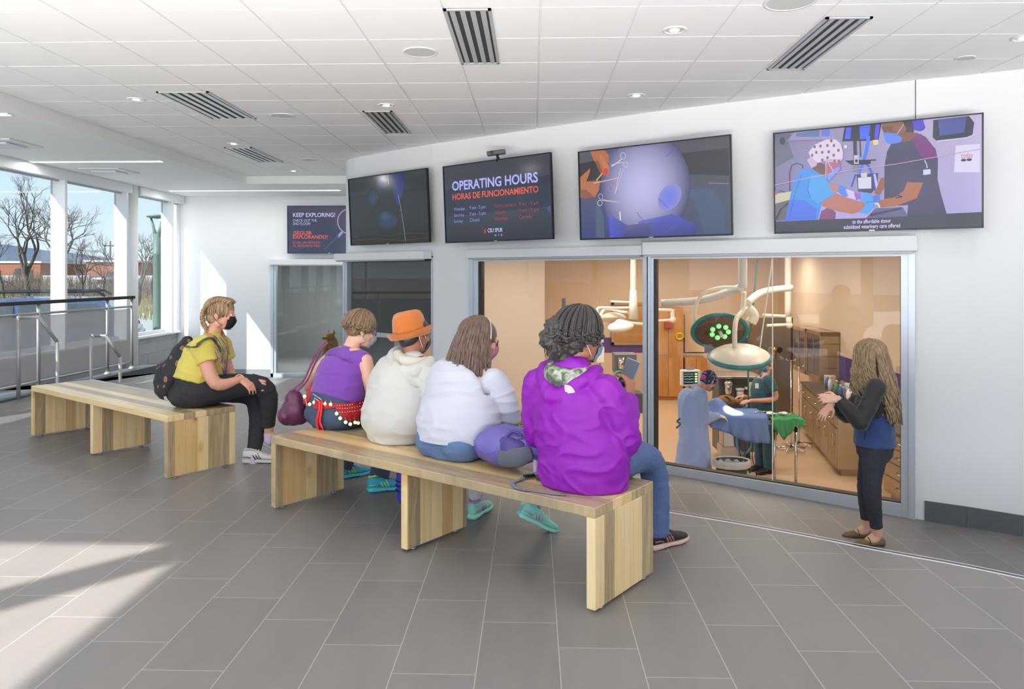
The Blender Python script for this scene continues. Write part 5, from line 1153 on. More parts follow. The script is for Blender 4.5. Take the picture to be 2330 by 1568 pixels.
class Pic:
    def __init__(s, w, h, conv=None):
        s.w, s.h, s.v, s.f, s.c, s.k = w, h, [], [], [], 0; s.conv = conv or (lambda x, y: (x, y))
    def pt(s, u, v): return V((u-0.5)*s.w, -0.0006-0.0004*s.k, (0.5-v)*s.h)
    def poly(s, pts, col, cols=None, cv=True, clip=True):
        i0 = len(s.v); n = len(pts)
        for p in pts:
            u, v = s.conv(*p) if cv else p
            if clip: u = min(0.992, max(0.008, u)); v = min(0.985, max(0.012, v))
            s.v.append(s.pt(u, v))
        s.f.append(tuple(range(i0, i0+n))); s.c.append(cols or [col]*n); s.k += 1
    def blob(s, cx, cy, rx, ry, col, edge=None, n=28, cv=True, rot=0.0):
        """ellipse; edge colour gives a soft radial blend over several rings"""
        def at(r, k):
            a = 2*math.pi*k/n; x, y = rx*r*math.cos(a), ry*r*math.sin(a)
            q = (cx+x*math.cos(rot)-y*math.sin(rot), cy+x*math.sin(rot)+y*math.cos(rot))
            u, v = s.conv(*q) if cv else q
            return s.pt(min(0.992, max(0.008, u)), min(0.985, max(0.012, v)))
        rs = [0.0, 1.0] if edge is None else [0.0, 0.3, 0.5, 0.7, 0.85, 1.0]
        for a, b in zip(rs[:-1], rs[1:]):
            fa = lambda r: r**1.6
            ca = col if edge is None else tuple(c*(1-fa(a))+e*fa(a) for c, e in zip(col, edge)); cb = col if edge is None else tuple(c*(1-fa(b))+e*fa(b) for c, e in zip(col, edge))
            for k in range(n):
                i0 = len(s.v); s.v += [at(a, k), at(b, k), at(b, k+1), at(a, k+1)] if a > 0 else [at(b, k), at(b, k+1), at(0, 0)]
                m = 4 if a > 0 else 3; s.f.append(tuple(range(i0, i0+m))); s.c.append([ca, cb, cb, ca] if a > 0 else [cb, cb, ca])
        s.k += 1
    def line(s, pts, wd, col, cv=True):
        q = [V(*(s.conv(*p) if cv else p)) for p in pts]; q = [V(a.x*s.w, a.y*s.h) for a in q]
        for a, b in zip(q[:-1], q[1:]):
            d = (b-a)
            if d.length < 1e-6: continue
            n = V(-d.y, d.x).normalized()*wd/2
            s.poly([((p.x)/s.w, p.y/s.h) for p in (a+n, b+n, b-n, a-n)], col, cv=False); s.k -= 1
        s.k += 1
    def text(s, t, u, v, hgt, col, bold=0.0, align='LEFT', fit=None):
        vs, fs = text_polys(t, hgt*s.h/0.70, bold, align)
        if not vs: return
        x1 = max(p.x for p in vs); x0 = min(p.x for p in vs); k = (fit*s.w/(x1-x0)) if fit else 1.0
        i0 = len(s.v)
        for p in vs: s.v.append(V((u-0.5)*s.w+p.x*k, -0.0006-0.0004*s.k, (0.5-v)*s.h+p.y))
        for f in fs: s.f.append(tuple(i+i0 for i in f)); s.c.append([col]*len(f))
        s.k += 1
    def mesh(s):
        me = bpy.data.meshes.new('screen'); me.from_pydata(s.v, [], s.f)
        at = me.color_attributes.new('pic', 'FLOAT_COLOR', 'CORNER'); i = 0
        for f, c in zip(s.f, s.c):
            for k in range(len(f)): at.data[i].color = (*c[k], 1); i += 1
        bm = bmesh.new(); bm.from_mesh(me)
        bm.normal_update()
        for f in bm.faces:
            if f.normal.y > 0: f.normal_flip()
        bm.to_mesh(me); bm.free(); return me
TVW, TVH = 1.645, 0.93
def conv4(TL, TR, BL, BR):
    def f(x, y):
        u = (x-TL[0])/(TR[0]-TL[0]); top = TL[1]+(TR[1]-TL[1])*u; bot = BL[1]+(BR[1]-BL[1])*u
        # undo the perspective foreshortening along the width
        hl, hr = BL[1]-TL[1], BR[1]-TR[1]; k = hl/hr
        uu = u/(u+(1-u)*k) if True else u
        uu = (u*hl)/(u*hl+(1-u)*hr) if False else u*1.0/(u+(1-u)/k) if k != 1 else u
        return uu, (y-top)/(bot-top)
    return f
def television(pl, pr, zm, tilt, pic, label, mount=0.2, w=TVW, h=TVH):
    """pl, pr: plan positions of the left and right edge"""
    c = (pl+pr)/2; d = (pr-pl); ang = math.atan2(d.y, d.x)
    Mx = Matrix.Translation((c.x, c.y, zm)) @ Matrix.Rotation(ang, 4, 'Z') @ Matrix.Rotation(tilt, 4, 'X')
    t = thing('television', label, 'television', (c.x, c.y, zm), 'wall-mounted televisions')
    me = pic.mesh(); me.transform(Mx); obj('screen', me, M_PIC, t)
    m = B(); b = 0.011
    for lo, hi in (((-w/2, -h/2), (w/2, -h/2+b+0.006)), ((-w/2, h/2-b), (w/2, h/2)), ((-w/2, -h/2), (-w/2+b, h/2)), ((w/2-b, -h/2), (w/2, h/2))): box(m, (lo[0], -0.010, lo[1]), (hi[0], 0.012, hi[1]), M=Mx)
    obj('bezel', m, mat('graphite_bezel', srgb(58, 60, 66), 0.35, 0.6), t)
    m = B(); rbox(m, (-w/2+0.003, 0.0, -h/2+0.003), (w/2-0.003, 0.03, h/2-0.003), 0.004, M=Mx); rbox(m, (-w*0.36, 0.03, -h*0.42), (w*0.36, 0.055, h*0.2), 0.01, M=Mx); obj('back_shell', m, M_BLACK, t)
    m = B(); box(m, (-0.022, -0.0115, -h/2+0.003), (0.022, -0.0095, -h/2+0.012), M=Mx); obj('badge', m, mat('silver_badge', srgb(200, 202, 206), 0.3, 0.8), t)
    R0 = Matrix.Translation((c.x, c.y, zm)) @ Matrix.Rotation(ang, 4, 'Z')
    m = B(); rbox(m, (-0.25, mount-0.03, -0.2), (0.25, mount, 0.2), 0.005, M=R0)
    for x in (-0.18, 0.18): box(m, (x-0.02, 0.04, -0.06), (x+0.02, mount-0.02, 0.06), M=R0)
    obj('wall_bracket', m, M_BLACK, t); return t
def plan(px, d): p = W(px, HZ, d); return V(p.x, p.y)
c_ = lambda r, g, b: srgb(r, g, b)
# --- 1: dark screen with a blue ghost picture
pc = Pic(TVW, TVH, conv4((688, 226), (1255, 150), (712, 728), (1275, 706)))
pc.poly([(0, 0), (1, 0), (1, 1), (0, 1)], c_(20, 22, 26), cv=False)
pc.poly([(0.0, 0.0), (1, 0), (1, 0.26), (0.0, 0.26)], None, [c_(52, 58, 58), c_(52, 60, 58), c_(34, 38, 44), c_(34, 38, 44)], cv=False)
pc.poly([(1030, 190), (1125, 180), (1100, 330), (1065, 430), (1035, 330)], c_(32, 40, 104)); pc.blob(960, 255, 60, 50, c_(32, 44, 92), c_(26, 30, 40), rot=0.2)
pc.blob(890, 360, 45, 70, c_(28, 50, 84), c_(22, 26, 36)); pc.blob(990, 540, 80, 75, c_(22, 50, 90), c_(22, 26, 36)); pc.blob(975, 510, 40, 40, c_(50, 60, 96), c_(24, 46, 84))
pc.line([(1070, 345), (1088, 480), (1100, 600), (1107, 700)], 0.008, c_(150, 158, 150)); pc.line([(1004, 196), (1008, 270)], 0.02, c_(110, 120, 130))
for k in range(16): pc.line([(720+k*34, 365+(k % 3)*9), (712+k*34, 520+(k % 4)*20), (722+k*34, 690)], 0.002, c_(44, 48, 54))
pc.line([(715, 660), (860, 640), (1000, 655), (1150, 635), (1265, 640)], 0.006, c_(66, 60, 72)); pc.line([(715, 690), (900, 675), (1100, 690), (1260, 670)], 0.01, c_(54, 50, 62))
television(plan(800, 10.42), plan(969.5, 9.38), CAMH+(HZ-(385+552)/4-(408+558)/4)*9.9/FPX, 0.05, pc, 'nearly blank dark television left of the opening-hours screen')
# --- 2: opening hours
pc = Pic(TVW, TVH, conv4((1412, 130), (2190, 38), (1420, 708), (2207, 683)))
pc.poly([(0, 0), (1, 0), (1, 1), (0, 1)], None, [c_(66, 68, 76), c_(60, 62, 72), c_(40, 44, 66), c_(38, 44, 58)], cv=False)
pc.poly([(0, 0.30), (1, 0.26), (1, 0.62), (0, 0.66)], None, [c_(38, 42, 56), c_(34, 38, 54), c_(32, 38, 58), c_(34, 40, 58)], cv=False)
pc.text('OPERATING HOURS', 0.085, 0.325, 0.115, c_(176, 176, 246), 0.0035, fit=0.80); pc.text('HORAS DE FUNCIONAMIENTO', 0.085, 0.445, 0.075, c_(226, 84, 58), 0.002, fit=0.80)
for k, (a, b) in enumerate((('Weekdays', '9 am - 5 pm'), ('Saturday', '9 am - 5 pm'), ('Sunday', 'Closed'))):
    v = 0.585+k*0.078; pc.text(a, 0.095, v, 0.040, c_(136, 146, 214), fit=0.115 if k == 0 else (0.105 if k == 1 else 0.09)); pc.text('...', 0.215, v, 0.03, c_(110, 118, 180)); pc.text(b, 0.255, v, 0.045, c_(136, 146, 214), fit=0.155 if k < 2 else 0.09)
for k, (a, b) in enumerate((('Entre semana', '9 am - 5 pm'), ('Sabado', '9 am - 5 pm'), ('Domingo', 'Cerrado'))):
    v = 0.585+k*0.078; pc.text(a, 0.50, v, 0.040, c_(160, 66, 62), fit=0.19 if k == 0 else (0.10 if k == 1 else 0.12)); pc.text(b, 0.72, v, 0.042, c_(160, 66, 62), fit=0.17 if k < 2 else 0.11)
pc.text('CSU SPUR', 0.425, 0.885, 0.048, c_(196, 196, 236), 0.001, fit=0.14)
pc.line([(0.41, 0.845), (0.392, 0.862), (0.404, 0.876), (0.392, 0.893)], 0.008, c_(216, 70, 60), cv=False); pc.line([(0.404, 0.862), (0.414, 0.878), (0.404, 0.895)], 0.006, c_(216, 70, 60), cv=False)
for k, c in enumerate((c_(70, 170, 150), c_(110, 90, 200), c_(200, 90, 150))): pc.blob(0.50+k*0.028, 0.925, 0.008, 0.014, c, cv=False, n=14)
pc.poly([(0.955, 0.64), (0.992, 0.60), (0.992, 0.72)], c_(70, 66, 120), cv=False)
television(plan(1015.5, 9.05), plan(1251, 8.02), CAMH+(HZ-(350+544)/4-(380+552)/4)*8.53/FPX, 0.05, pc, 'television showing the opening hours in English and Spanish')
# --- 3: surgery close-up
pc = Pic(TVW, TVH, conv4((165, 262), (2165, 62), (185, 1425), (2175, 1385)))
pc.poly([(0, 0), (0.5, 0), (0.5, 1), (0, 1)], None, [c_(84, 86, 96), c_(80, 78, 94), c_(66, 66, 110), c_(60, 66, 118)], cv=False)
pc.poly([(0.5, 0), (1, 0), (1, 1), (0.5, 1)], None, [c_(80, 78, 94), c_(78, 78, 84), c_(80, 90, 110), c_(66, 66, 110)], cv=False)
pc.poly([(180, 420), (700, 330), (700, 640), (185, 690)], c_(52, 46, 44)); pc.poly([(1500, 300), (2140, 240), (2140, 600), (1500, 560)], c_(52, 54, 60)); pc.poly([(1560, 560), (2145, 600), (2150, 690), (1560, 690)], c_(78, 82, 90))
pc.poly([(1540, 780), (1950, 760), (2080, 1000), (2090, 1370), (1880, 1375), (1750, 900)], c_(78, 92, 118)); pc.poly([(440, 900), (560, 900), (560, 1410), (420, 1412)], c_(78, 92, 118))
pc.blob(820, 820, 330, 430, c_(70, 84, 180), c_(62, 66, 116), rot=0.15); pc.poly([(560, 900), (900, 640), (1000, 1300), (640, 1395)], c_(62, 72, 170)); pc.blob(1030, 330, 120, 130, c_(70, 78, 190), c_(70, 70, 120))
pc.blob(1120, 720, 600, 740, c_(188, 186, 232), c_(72, 72, 112), n=44, rot=0.1); pc.blob(1470, 870, 130, 190, c_(112, 120, 220), c_(138, 138, 206), rot=0.5)
pc.poly([(1060, 1180), (1500, 1090), (1800, 1240), (1760, 1390), (1050, 1395)], None, [c_(112, 112, 180), c_(84, 90, 190), c_(70, 76, 150), c_(66, 70, 130), c_(76, 80, 150)]); pc.poly([(640, 1080), (900, 1230), (900, 1395), (650, 1400)], None, [c_(90, 94, 200), c_(84, 84, 150), c_(70, 72, 140), c_(76, 82, 190)]); pc.poly([(900, 1230), (1260, 1200), (1200, 1395), (850, 1398)], None, [c_(96, 94, 150), c_(90, 88, 150), c_(68, 68, 118), c_(66, 66, 112)])
for a, b in (((1040, 1060), (1140, 1190)), ((1330, 880), (1450, 1010)), ((820, 1290), (660, 1395)), ((1530, 1240), (1350, 1390)), ((1580, 200), (1440, 330))): pc.line([a, b], 0.006, c_(84, 92, 214))
SK = c_(176, 106, 66); SKD = c_(140, 82, 54)
pc.poly([(370, 250), (600, 240), (660, 300), (665, 400), (640, 410), (560, 320), (665, 470), (650, 560), (580, 575), (430, 380)], SK); pc.poly([(440, 380), (500, 380), (565, 540), (530, 560), (480, 470)], SKD); pc.poly([(500, 300), (560, 300), (670, 470), (650, 560), (600, 560), (590, 500)], c_(190, 118, 74))
pc.blob(610, 520, 36, 42, c_(210, 60, 70)); pc.poly([(195, 600), (360, 480), (365, 520), (300, 650), (520, 640), (500, 760), (430, 860), (300, 850), (200, 760)], SK); pc.poly([(190, 760), (300, 760), (420, 860), (250, 880), (190, 860)], SKD)
pc.line([(460, 640), (555, 545)], 0.016, c_(196, 168, 96)); SV = c_(196, 190, 204)
def ringpath(cx, cy, rx, ry, n=14): return [(cx+rx*math.cos(k*2*math.pi/n), cy+ry*math.sin(k*2*math.pi/n)) for k in range(n+1)]
pc.line(ringpath(870, 315, 36, 42), 0.007, SV); pc.line(ringpath(905, 430, 30, 36), 0.007, SV); pc.line([(855, 355), (760, 420), (700, 455)], 0.012, SV); pc.line([(880, 400), (770, 412), (700, 438)], 0.009, SV)
pc.line([(835, 480), (780, 660), (742, 815)], 0.007, SV); pc.line([(872, 490), (800, 680), (742, 815)], 0.007, SV)
pc.line(ringpath(510, 935, 36, 36), 0.007, SV); pc.line(ringpath(525, 850, 32, 36), 0.005, SV); pc.line([(545, 895), (700, 915), (805, 925)], 0.016, c_(190, 160, 170)); pc.line([(808, 1050), (814, 1165)], 0.014, c_(216, 214, 216))
pc.blob(725, 672, 12, 10, c_(200, 80, 90)); pc.blob(680, 740, 10, 16, c_(190, 80, 100)); pc.line([(420, 672), (600, 645), (795, 605)], 0.010, c_(220, 170, 170)); pc.line([(1930, 690), (2140, 708)], 0.006, c_(170, 130, 140))
television(plan(1320, 7.87), plan(1663, 6.90), CAMH+(HZ-(310+538)/4-(345+544)/4)*7.38/FPX, 0.05, pc, 'television showing gloveless hands, steel clamps and a bright blue surgical drape')
# --- 4: veterinary team video with captions
pc = Pic(TVW, TVH, conv4((88, 270), (2245, 85), (85, 1312), (2238, 1285)))
pc.poly([(0, 0), (1, 0), (1, 1), (0, 1)], c_(56, 60, 74), cv=False); pc.poly([(0, 0), (1, 0), (1, 0.86), (0, 0.88)], None, [c_(120, 116, 150), c_(190, 176, 212), c_(176, 166, 218), c_(120, 112, 160)], cv=False)
pc.poly([(100, 280), (330, 270), (280, 350), (360, 520), (120, 620), (98, 520)], c_(96, 100, 122)); pc.poly([(260, 360), (370, 250), (830, 225), (860, 330), (700, 360)], c_(150, 140, 186)); pc.poly([(385, 268), (670, 235), (670, 305), (385, 305)], c_(92, 116, 168)); pc.poly([(700, 235), (795, 228), (790, 300), (700, 300)], c_(90, 120, 220))
pc.blob(210, 350, 34, 40, c_(52, 54, 70)); pc.poly([(260, 340), (860, 330), (860, 350), (260, 362)], c_(120, 112, 156))
pc.poly([(960, 200), (1345, 165), (1315, 350), (930, 355)], c_(28, 26, 50)); pc.poly([(975, 212), (1035, 205), (1020, 330), (960, 330)], c_(66, 90, 226)); pc.poly([(1120, 195), (1235, 186), (1215, 330), (1125, 335)], c_(60, 96, 230)); pc.poly([(1285, 185), (1330, 180), (1310, 330), (1275, 332)], c_(72, 76, 232))
pc.line([(1070, 350), (1075, 560)], 0.03, c_(44, 42, 66)); pc.line([(1125, 350), (1130, 520)], 0.012, c_(60, 56, 84)); pc.blob(968, 410, 16, 18, c_(220, 214, 236)); pc.poly([(1255, 345), (1310, 338), (1315, 390), (1265, 398)], c_(220, 206, 150))
pc.line([(1215, 300), (1190, 460), (1150, 600), (1105, 690)], 0.028, c_(62, 116, 236)); pc.line([(1170, 560), (1215, 620), (1245, 690)], 0.022, c_(60, 96, 226)); pc.line([(1075, 700), (1030, 830)], 0.014, c_(40, 66, 190))
pc.poly([(960, 555), (1290, 545), (1280, 575), (1200, 600), (1030, 600)], c_(34, 32, 54)); pc.poly([(1060, 500), (1110, 500), (1110, 590), (1060, 590)], c_(190, 186, 206)); pc.blob(1085, 560, 16, 18, c_(34, 36, 60)); pc.poly([(1045, 600), (1110, 600), (1110, 680), (1045, 680)], c_(130, 124, 150)); pc.poly([(1235, 560), (1285, 560), (1275, 660), (1240, 660)], c_(150, 146, 170))
pc.poly([(1085, 700), (1310, 690), (1300, 830), (1240, 900), (1100, 880)], c_(64, 60, 92)); pc.poly([(1100, 735), (1240, 728), (1240, 850), (1105, 852)], c_(206, 206, 226)); pc.poly([(1130, 690), (1200, 684), (1195, 730), (1135, 730)], c_(200, 196, 214)); pc.line([(1270, 700), (1300, 850)], 0.02, c_(190, 190, 224)); pc.line([(1258, 710), (1278, 870)], 0.012, c_(50, 60, 200))
pc.line([(470, 650), (465, 600), (400, 580), (330, 600), (300, 680), (300, 870)], 0.010, c_(70, 68, 96)); pc.poly([(95, 900), (340, 870), (320, 960), (100, 1030)], c_(196, 190, 160)); pc.poly([(97, 1000), (300, 960), (260, 1160), (97, 1180)], c_(96, 92, 100)); pc.line([(280, 995), (180, 1060), (120, 1160)], 0.016, c_(40, 40, 56)); pc.blob(115, 885, 20, 26, c_(200, 90, 60)); pc.line([(160, 862), (240, 880)], 0.008, c_(60, 56, 74))
# right assistant
pc.blob(1700, 210, 60, 50, c_(60, 48, 190), rot=0.4); pc.poly([(1640, 140), (1740, 145), (1755, 215), (1700, 250), (1640, 230)], c_(70, 56, 200)); pc.poly([(1545, 150), (1640, 148), (1660, 260), (1600, 330), (1545, 330)], c_(46, 34, 60))
pc.poly([(1345, 180), (1400, 160), (1555, 152), (1590, 240), (1540, 330), (1480, 290), (1370, 275)], c_(132, 84, 62)); pc.poly([(1420, 250), (1700, 280), (1690, 330), (1600, 420), (1440, 420)], c_(120, 74, 48)); pc.poly([(1345, 210), (1460, 205), (1445, 250), (1365, 262)], c_(110, 68, 56))
pc.poly([(1360, 270), (1495, 282), (1550, 330), (1530, 370), (1450, 398), (1390, 370)], c_(84, 128, 232)); pc.line([(1500, 285), (1560, 190)], 0.005, c_(200, 196, 216)); pc.poly([(1440, 390), (1620, 360), (1700, 290), (1760, 320), (1840, 440), (1870, 560), (1865, 760), (1890, 900), (1945, 1140), (1590, 1145), (1600, 1030), (1370, 1040), (1375, 620), (1400, 470)], c_(62, 56, 92))
pc.poly([(1640, 320), (1720, 290), (1850, 450), (1868, 560), (1760, 560), (1700, 500)], c_(116, 34, 116)); pc.poly([(1590, 790), (1740, 800), (1680, 960), (1480, 1040), (1330, 1050), (1300, 980), (1480, 940), (1560, 880)], c_(168, 98, 62)); pc.poly([(1340, 740), (1375, 740), (1370, 850), (1320, 930), (1270, 900)], c_(150, 88, 60)); pc.line([(1430, 950), (1500, 925), (1545, 940), (1480, 955)], 0.012, c_(70, 50, 56))
pc.poly([(1740, 665), (1805, 660), (1805, 712), (1740, 720)], c_(196, 206, 240)); pc.line([(1752, 565), (1770, 610), (1776, 650)], 0.008, c_(190, 190, 214)); pc.poly([(1250, 930), (1320, 910), (1330, 980), (1270, 1000)], c_(64, 120, 226)); pc.line([(1275, 1010), (1310, 1010), (1325, 1050)], 0.012, c_(220, 220, 232))
pc.poly([(1830, 150), (2130, 120), (2170, 190), (2155, 330), (1860, 370), (1825, 330)], c_(30, 30, 60)); pc.poly([(1870, 150), (2110, 128), (2090, 290), (1885, 318)], c_(64, 76, 150)); pc.line([(1860, 372), (2110, 345), (2195, 305)], 0.012, c_(196, 190, 216)); pc.poly([(2020, 420), (2218, 410), (2215, 705), (2005, 700)], c_(214, 208, 236)); pc.text('today', 0.905, 0.385, 0.05, c_(206, 86, 110), fit=0.05); pc.blob(2085, 575, 22, 14, c_(60, 56, 80)); pc.blob(2130, 572, 22, 14, c_(60, 56, 80))
# patient, table
pc.poly([(690, 1010), (1000, 1090), (1100, 1100), (1270, 1060), (1550, 1060), (1200, 1160), (820, 1165), (650, 1170)], c_(176, 158, 216)); pc.poly([(760, 790), (1060, 880), (1130, 980), (900, 920)], c_(206, 190, 230)); pc.poly([(1060, 890), (1140, 900), (1140, 960), (1080, 970)], c_(150, 90, 200)); pc.poly([(690, 1080), (790, 1030), (860, 1100), (850, 1168), (660, 1170)], c_(130, 66, 118)); pc.poly([(1280, 1060), (1550, 1050), (1600, 1150), (1180, 1165)], c_(96, 92, 134)); pc.line([(1230, 1130), (1540, 1062)], 0.02, c_(60, 56, 86))
# left assistant
pc.poly([(480, 630), (600, 640), (720, 700), (840, 850), (860, 890), (700, 1000), (650, 1165), (240, 1175), (300, 960), (360, 760), (400, 690)], c_(56, 138, 222)); pc.poly([(545, 700), (700, 700), (860, 890), (650, 1000), (560, 940), (530, 850)], c_(66, 156, 226)); pc.poly([(240, 1175), (300, 960), (480, 960), (640, 1060), (620, 1168)], c_(64, 110, 224)); pc.line([(455, 700), (370, 900), (300, 1140)], 0.004, c_(36, 70, 160)); pc.line([(560, 700), (530, 860), (570, 940)], 0.005, c_(40, 90, 190))
pc.poly([(590, 640), (650, 570), (760, 600), (740, 700), (690, 700)], c_(116, 64, 60)); pc.poly([(700, 985), (860, 890), (1050, 970), (1180, 1000), (1170, 1080), (1040, 1115), (900, 1090), (700, 1030)], c_(178, 112, 98)); pc.poly([(770, 780), (900, 830), (890, 890), (820, 870)], c_(190, 120, 112))
pc.poly([(740, 590), (800, 560), (920, 560), (910, 660), (830, 720), (760, 720)], c_(176, 92, 130)); pc.poly([(760, 720), (850, 640), (910, 620), (905, 650), (850, 700), (790, 760)], c_(110, 150, 240)); pc.poly([(545, 470), (620, 390), (760, 335), (860, 335), (920, 380), (945, 470), (940, 540), (900, 580), (760, 555), (650, 580), (580, 540)], c_(216, 196, 226)); pc.poly([(525, 550), (575, 515), (650, 570), (640, 610), (580, 630)], c_(196, 168, 206)); pc.poly([(720, 545), (940, 540), (905, 580), (780, 570)], c_(190, 160, 206))
for x, y in ((640, 470), (690, 405), (710, 470), (770, 400), (785, 465), (845, 400), (840, 500), (895, 450), (770, 525), (850, 560), (710, 548), (620, 412), (900, 565), (590, 500), (815, 350)):
    pc.blob(x, y, 15, 17, c_(120, 100, 60), n=10); pc.k -= 1
pc.k += 1; pc.line([(755, 555), (745, 740)], 0.005, c_(200, 196, 226)); pc.line([(765, 555), (835, 665)], 0.005, c_(210, 206, 230))
pc.poly([(895, 810), (960, 830), (1000, 930), (960, 935), (885, 890)], c_(66, 130, 236)); pc.poly([(1130, 900), (1200, 890), (1250, 950), (1270, 990), (1260, 1060), (1200, 1120), (1100, 1100), (1180, 1040), (1170, 990), (1130, 960)], c_(80, 156, 240)); pc.line([(1185, 1000), (1265, 985)], 0.01, c_(60, 120, 220))
pc.line([(110, 810), (500, 740), (1000, 660), (1500, 600), (2220, 465)], 0.006, c_(190, 160, 176))
pc.text('to the affordable donor', 0.5, 0.925, 0.036, c_(214, 202, 246), 0.0008, 'CENTER', 0.185); pc.text('subsidized veterinary care offered', 0.5, 0.972, 0.036, c_(214, 202, 246), 0.0008, 'CENTER', 0.27)
t4 = television(plan(1758, 6.93), plan(2242, 6.04), CAMH+(HZ-(257+527)/4-(298+533)/4)*6.48/FPX, 0.05, pc, 'largest television at the right, playing a captioned video of a veterinary team', mount=0.27)
# --- 5: keep exploring, on the back wall
pc = Pic(TVW, TVH); pc.poly([(0, 0), (1, 0), (1, 1), (0, 1)], None, [c_(50, 48, 72), c_(66, 58, 78), c_(44, 56, 84), c_(48, 58, 86)], cv=False)
pc.text('KEEP EXPLORING!', 0.065, 0.235, 0.085, c_(206, 200, 244), 0.001, fit=0.50); pc.text('CHECK OUT THE', 0.065, 0.335, 0.055, c_(186, 180, 226), fit=0.285); pc.text('2ND FLOOR!', 0.065, 0.405, 0.055, c_(186, 180, 226), fit=0.21)
pc.text('\u00a1SEGUIR', 0.065, 0.605, 0.075, c_(232, 96, 62), 0.001, fit=0.225); pc.text('EXPLORANDO!', 0.065, 0.69, 0.075, c_(232, 96, 62), 0.001, fit=0.41); pc.text('ECHA UN VISTAZO', 0.065, 0.795, 0.05, c_(206, 84, 66), fit=0.32); pc.text('AL SEGUNDO PISO', 0.065, 0.865, 0.05, c_(206, 84, 66), fit=0.325)
pc.line(ringpath(0.755, 0.33, 0.155, 0.265, 40), 0.018, c_(160, 150, 214), cv=False); pc.line([(0.655, 0.55), (0.60, 0.66)], 0.05, c_(150, 140, 200), cv=False); pc.line([(0.61, 0.63), (0.44, 0.92)], 0.028, c_(70, 72, 110), cv=False)
zk = CAMH+(HZ-521.5)*14.4/FPX; xk = W(649, 520, 14.42).x
television(V(xk, 14.42), V(xk+TVW, 14.42), zk, 0.02, pc, 'television on the far back wall reading KEEP EXPLORING, partly hidden by the curved wall', mount=0.12)
# webcam on top of the opening-hours screen
cw = W(1131, 352, 8.45); t = thing('camera', 'small dark camera on a ball mount above the opening-hours television', 'camera', (cw.x, cw.y, cw.z))
m = B(); rbox(m, (cw.x-0.115, cw.y-0.03, cw.z-0.0), (cw.x+0.10, cw.y+0.06, cw.z+0.05), 0.012, M=Matrix.Translation(cw) @ Matrix.Rotation(-0.12, 4, 'Y') @ Matrix.Translation(-cw)); obj('housing', m, mat('camera_grey', srgb(92, 92, 92), 0.5), t)
m = B(); cyl(m, (cw.x-0.06, cw.y-0.03, cw.z+0.02), (cw.x-0.06, cw.y-0.045, cw.z+0.02), 0.02, seg=16); obj('lens', m, M_BLACK, t)
m = B(); tube(m, [cw+V(0, 0.02, 0.0), cw+V(0.01, 0.03, -0.04), cw+V(0.0, 0.04, -0.07)], 0.014, 10); ball(m, cw+V(0.01, 0.03, -0.04), 0.022, 2); ball(m, cw+V(0.04, 0.04, -0.065), 0.02, 2); obj('mount', m, M_BLACK, t)
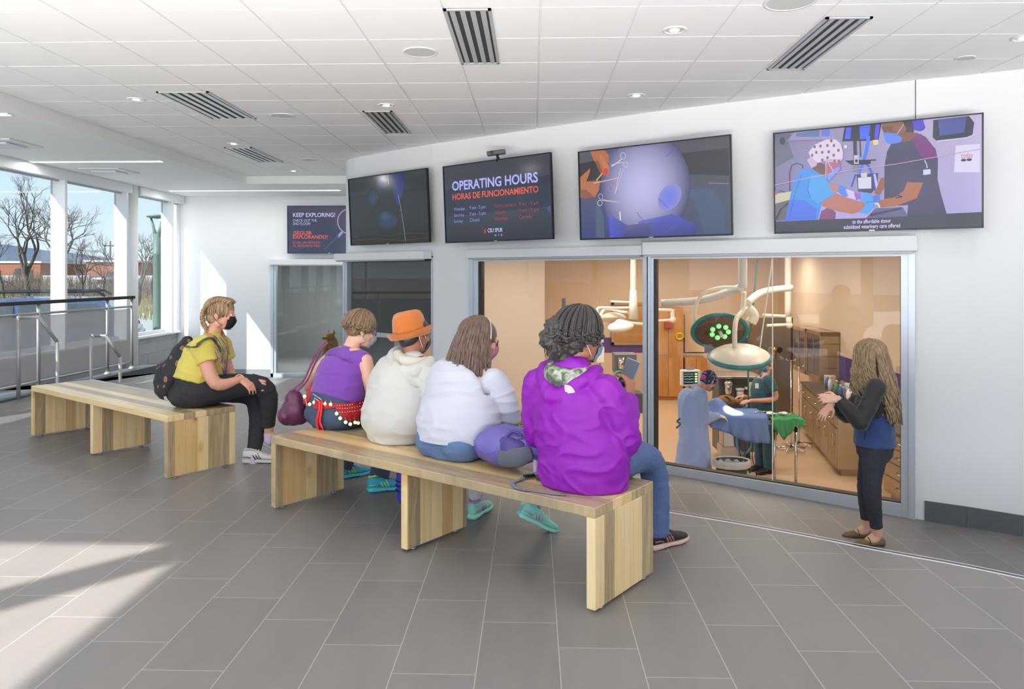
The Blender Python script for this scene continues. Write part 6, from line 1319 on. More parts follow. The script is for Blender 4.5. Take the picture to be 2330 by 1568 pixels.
# ================================================================ benches, rails
def pine(name, axis, seed):
    """glued pine boards: strips of differing tone, grain, blue stain and knots; axis = grain direction"""
    g = G(name); t = g.n('ShaderNodeTexCoord'); sp = g.n('ShaderNodeSeparateXYZ'); g.l(t.outputs['Object'], sp.inputs[0])
    a = {'x': ('X', 'Y'), 'z': ('Z', 'Y')}[axis]
    L, Wd = sp.outputs[a[0]], sp.outputs[a[1]]; third = sp.outputs['Z' if axis == 'x' else 'X']
    bw = 0.085
    u = g.math('DIVIDE', g.math('ADD', Wd, seed*0.031+g_off(seed)), bw); bi = g.math('FLOOR', u)
    wn = g.n('ShaderNodeTexWhiteNoise', noise_dimensions='2D'); cb0 = g.n('ShaderNodeCombineXYZ'); g.l(bi, cb0.inputs[0]); cb0.inputs[1].default_value = seed; g.l(cb0.outputs[0], wn.inputs['Vector']); rnd = wn.outputs['Value']
    wn2 = g.n('ShaderNodeTexWhiteNoise', noise_dimensions='2D'); cb1 = g.n('ShaderNodeCombineXYZ'); g.l(bi, cb1.inputs[0]); cb1.inputs[1].default_value = seed+7.3; g.l(cb1.outputs[0], wn2.inputs['Vector']); rnd2 = wn2.outputs['Value']
    cb = g.n('ShaderNodeCombineXYZ'); g.l(g.math('ADD', g.math('MULTIPLY', L, 1.1), g.math('MULTIPLY', rnd, 9)), cb.inputs[0]); g.l(g.math('MULTIPLY', Wd, 22), cb.inputs[1]); g.l(g.math('ADD', g.math('MULTIPLY', third, 14), g.math('MULTIPLY', rnd2, 11)), cb.inputs[2])
    n = g.noise(cb.outputs[0], 1.3, 5, 0.6, 0.6)
    base = g.ramp(n, [(0.25, srgb(222, 194, 148)), (0.5, srgb(238, 218, 176)), (0.75, srgb(247, 234, 202))])
    tone = g.ramp(rnd, [(0.0, srgb(255, 246, 226)), (0.6, srgb(250, 236, 208)), (1.0, srgb(226, 198, 158))])
    base = g.mix(0.85, base, tone, 'MULTIPLY')
    # blue-grey sap stain on some boards
    cb2 = g.n('ShaderNodeCombineXYZ'); g.l(g.math('MULTIPLY', L, 1.6), cb2.inputs[0]); g.l(g.math('MULTIPLY', Wd, 26), cb2.inputs[1]); g.l(rnd2, cb2.inputs[2])
    st = g.noise(cb2.outputs[0], 1.4, 5, 0.65, 0.9)
    sm = g.math('MULTIPLY', g.math('GREATER_THAN', rnd2, 0.62), g.math('MULTIPLY', st, 1.5)); sm.node.use_clamp = True
    base = g.mix(g.math('MULTIPLY', sm, 0.9), base, srgb(132, 118, 98))
    # knots
    vo = g.n('ShaderNodeTexVoronoi'); cb3 = g.n('ShaderNodeCombineXYZ'); g.l(g.math('MULTIPLY', L, 2.6), cb3.inputs[0]); g.l(g.math('MULTIPLY', Wd, 5.2), cb3.inputs[1]); cb3.inputs[2].default_value = seed*1.7; g.l(cb3.outputs[0], vo.inputs['Vector']); vo.inputs['Scale'].default_value = 1.0
    dv = vo.outputs['Distance']
    kn = g.ramp(dv, [(0.0, (1, 1, 1)), (0.05, (0.85, 0.85, 0.85)), (0.085, (0.0, 0.0, 0.0))])
    kr = g.ramp(dv, [(0.06, (0, 0, 0)), (0.09, (0.6, 0.6, 0.6)), (0.17, (0, 0, 0))])
    base = g.mix(kr, base, srgb(196, 140, 84)); base = g.mix(kn, base, srgb(132, 84, 48))
    seam = g.math('GREATER_THAN', g.math('ABSOLUTE', g.math('SUBTRACT', g.math('FRACT', u), 0.5)), 0.490)
    base = g.mix(g.math('MULTIPLY', seam, 0.35), base, srgb(120, 92, 60))
    return g.fin(base, 0.34, 0.0, Coat_Weight=0.25, Coat_Roughness=0.25)
def g_off(s): return (s*0.377) % 0.1
BL, BD, BH, BT = 2.33, 0.53, 0.45, 0.045
M_PX = [pine('pine_boards_long_%d' % k, 'x', k) for k in (1, 4)]; M_PZ = [pine('pine_boards_upright_%d' % k, 'z', k) for k in (2, 5, 8)]
M_ENDG = pine('pine_edge', 'x', 11)
def bench(FLp, FRp, label, k):
    d = V(FRp.x-FLp.x, FRp.y-FLp.y); ang = math.atan2(d.y, d.x); L = d.length
    t = thing('bench', label, 'bench', (FLp.x, FLp.y, 0), 'pine viewing benches', rz=ang)
    m = B(); rbox(m, (0, 0, BH-BT), (L, BD, BH), 0.0025, 1); obj('seat_top', m, M_PX[k], t, local=True)
    for i, (x, dd) in enumerate(((0, 0.0), (L*0.5-BT/2, 0.0), (L-BT, 0.0))):
        m = B(); y1 = BD if i != 1 else BD-0.06; rbox(m, (x, 0.0 if i != 1 else 0.004, 0.014), (x+BT, y1, BH-BT-0.0005), 0.0025, 1); lg = obj('leg_panel', m, M_PZ[(i+k) % 3], t, local=True)
        for y in (0.07, y1-0.07):
            f = B(); lathe(f, [(0.016, 0.0), (0.018, 0.004), (0.016, 0.009), (0.006, 0.010), (0.006, 0.016)], (x+BT/2, y, 0), 16); obj('levelling_foot', f, M_STEEL, lg, local=True)
    return t
bFL = F(616.5, 992, BH); bFR = F(1354.5, 1157, BH)
bench(bFL, bFR, 'right pine bench with four people sitting on it, nearest the camera', 0)
cFL = F(70.5, 878, BH); cFR = F(380.6, 947, BH)
bench(cFL, cFR, 'left pine bench with the woman in yellow on its near end', 1)
BU = V(bFR.x-bFL.x, bFR.y-bFL.y).normalized(); BN = V(-BU.y, BU.x)      # along the bench, and facing the glass
if BN.y < 0: BN = -BN
# guard rail on its curb by the left windows
gA = F(0, 906, 0.02); gB = F(300, 839, 0.02); gu = V(gB.x-gA.x, gB.y-gA.y).normalized(); gA2 = V(gA.x, gA.y)-gu*2.2; gB2 = V(gB.x, gB.y)
bm = B(); wallbox(bm, gA2, gB2+gu*0.5, -0.6, 0.02, -0.16, 0.10); struct('curb', recalc(bm), M_BASE)
t = thing('guard_rail', 'steel guard rail with dark top rail and sheer mesh panels before the left windows', 'railing', (gA2.x, gA2.y, 0.02))
GH = 1.12; nG = V(-gu.y, gu.x)
m = B(); wallbox(m, gA2, gB2+gu*0.04, GH-0.045, GH, -0.035, 0.035); bmesh.ops.bevel(m, geom=m.edges[:], offset=0.006, segments=2, affect='EDGES'); obj('top_rail', m, M_DARK, t)
m = B(); tube(m, [V(gA2.x, gA2.y, GH-0.16), V(gB2.x, gB2.y, GH-0.16)], 0.016, 10); obj('middle_rail', m, M_GREYMET, t)
m = B(); tube(m, [V(gA2.x, gA2.y, 0.12), V(gB2.x, gB2.y, 0.12)], 0.016, 10); obj('bottom_rail', m, M_GREYMET, t)
posts = [gA2, V(F(0, 906, .02).x, F(0, 906, .02).y)-gu*0.25, gB2-gu*2.05, gB2-gu*0.62, gB2]
for p in posts:
    m = B(); tube(m, [V(p.x, p.y, 0.03), V(p.x, p.y, GH-0.04)], 0.022, 12); po = obj('post', m, M_GREYMET, t); m = B(); lathe(m, [(0.05, 0.02), (0.05, 0.03), (0.03, 0.05), (0.024, 0.06)], (p.x, p.y, 0), 16); obj('base_flange', m, M_GREYMET, po)
M_MESH = glassmat('sheer_grey_mesh', (0.93, 0.93, 0.94), 0.5, 0.3, 0.16)
for p, q in zip(posts[:-1], posts[1:]):
    m = B(); a = p+gu*0.035; b = q-gu*0.035; quad(m, (a.x, a.y, 0.15), (b.x, b.y, 0.15), (b.x, b.y, GH-0.19), (a.x, a.y, GH-0.19)); obj('mesh_panel', m, M_MESH, t)
# stair handrails
def handrail(pts, label, r=0.021):
    p0 = V(pts[0]); t = thing('handrail', label, 'handrail', (p0.x, p0.y, p0.z), 'pale grey stair handrails')
    m = B(); a, b, c, d_ = [V(p) for p in pts]
    e = a; top = V(a.x, a.y, b.z)
    tube(m, [a, top], r, 14); obj('near_post', m, M_GREYMET, t)
    m = B(); tube(m, [top-V(0, 0, 0.0), b, c], r, 14); ball(m, top, r, 2); ball(m, b, r, 2); ball(m, c, r, 2); obj('rail', m, M_GREYMET, t)
    m = B(); tube(m, [c, d_], r, 14); obj('far_post', m, M_GREYMET, t)
a = F(42, 908, 0.0); dd = -a.x*SI+a.y*CO
handrail([a, W(88, 722, dd+0.05), W(130, 778, dd+0.15), V(W(130, 778, dd+0.15).x, W(130, 778, dd+0.15).y, -0.57)], 'left stair handrail at the left edge, in front of the guard rail')
d1 = 9.9; a = W(207, 850, d1); a.z = -0.28
handrail([V(a.x, a.y, -0.57), W(240, 764, d1), W(273, 812, d1+0.1), V(W(273, 812, d1+0.1).x, W(273, 812, d1+0.1).y, -0.57)], 'smaller right stair handrail behind the left bench')
# ================================================================ figure kit
def limb(bm, pts, rads, X=None, n=4, r0=True, r1=True, seg=20):
    """tapered elliptical limb through points; rads numbers or (rx, ry); X = direction of the rx axis"""
    P = smoothpath(pts, n) if len(pts) > 2 else [V(pts[0]).lerp(V(pts[1]), k/n) for k in range(n+1)]
    R = [(r, r) if not isinstance(r, tuple) else r for r in rads]
    m = len(pts)-1; RR = []
    for i in range(len(P)):
        t = i/(len(P)-1)*m; k = min(int(t), m-1); f = t-k; f = f*f*(3-2*f)
        RR.append((R[k][0]*(1-f)+R[k+1][0]*f, R[k][1]*(1-f)+R[k+1][1]*f))
    if r0: P0 = P[0]; d = (P[0]-P[1]).normalized(); P = [P0+d*RR[0][1]*0.95, P0+d*RR[0][1]*0.75, P0+d*RR[0][1]*0.4]+P; a = RR[0]; RR = [(a[0]*.22, a[1]*.22), (a[0]*.66, a[1]*.66), (a[0]*.92, a[1]*.92)]+RR
    if r1: P1 = P[-1]; d = (P[-1]-P[-2]).normalized(); a = RR[-1]; P = P+[P1+d*a[1]*0.4, P1+d*a[1]*0.75, P1+d*a[1]*0.95]; RR = RR+[(a[0]*.92, a[1]*.92), (a[0]*.66, a[1]*.66), (a[0]*.22, a[1]*.22)]
    rings = []; px = V(X) if X is not None else None
    for i, p in enumerate(P):
        d = (P[min(i+1, len(P)-1)]-P[max(i-1, 0)]).normalized()
        if px is None: px = frame_from(d)[0]
        x = px-d*px.dot(d)
        x = x.normalized() if x.length > 1e-5 else frame_from(d)[0]
        if X is None: px = x
        y = d.cross(x)
        rings.append([p+x*RR[i][0]*math.cos(2*math.pi*k/seg)+y*RR[i][1]*math.sin(2*math.pi*k/seg) for k in range(seg)])
    return ring_tube(bm, rings)
def skin(bm, voxel=0.007, it=4, fac=0.5):
    """grow one continuous surface over the overlapping closed shapes"""
    recalc_islands(bm)
    me = bpy.data.meshes.new('tmp'); bm.to_mesh(me); bm.free(); o = bpy.data.objects.new('tmp', me); COL.objects.link(o)
    r = o.modifiers.new('r', 'REMESH'); r.mode = 'VOXEL'; r.voxel_size = voxel; r.adaptivity = 0; r.use_smooth_shade = True
    if it: s = o.modifiers.new('s', 'SMOOTH'); s.iterations = it; s.factor = fac
    dg = bpy.context.evaluated_depsgraph_get(); dg.update(); out = bpy.data.meshes.new_from_object(o.evaluated_get(dg))
    bpy.data.objects.remove(o); bpy.data.meshes.remove(me); return out
def recalc_islands(bm): bmesh.ops.recalc_face_normals(bm, faces=bm.faces[:])
def wrinkle(me, amp, f=(6, 6, 12), seed=0.0, only=None, fine=0.3):
    """cloth folds: ridges of stretched noise pushed along the normals"""
    co = [v.co.copy() for v in me.vertices]; nr = [v.normal.copy() for v in me.vertices]; F_ = V(f)
    for i, v in enumerate(me.vertices):
        c = co[i]; k = only(c) if only else 1.0
        if k <= 0: continue
        q = V(c.x*F_.x+seed, c.y*F_.y, c.z*F_.z); q += V(0.5*noise.noise(q*0.7), 0.5*noise.noise(q*0.7+V(9, 0, 0)), 0)
        a = 1-2*abs(noise.noise(q)); b = noise.noise(q*2.7)
        v.co = c+nr[i]*amp*k*(0.6*a*a*a+fine*b-0.15)
    return me
def settle(me):
    """let what sits on a bench rest on its top instead of sinking in"""
    for P0, P1 in ((bFL, bFR), (cFL, cFR)):
        u = V(P1.x-P0.x, P1.y-P0.y); L = u.length; u.normalize(); n = V(-u.y, u.x)
        for v in me.vertices:
            if 0.30 < v.co.z < BH+0.003:
                d = V(v.co.x-P0.x, v.co.y-P0.y); a = d.dot(u); b = d.dot(n)
                if -0.01 < a < L+0.01 and -0.06 < b < BD-0.04 and (v.co.z > 0.39 or b < BD-0.14): v.co.z = BH+0.003+0.02*max(0, -b)
    return me
def cutoff(me, co, no):
    """trim away what lies beyond a plane (clean hem)"""
    bm = bmesh.new(); bm.from_mesh(me); bmesh.ops.bisect_plane(bm, geom=bm.verts[:]+bm.edges[:]+bm.faces[:], plane_co=V(co), plane_no=V(no), clear_outer=True)
    bmesh.ops.holes_fill(bm, edges=[e for e in bm.edges if e.is_boundary]); bm.to_mesh(me); bm.free(); return me
def headframe(c, face, up=(0, 0, 1)):
    y = V(face).normalized(); z = V(up)-y*V(up).dot(y); z.normalize(); x = y.cross(z)
    M = Matrix((x, y, z)).transposed().to_4x4(); M.translation = V(c); return M
def VD(s, d, z=0.0): return V(s*CO-d*SI, s*SI+d*CO, z)               # direction given in lateral, depth, up
def head_prims(bm, M, s=1.0, nose=1.0):
    R3 = M.to_3x3()
    def E(c, r, sub=3): ball(bm, M @ (V(c)*s), tuple(x*s for x in r), sub, M=R3)
    E((0, -0.012, 0.035), (0.074, 0.094, 0.082)); E((0, 0.030, -0.015), (0.060, 0.062, 0.085)); E((0, 0.045, -0.070), (0.046, 0.045, 0.036)); E((0, 0.074, -0.086), (0.022, 0.018, 0.018), 2)
    E((0, 0.075, 0.038), (0.052, 0.018, 0.012), 2); E((0, 0.104, -0.012), (0.011*nose, 0.018, 0.010), 2); limb(bm, [M @ (V(0, 0.084, 0.028)*s), M @ (V(0, 0.102, -0.008)*s)], [0.008*s, 0.011*s], n=2, seg=10)
    for sx in (-1, 1):
        E((sx*0.014, 0.096, -0.016), (0.008, 0.010, 0.007), 2); E((sx*0.043, 0.066, -0.010), (0.020, 0.018, 0.020), 2); E((sx*0.052, 0.0, -0.055), (0.016, 0.035, 0.03), 2)
        E((sx*0.078, -0.006, -0.004), (0.008, 0.018, 0.031), 2); E((sx*0.084, -0.014, 0.004), (0.006, 0.016, 0.022), 2); E((sx*0.030, 0.078, 0.014), (0.017, 0.012, 0.011), 2)
    E((0, 0.094, -0.040), (0.022, 0.010, 0.006), 2); E((0, 0.092, -0.053), (0.019, 0.011, 0.007), 2)
def hand_prims(bm, w, d, nrm, thumb, curl=0.4, s=1.0, spread=0.04, curls=None, tcurl=0.35):
    """w wrist, d pointing direction, nrm back-of-hand normal, thumb = side the thumb is on (vector)"""
    w = V(w); d = V(d).normalized(); nrm = V(nrm); nrm = (nrm-d*nrm.dot(d)).normalized(); x = d.cross(nrm)
    if x.dot(V(thumb)) < 0: x = -x
    limb(bm, [w, w+d*0.035*s, w+d*0.085*s], [(0.026*s, 0.020*s), (0.036*s, 0.018*s), (0.041*s, 0.013*s)], X=x, n=3, seg=16)
    lens = (0.072, 0.080, 0.075, 0.060); cs = curls or [curl*0.85, curl, curl*1.1, curl*1.2]
    for i in range(4):
        off = (0.0325-0.0215*i)*s; b = w+d*(0.086-0.003*abs(i-1.2))*s+x*off; dd = (d+x*spread*(1.5-i)).normalized(); L = lens[i]*s; p = b; pts = [b-d*0.012*s, b]; ax = dd.cross(nrm)
        for k, fr in enumerate((0.46, 0.30, 0.24)):
            a = cs[i]*(0.9, 1.15, 0.8)[k]; dd = (Matrix.Rotation(-a, 3, ax) @ dd) if (Matrix.Rotation(-a, 3, ax) @ dd).dot(nrm) <= dd.dot(nrm)+1e-6 else (Matrix.Rotation(a, 3, ax) @ dd)
            p = p+dd*L*fr; pts.append(p.copy())
        limb(bm, pts, [0.0088*s, 0.0090*s, 0.0084*s, 0.0076*s, 0.0064*s], n=3, seg=10)
    b = w+d*0.022*s+x*0.024*s; t1 = b+(d*0.55+x*0.75-nrm*0.25).normalized()*0.040*s; t2 = t1+(d*0.9+x*(0.5-tcurl)-nrm*(0.15+tcurl)).normalized()*0.032*s; t3 = t2+(d*1.0+x*(0.25-tcurl*1.6)-nrm*(0.2+tcurl)).normalized()*0.025*s
    limb(bm, [b-x*0.008*s, t1, t2, t3], [0.015*s, 0.0115*s, 0.0098*s, 0.0075*s], n=3, seg=12)
def mask_mesh(M, s=1.0, pleat=False, lo=-0.098, hi=0.004, wide=1.0):
    """face mask shell following nose, cheeks and chin, with real thickness"""
    bm = B(); nx, nz = 22, 14; rows = []
    for j in range(nz+1):
        v = j/nz; z = lo+(hi-lo)*v; row = []
        for i in range(nx+1):
            u = -1+2*i/nx; th = u*1.12*wide
            bulge = 0.114-0.030*abs(v-0.62)**1.5*2-0.012*(1-v)**2
            r = bulge*(1-0.10*(1-math.cos(th)))
            x = 0.066*wide*math.sin(th)*(1-0.14*(1-v)); y = 0.018+(r-0.018)*math.cos(th)**0.85 if math.cos(th) > 0 else 0.018
            if pleat: y += 0.0022*math.sin(v*18)
            zz = z+0.012*(1-math.cos(u*1.57))*(0.5-v)*1.2
            row.append(bm.verts.new(M @ (V(x, y+0.006, zz)*s)))
        rows.append(row)
    for j in range(nz):
        for i in range(nx):
            f = bm.faces.new((rows[j][i], rows[j][i+1], rows[j+1][i+1], rows[j+1][i])); f.smooth = True
    bmesh.ops.solidify(bm, geom=bm.faces[:], thickness=0.0022*s); recalc(bm)
    return bm
def ear_loop(M, sx, s=1.0, r=0.0018):
    m = B(); q = lambda x, y, z: M @ (V(x*sx, y, z)*s)
    tube(m, smoothpath([q(0.062, 0.042, -0.008), q(0.076, 0.012, 0.018), q(0.088, -0.020, 0.018), q(0.089, -0.026, -0.010), q(0.080, -0.004, -0.034), q(0.060, 0.030, -0.066)], 5), r*s, 6); return m
def eyes(M, parent, s=1.0, col=srgb(90, 70, 50)):
    for sx in (-1, 1):
        m = B(); ball(m, M @ (V(sx*0.030, 0.0815, 0.014)*s), 0.0115*s, 2); e = obj('eye', m, mat('eye_white', srgb(236, 232, 228), 0.2, coat=0.5), parent, smooth=True)
        m = B(); R3 = M.to_3x3(); ball(m, M @ (V(sx*0.030, 0.0905, 0.014)*s), (0.0055*s, 0.003*s, 0.0055*s), 2, M=R3); obj('iris', m, mat('iris_brown', col, 0.2), e, smooth=True)
def glasses(M, parent, mm, s=1.0, lens=(0.024, 0.017)):
    m = B(); q = lambda x, y, z: M @ (V(x, y, z)*s)
    for sx in (-1, 1):
        ring = [q(sx*0.033+lens[0]*math.cos(a), 0.100-0.010*abs(sx*0.033+lens[0]*math.cos(a))/0.05, 0.010+lens[1]*math.sin(a)) for a in [k*2*math.pi/24 for k in range(25)]]
        tube(m, ring, 0.0024*s, 6); tube(m, [q(sx*0.057, 0.088, 0.014), q(sx*0.078, 0.06, 0.015), q(sx*0.083, -0.005, 0.016), q(sx*0.083, -0.030, 0.000)], 0.0024*s, 6)
    tube(m, [q(-0.010, 0.102, 0.013), q(0, 0.104, 0.016), q(0.010, 0.102, 0.013)], 0.0022*s, 6)
    o = obj('glasses', m, mm, parent)
    for sx in (-1, 1):
        m = B(); poly(m, [q(sx*0.033+lens[0]*math.cos(a), 0.0995-0.010*abs(sx*0.033+lens[0]*math.cos(a))/0.05, 0.010+lens[1]*math.sin(a)) for a in [k*2*math.pi/24 for k in range(24)]]); obj('lens', m, glassmat('spectacle_lens', (0.93, 0.95, 0.96), 2.0), o)
def hairmat(name, dark, light, rough=0.42):
    if name in _cache: return _cache[name]
    g = G(name); co = g.coord('Object', (60, 60, 9)); n = g.noise(co, 1.5, 4, 0.6, 0.3); n2 = g.noise(g.coord('Object', (4, 4, 4)), 1.5, 2)
    c = g.ramp(n, [(0.30, dark), (0.55, tuple((a+b)/2 for a, b in zip(dark, light))), (0.78, light)]); c = g.mix(g.math('MULTIPLY', n2, 0.4), c, dark)
    g.bump(g.noise(g.coord('Object', (260, 260, 30)), 1.0, 3), 0.5, 0.003); _cache[name] = g.fin(c, rough, 0.0, Sheen_Weight=0.15); return _cache[name]
def scalp_cap(bm, M, s=1.0, infl=1.10, low=0.0, back=True):
    R3 = M.to_3x3(); ball(bm, M @ (V(0, -0.016, 0.042)*s), (0.076*infl*s, 0.094*infl*s, 0.083*infl*s), 3, M=R3)
    if back: ball(bm, M @ (V(0, -0.045, -0.005+low)*s), (0.066*infl*s, 0.058*infl*s, 0.072*s), 3, M=R3)
def locks(M, n, L, s=1.0, seed=1, face=62, infl=1.13, rad=0.010, drop_out=0.25, wave=0.012, wf=9.0, back_dir=None, flat=0.6, part=0.0, tip=0.25, lvar=0.18, az=None, start=8, sink=0.0):
    """strands that follow the scalp from the parting and then hang; one mesh"""
    rnd = random.Random(seed); bm = B(); c = V(0, -0.014, 0.04); rx, ry, rz = 0.076*infl, 0.096*infl, 0.085*infl
    for i in range(n):
        a = rnd.uniform(face, 360-face) if az is None else rnd.uniform(*az)
        a = math.radians(a)                                    # 0 = forward, measured to the wearer's left and right
        lay = rnd.uniform(0.94, 1.10); pts = []
        endp = rnd.uniform(82, 112)
        for k in range(7):
            ps = math.radians(start+(endp-start)*k/6)
            p = V(math.sin(a)*math.sin(ps)*rx*lay, math.cos(a)*math.sin(ps)*ry*lay, math.cos(ps)*rz*lay)+c
            pts.append(M @ (p*s))
        out = (pts[-1]-(M @ (V(0, -0.014, 0.0)*s))); out.z = 0; out.normalize()
        if back_dir is not None: out = (out*0.4+V(back_dir)*0.6).normalized()
        LL = L*(1+rnd.uniform(-lvar, lvar)); ph = rnd.uniform(0, 6.28); p = pts[-1]; side = V(-out.y, out.x, 0)
        for k in range(1, 8):
            f = k/7; pts.append(p+V(0, 0, -LL*f)+out*(drop_out*LL*math.sin(f*1.6)*0.6-sink*f)+side*wave*math.sin(wf*f+ph)*f+out*wave*0.6*math.cos(wf*f+ph)*f)
        r = rad*s*rnd.uniform(0.7, 1.2); m = len(pts); rs = [r*(0.45+0.55*min(1, k/3)) if k < m*0.7 else r*max(tip, 1-(k-m*0.7)/(m*0.3)*(1-tip)) for k in range(m)]
        tube(bm, smoothpath(pts, 2), [rs[min(int(k/2), m-1)] for k in range((m-1)*2+1)], 6, flat=(V(0, 0, 1), flat) if False else None)
    return bm
def shoe(name, ankle, heel, toe, mats, s=1.0, up=(0, 0, 1), parent=None, lift=0.0, label=None, trim=None, stripe=None, L=None):
    """trainer: lofted upper on a moulded sole with tongue, laces, stripes"""
    heel, toe = V(heel), V(toe); y = (toe-heel); Ln = L or y.length; y.normalize(); z = V(up)-y*V(up).dot(y); z.normalize(); x = y.cross(z)
    M = Matrix((x, y, z)).transposed().to_4x4(); M.translation = heel; k = Ln/0.27
    def ringat(yy, w, z0, z1, sq=2.6, n=20):
        r = []
        for i in range(n):
            a = 2*math.pi*i/n; ca, sa = math.cos(a), math.sin(a); ex = abs(ca)**(2/sq)*(1 if ca > 0 else -1); ez = abs(sa)**(2/sq)*(1 if sa > 0 else -1)
            r.append(M @ (V(w*ex, yy, (z0+z1)/2+(z1-z0)/2*ez)*k))
        return r
    b = B(); ring_tube(b, [ringat(yy, w, z0, z1, 3.2) for yy, w, z0, z1 in ((-0.006, 0.018, 0.012, 0.026), (0.004, 0.032, 0.0, 0.034), (0.05, 0.037, 0.0, 0.034), (0.12, 0.037, 0.003, 0.030), (0.18, 0.048, 0.0, 0.028), (0.23, 0.048, 0.003, 0.030), (0.258, 0.040, 0.008, 0.032), (0.272, 0.026, 0.014, 0.032), (0.278, 0.010, 0.020, 0.030))]); so = obj('sole', recalc(b), mats[1], parent)
    b = B(); ring_tube(b, [ringat(yy, w, 0.022, z1, 2.3) for yy, w, z1 in ((-0.004, 0.016, 0.086), (0.006, 0.030, 0.104), (0.035, 0.037, 0.108), (0.07, 0.039, 0.106), (0.11, 0.040, 0.092), (0.15, 0.044, 0.076), (0.19, 0.046, 0.061), (0.225, 0.045, 0.054), (0.252, 0.037, 0.048), (0.266, 0.022, 0.042), (0.272, 0.010, 0.036))]); u_ = obj('upper', recalc(b), mats[0], parent)
    b = B(); 
    for i in range(5):
        yy = 0.088+i*0.019; zz = 0.104-i*0.0095; w = 0.022
        tube(b, [M @ (V(-w, yy, zz-0.006)*k), M @ (V(0, yy+0.004, zz+0.003)*k), M @ (V(w, yy+0.010, zz-0.006)*k)], 0.0028*k, 6); tube(b, [M @ (V(w, yy, zz-0.006)*k), M @ (V(0, yy+0.004, zz+0.0035)*k), M @ (V(-w, yy+0.010, zz-0.006)*k)], 0.0028*k, 6)
    obj('laces', b, mats[2], u_)
    b = B()
    for sx in (-1, 1):
        for i in range(3): tube(b, [M @ (V(sx*0.0385, 0.095+i*0.02, 0.036)*k), M @ (V(sx*0.039, 0.082+i*0.02, 0.056)*k), M @ (V(sx*0.031, 0.070+i*0.02, 0.078)*k)], 0.0045*k, 6)
        tube(b, [M @ (V(sx*0.030, 0.004, 0.05)*k), M @ (V(sx*0.037, 0.03, 0.052)*k), M @ (V(sx*0.038, 0.06, 0.045)*k)], 0.003*k, 6)
    obj('stripes', b, mats[3], u_)
    b = B(); rg = [M @ (V(0.031*math.cos(a), 0.052+0.046*math.sin(a), 0.106+0.006*math.cos(2*a)-0.008*max(0, math.sin(a)))*k) for a in [i*2*math.pi/24 for i in range(25)]]; tube(b, rg, 0.006*k, 8); obj('collar', b, mats[3] if trim is None else trim, u_)
M_DENIM = lambda n, c: mat(n, c, 0.85, var=0.10, vs=14, bump=0.35, bs=420)
def cloth(n, c, var=0.03, bump=0.25, bs=500, rough=0.85, sheen=0.2): return mat(n, c, rough, var=var, vs=6, bump=bump, bs=bs, sheen=sheen)
def skinmat(n, c):
    if n in _cache: return _cache[n]
    g = G(n); co = g.coord('Object'); a = g.noise(co, 14, 3); b = g.noise(co, 260, 2)
    col = g.mix(a, tuple(x*0.92 for x in c), (min(1, c[0]*1.06), c[1]*0.98, c[2]*0.96)); g.bump(b, 0.12, 0.001)
    _cache[n] = g.fin(col, 0.48, 0.0, Subsurface_Weight=0.12, Subsurface_Scale=0.02); return _cache[n]
M_SKIN = skinmat('fair_skin', srgb(222, 178, 154)); M_SKIN2 = skinmat('brown_skin', srgb(156, 108, 84)); M_SKIN3 = skinmat('rosy_skin', srgb(216, 160, 136))
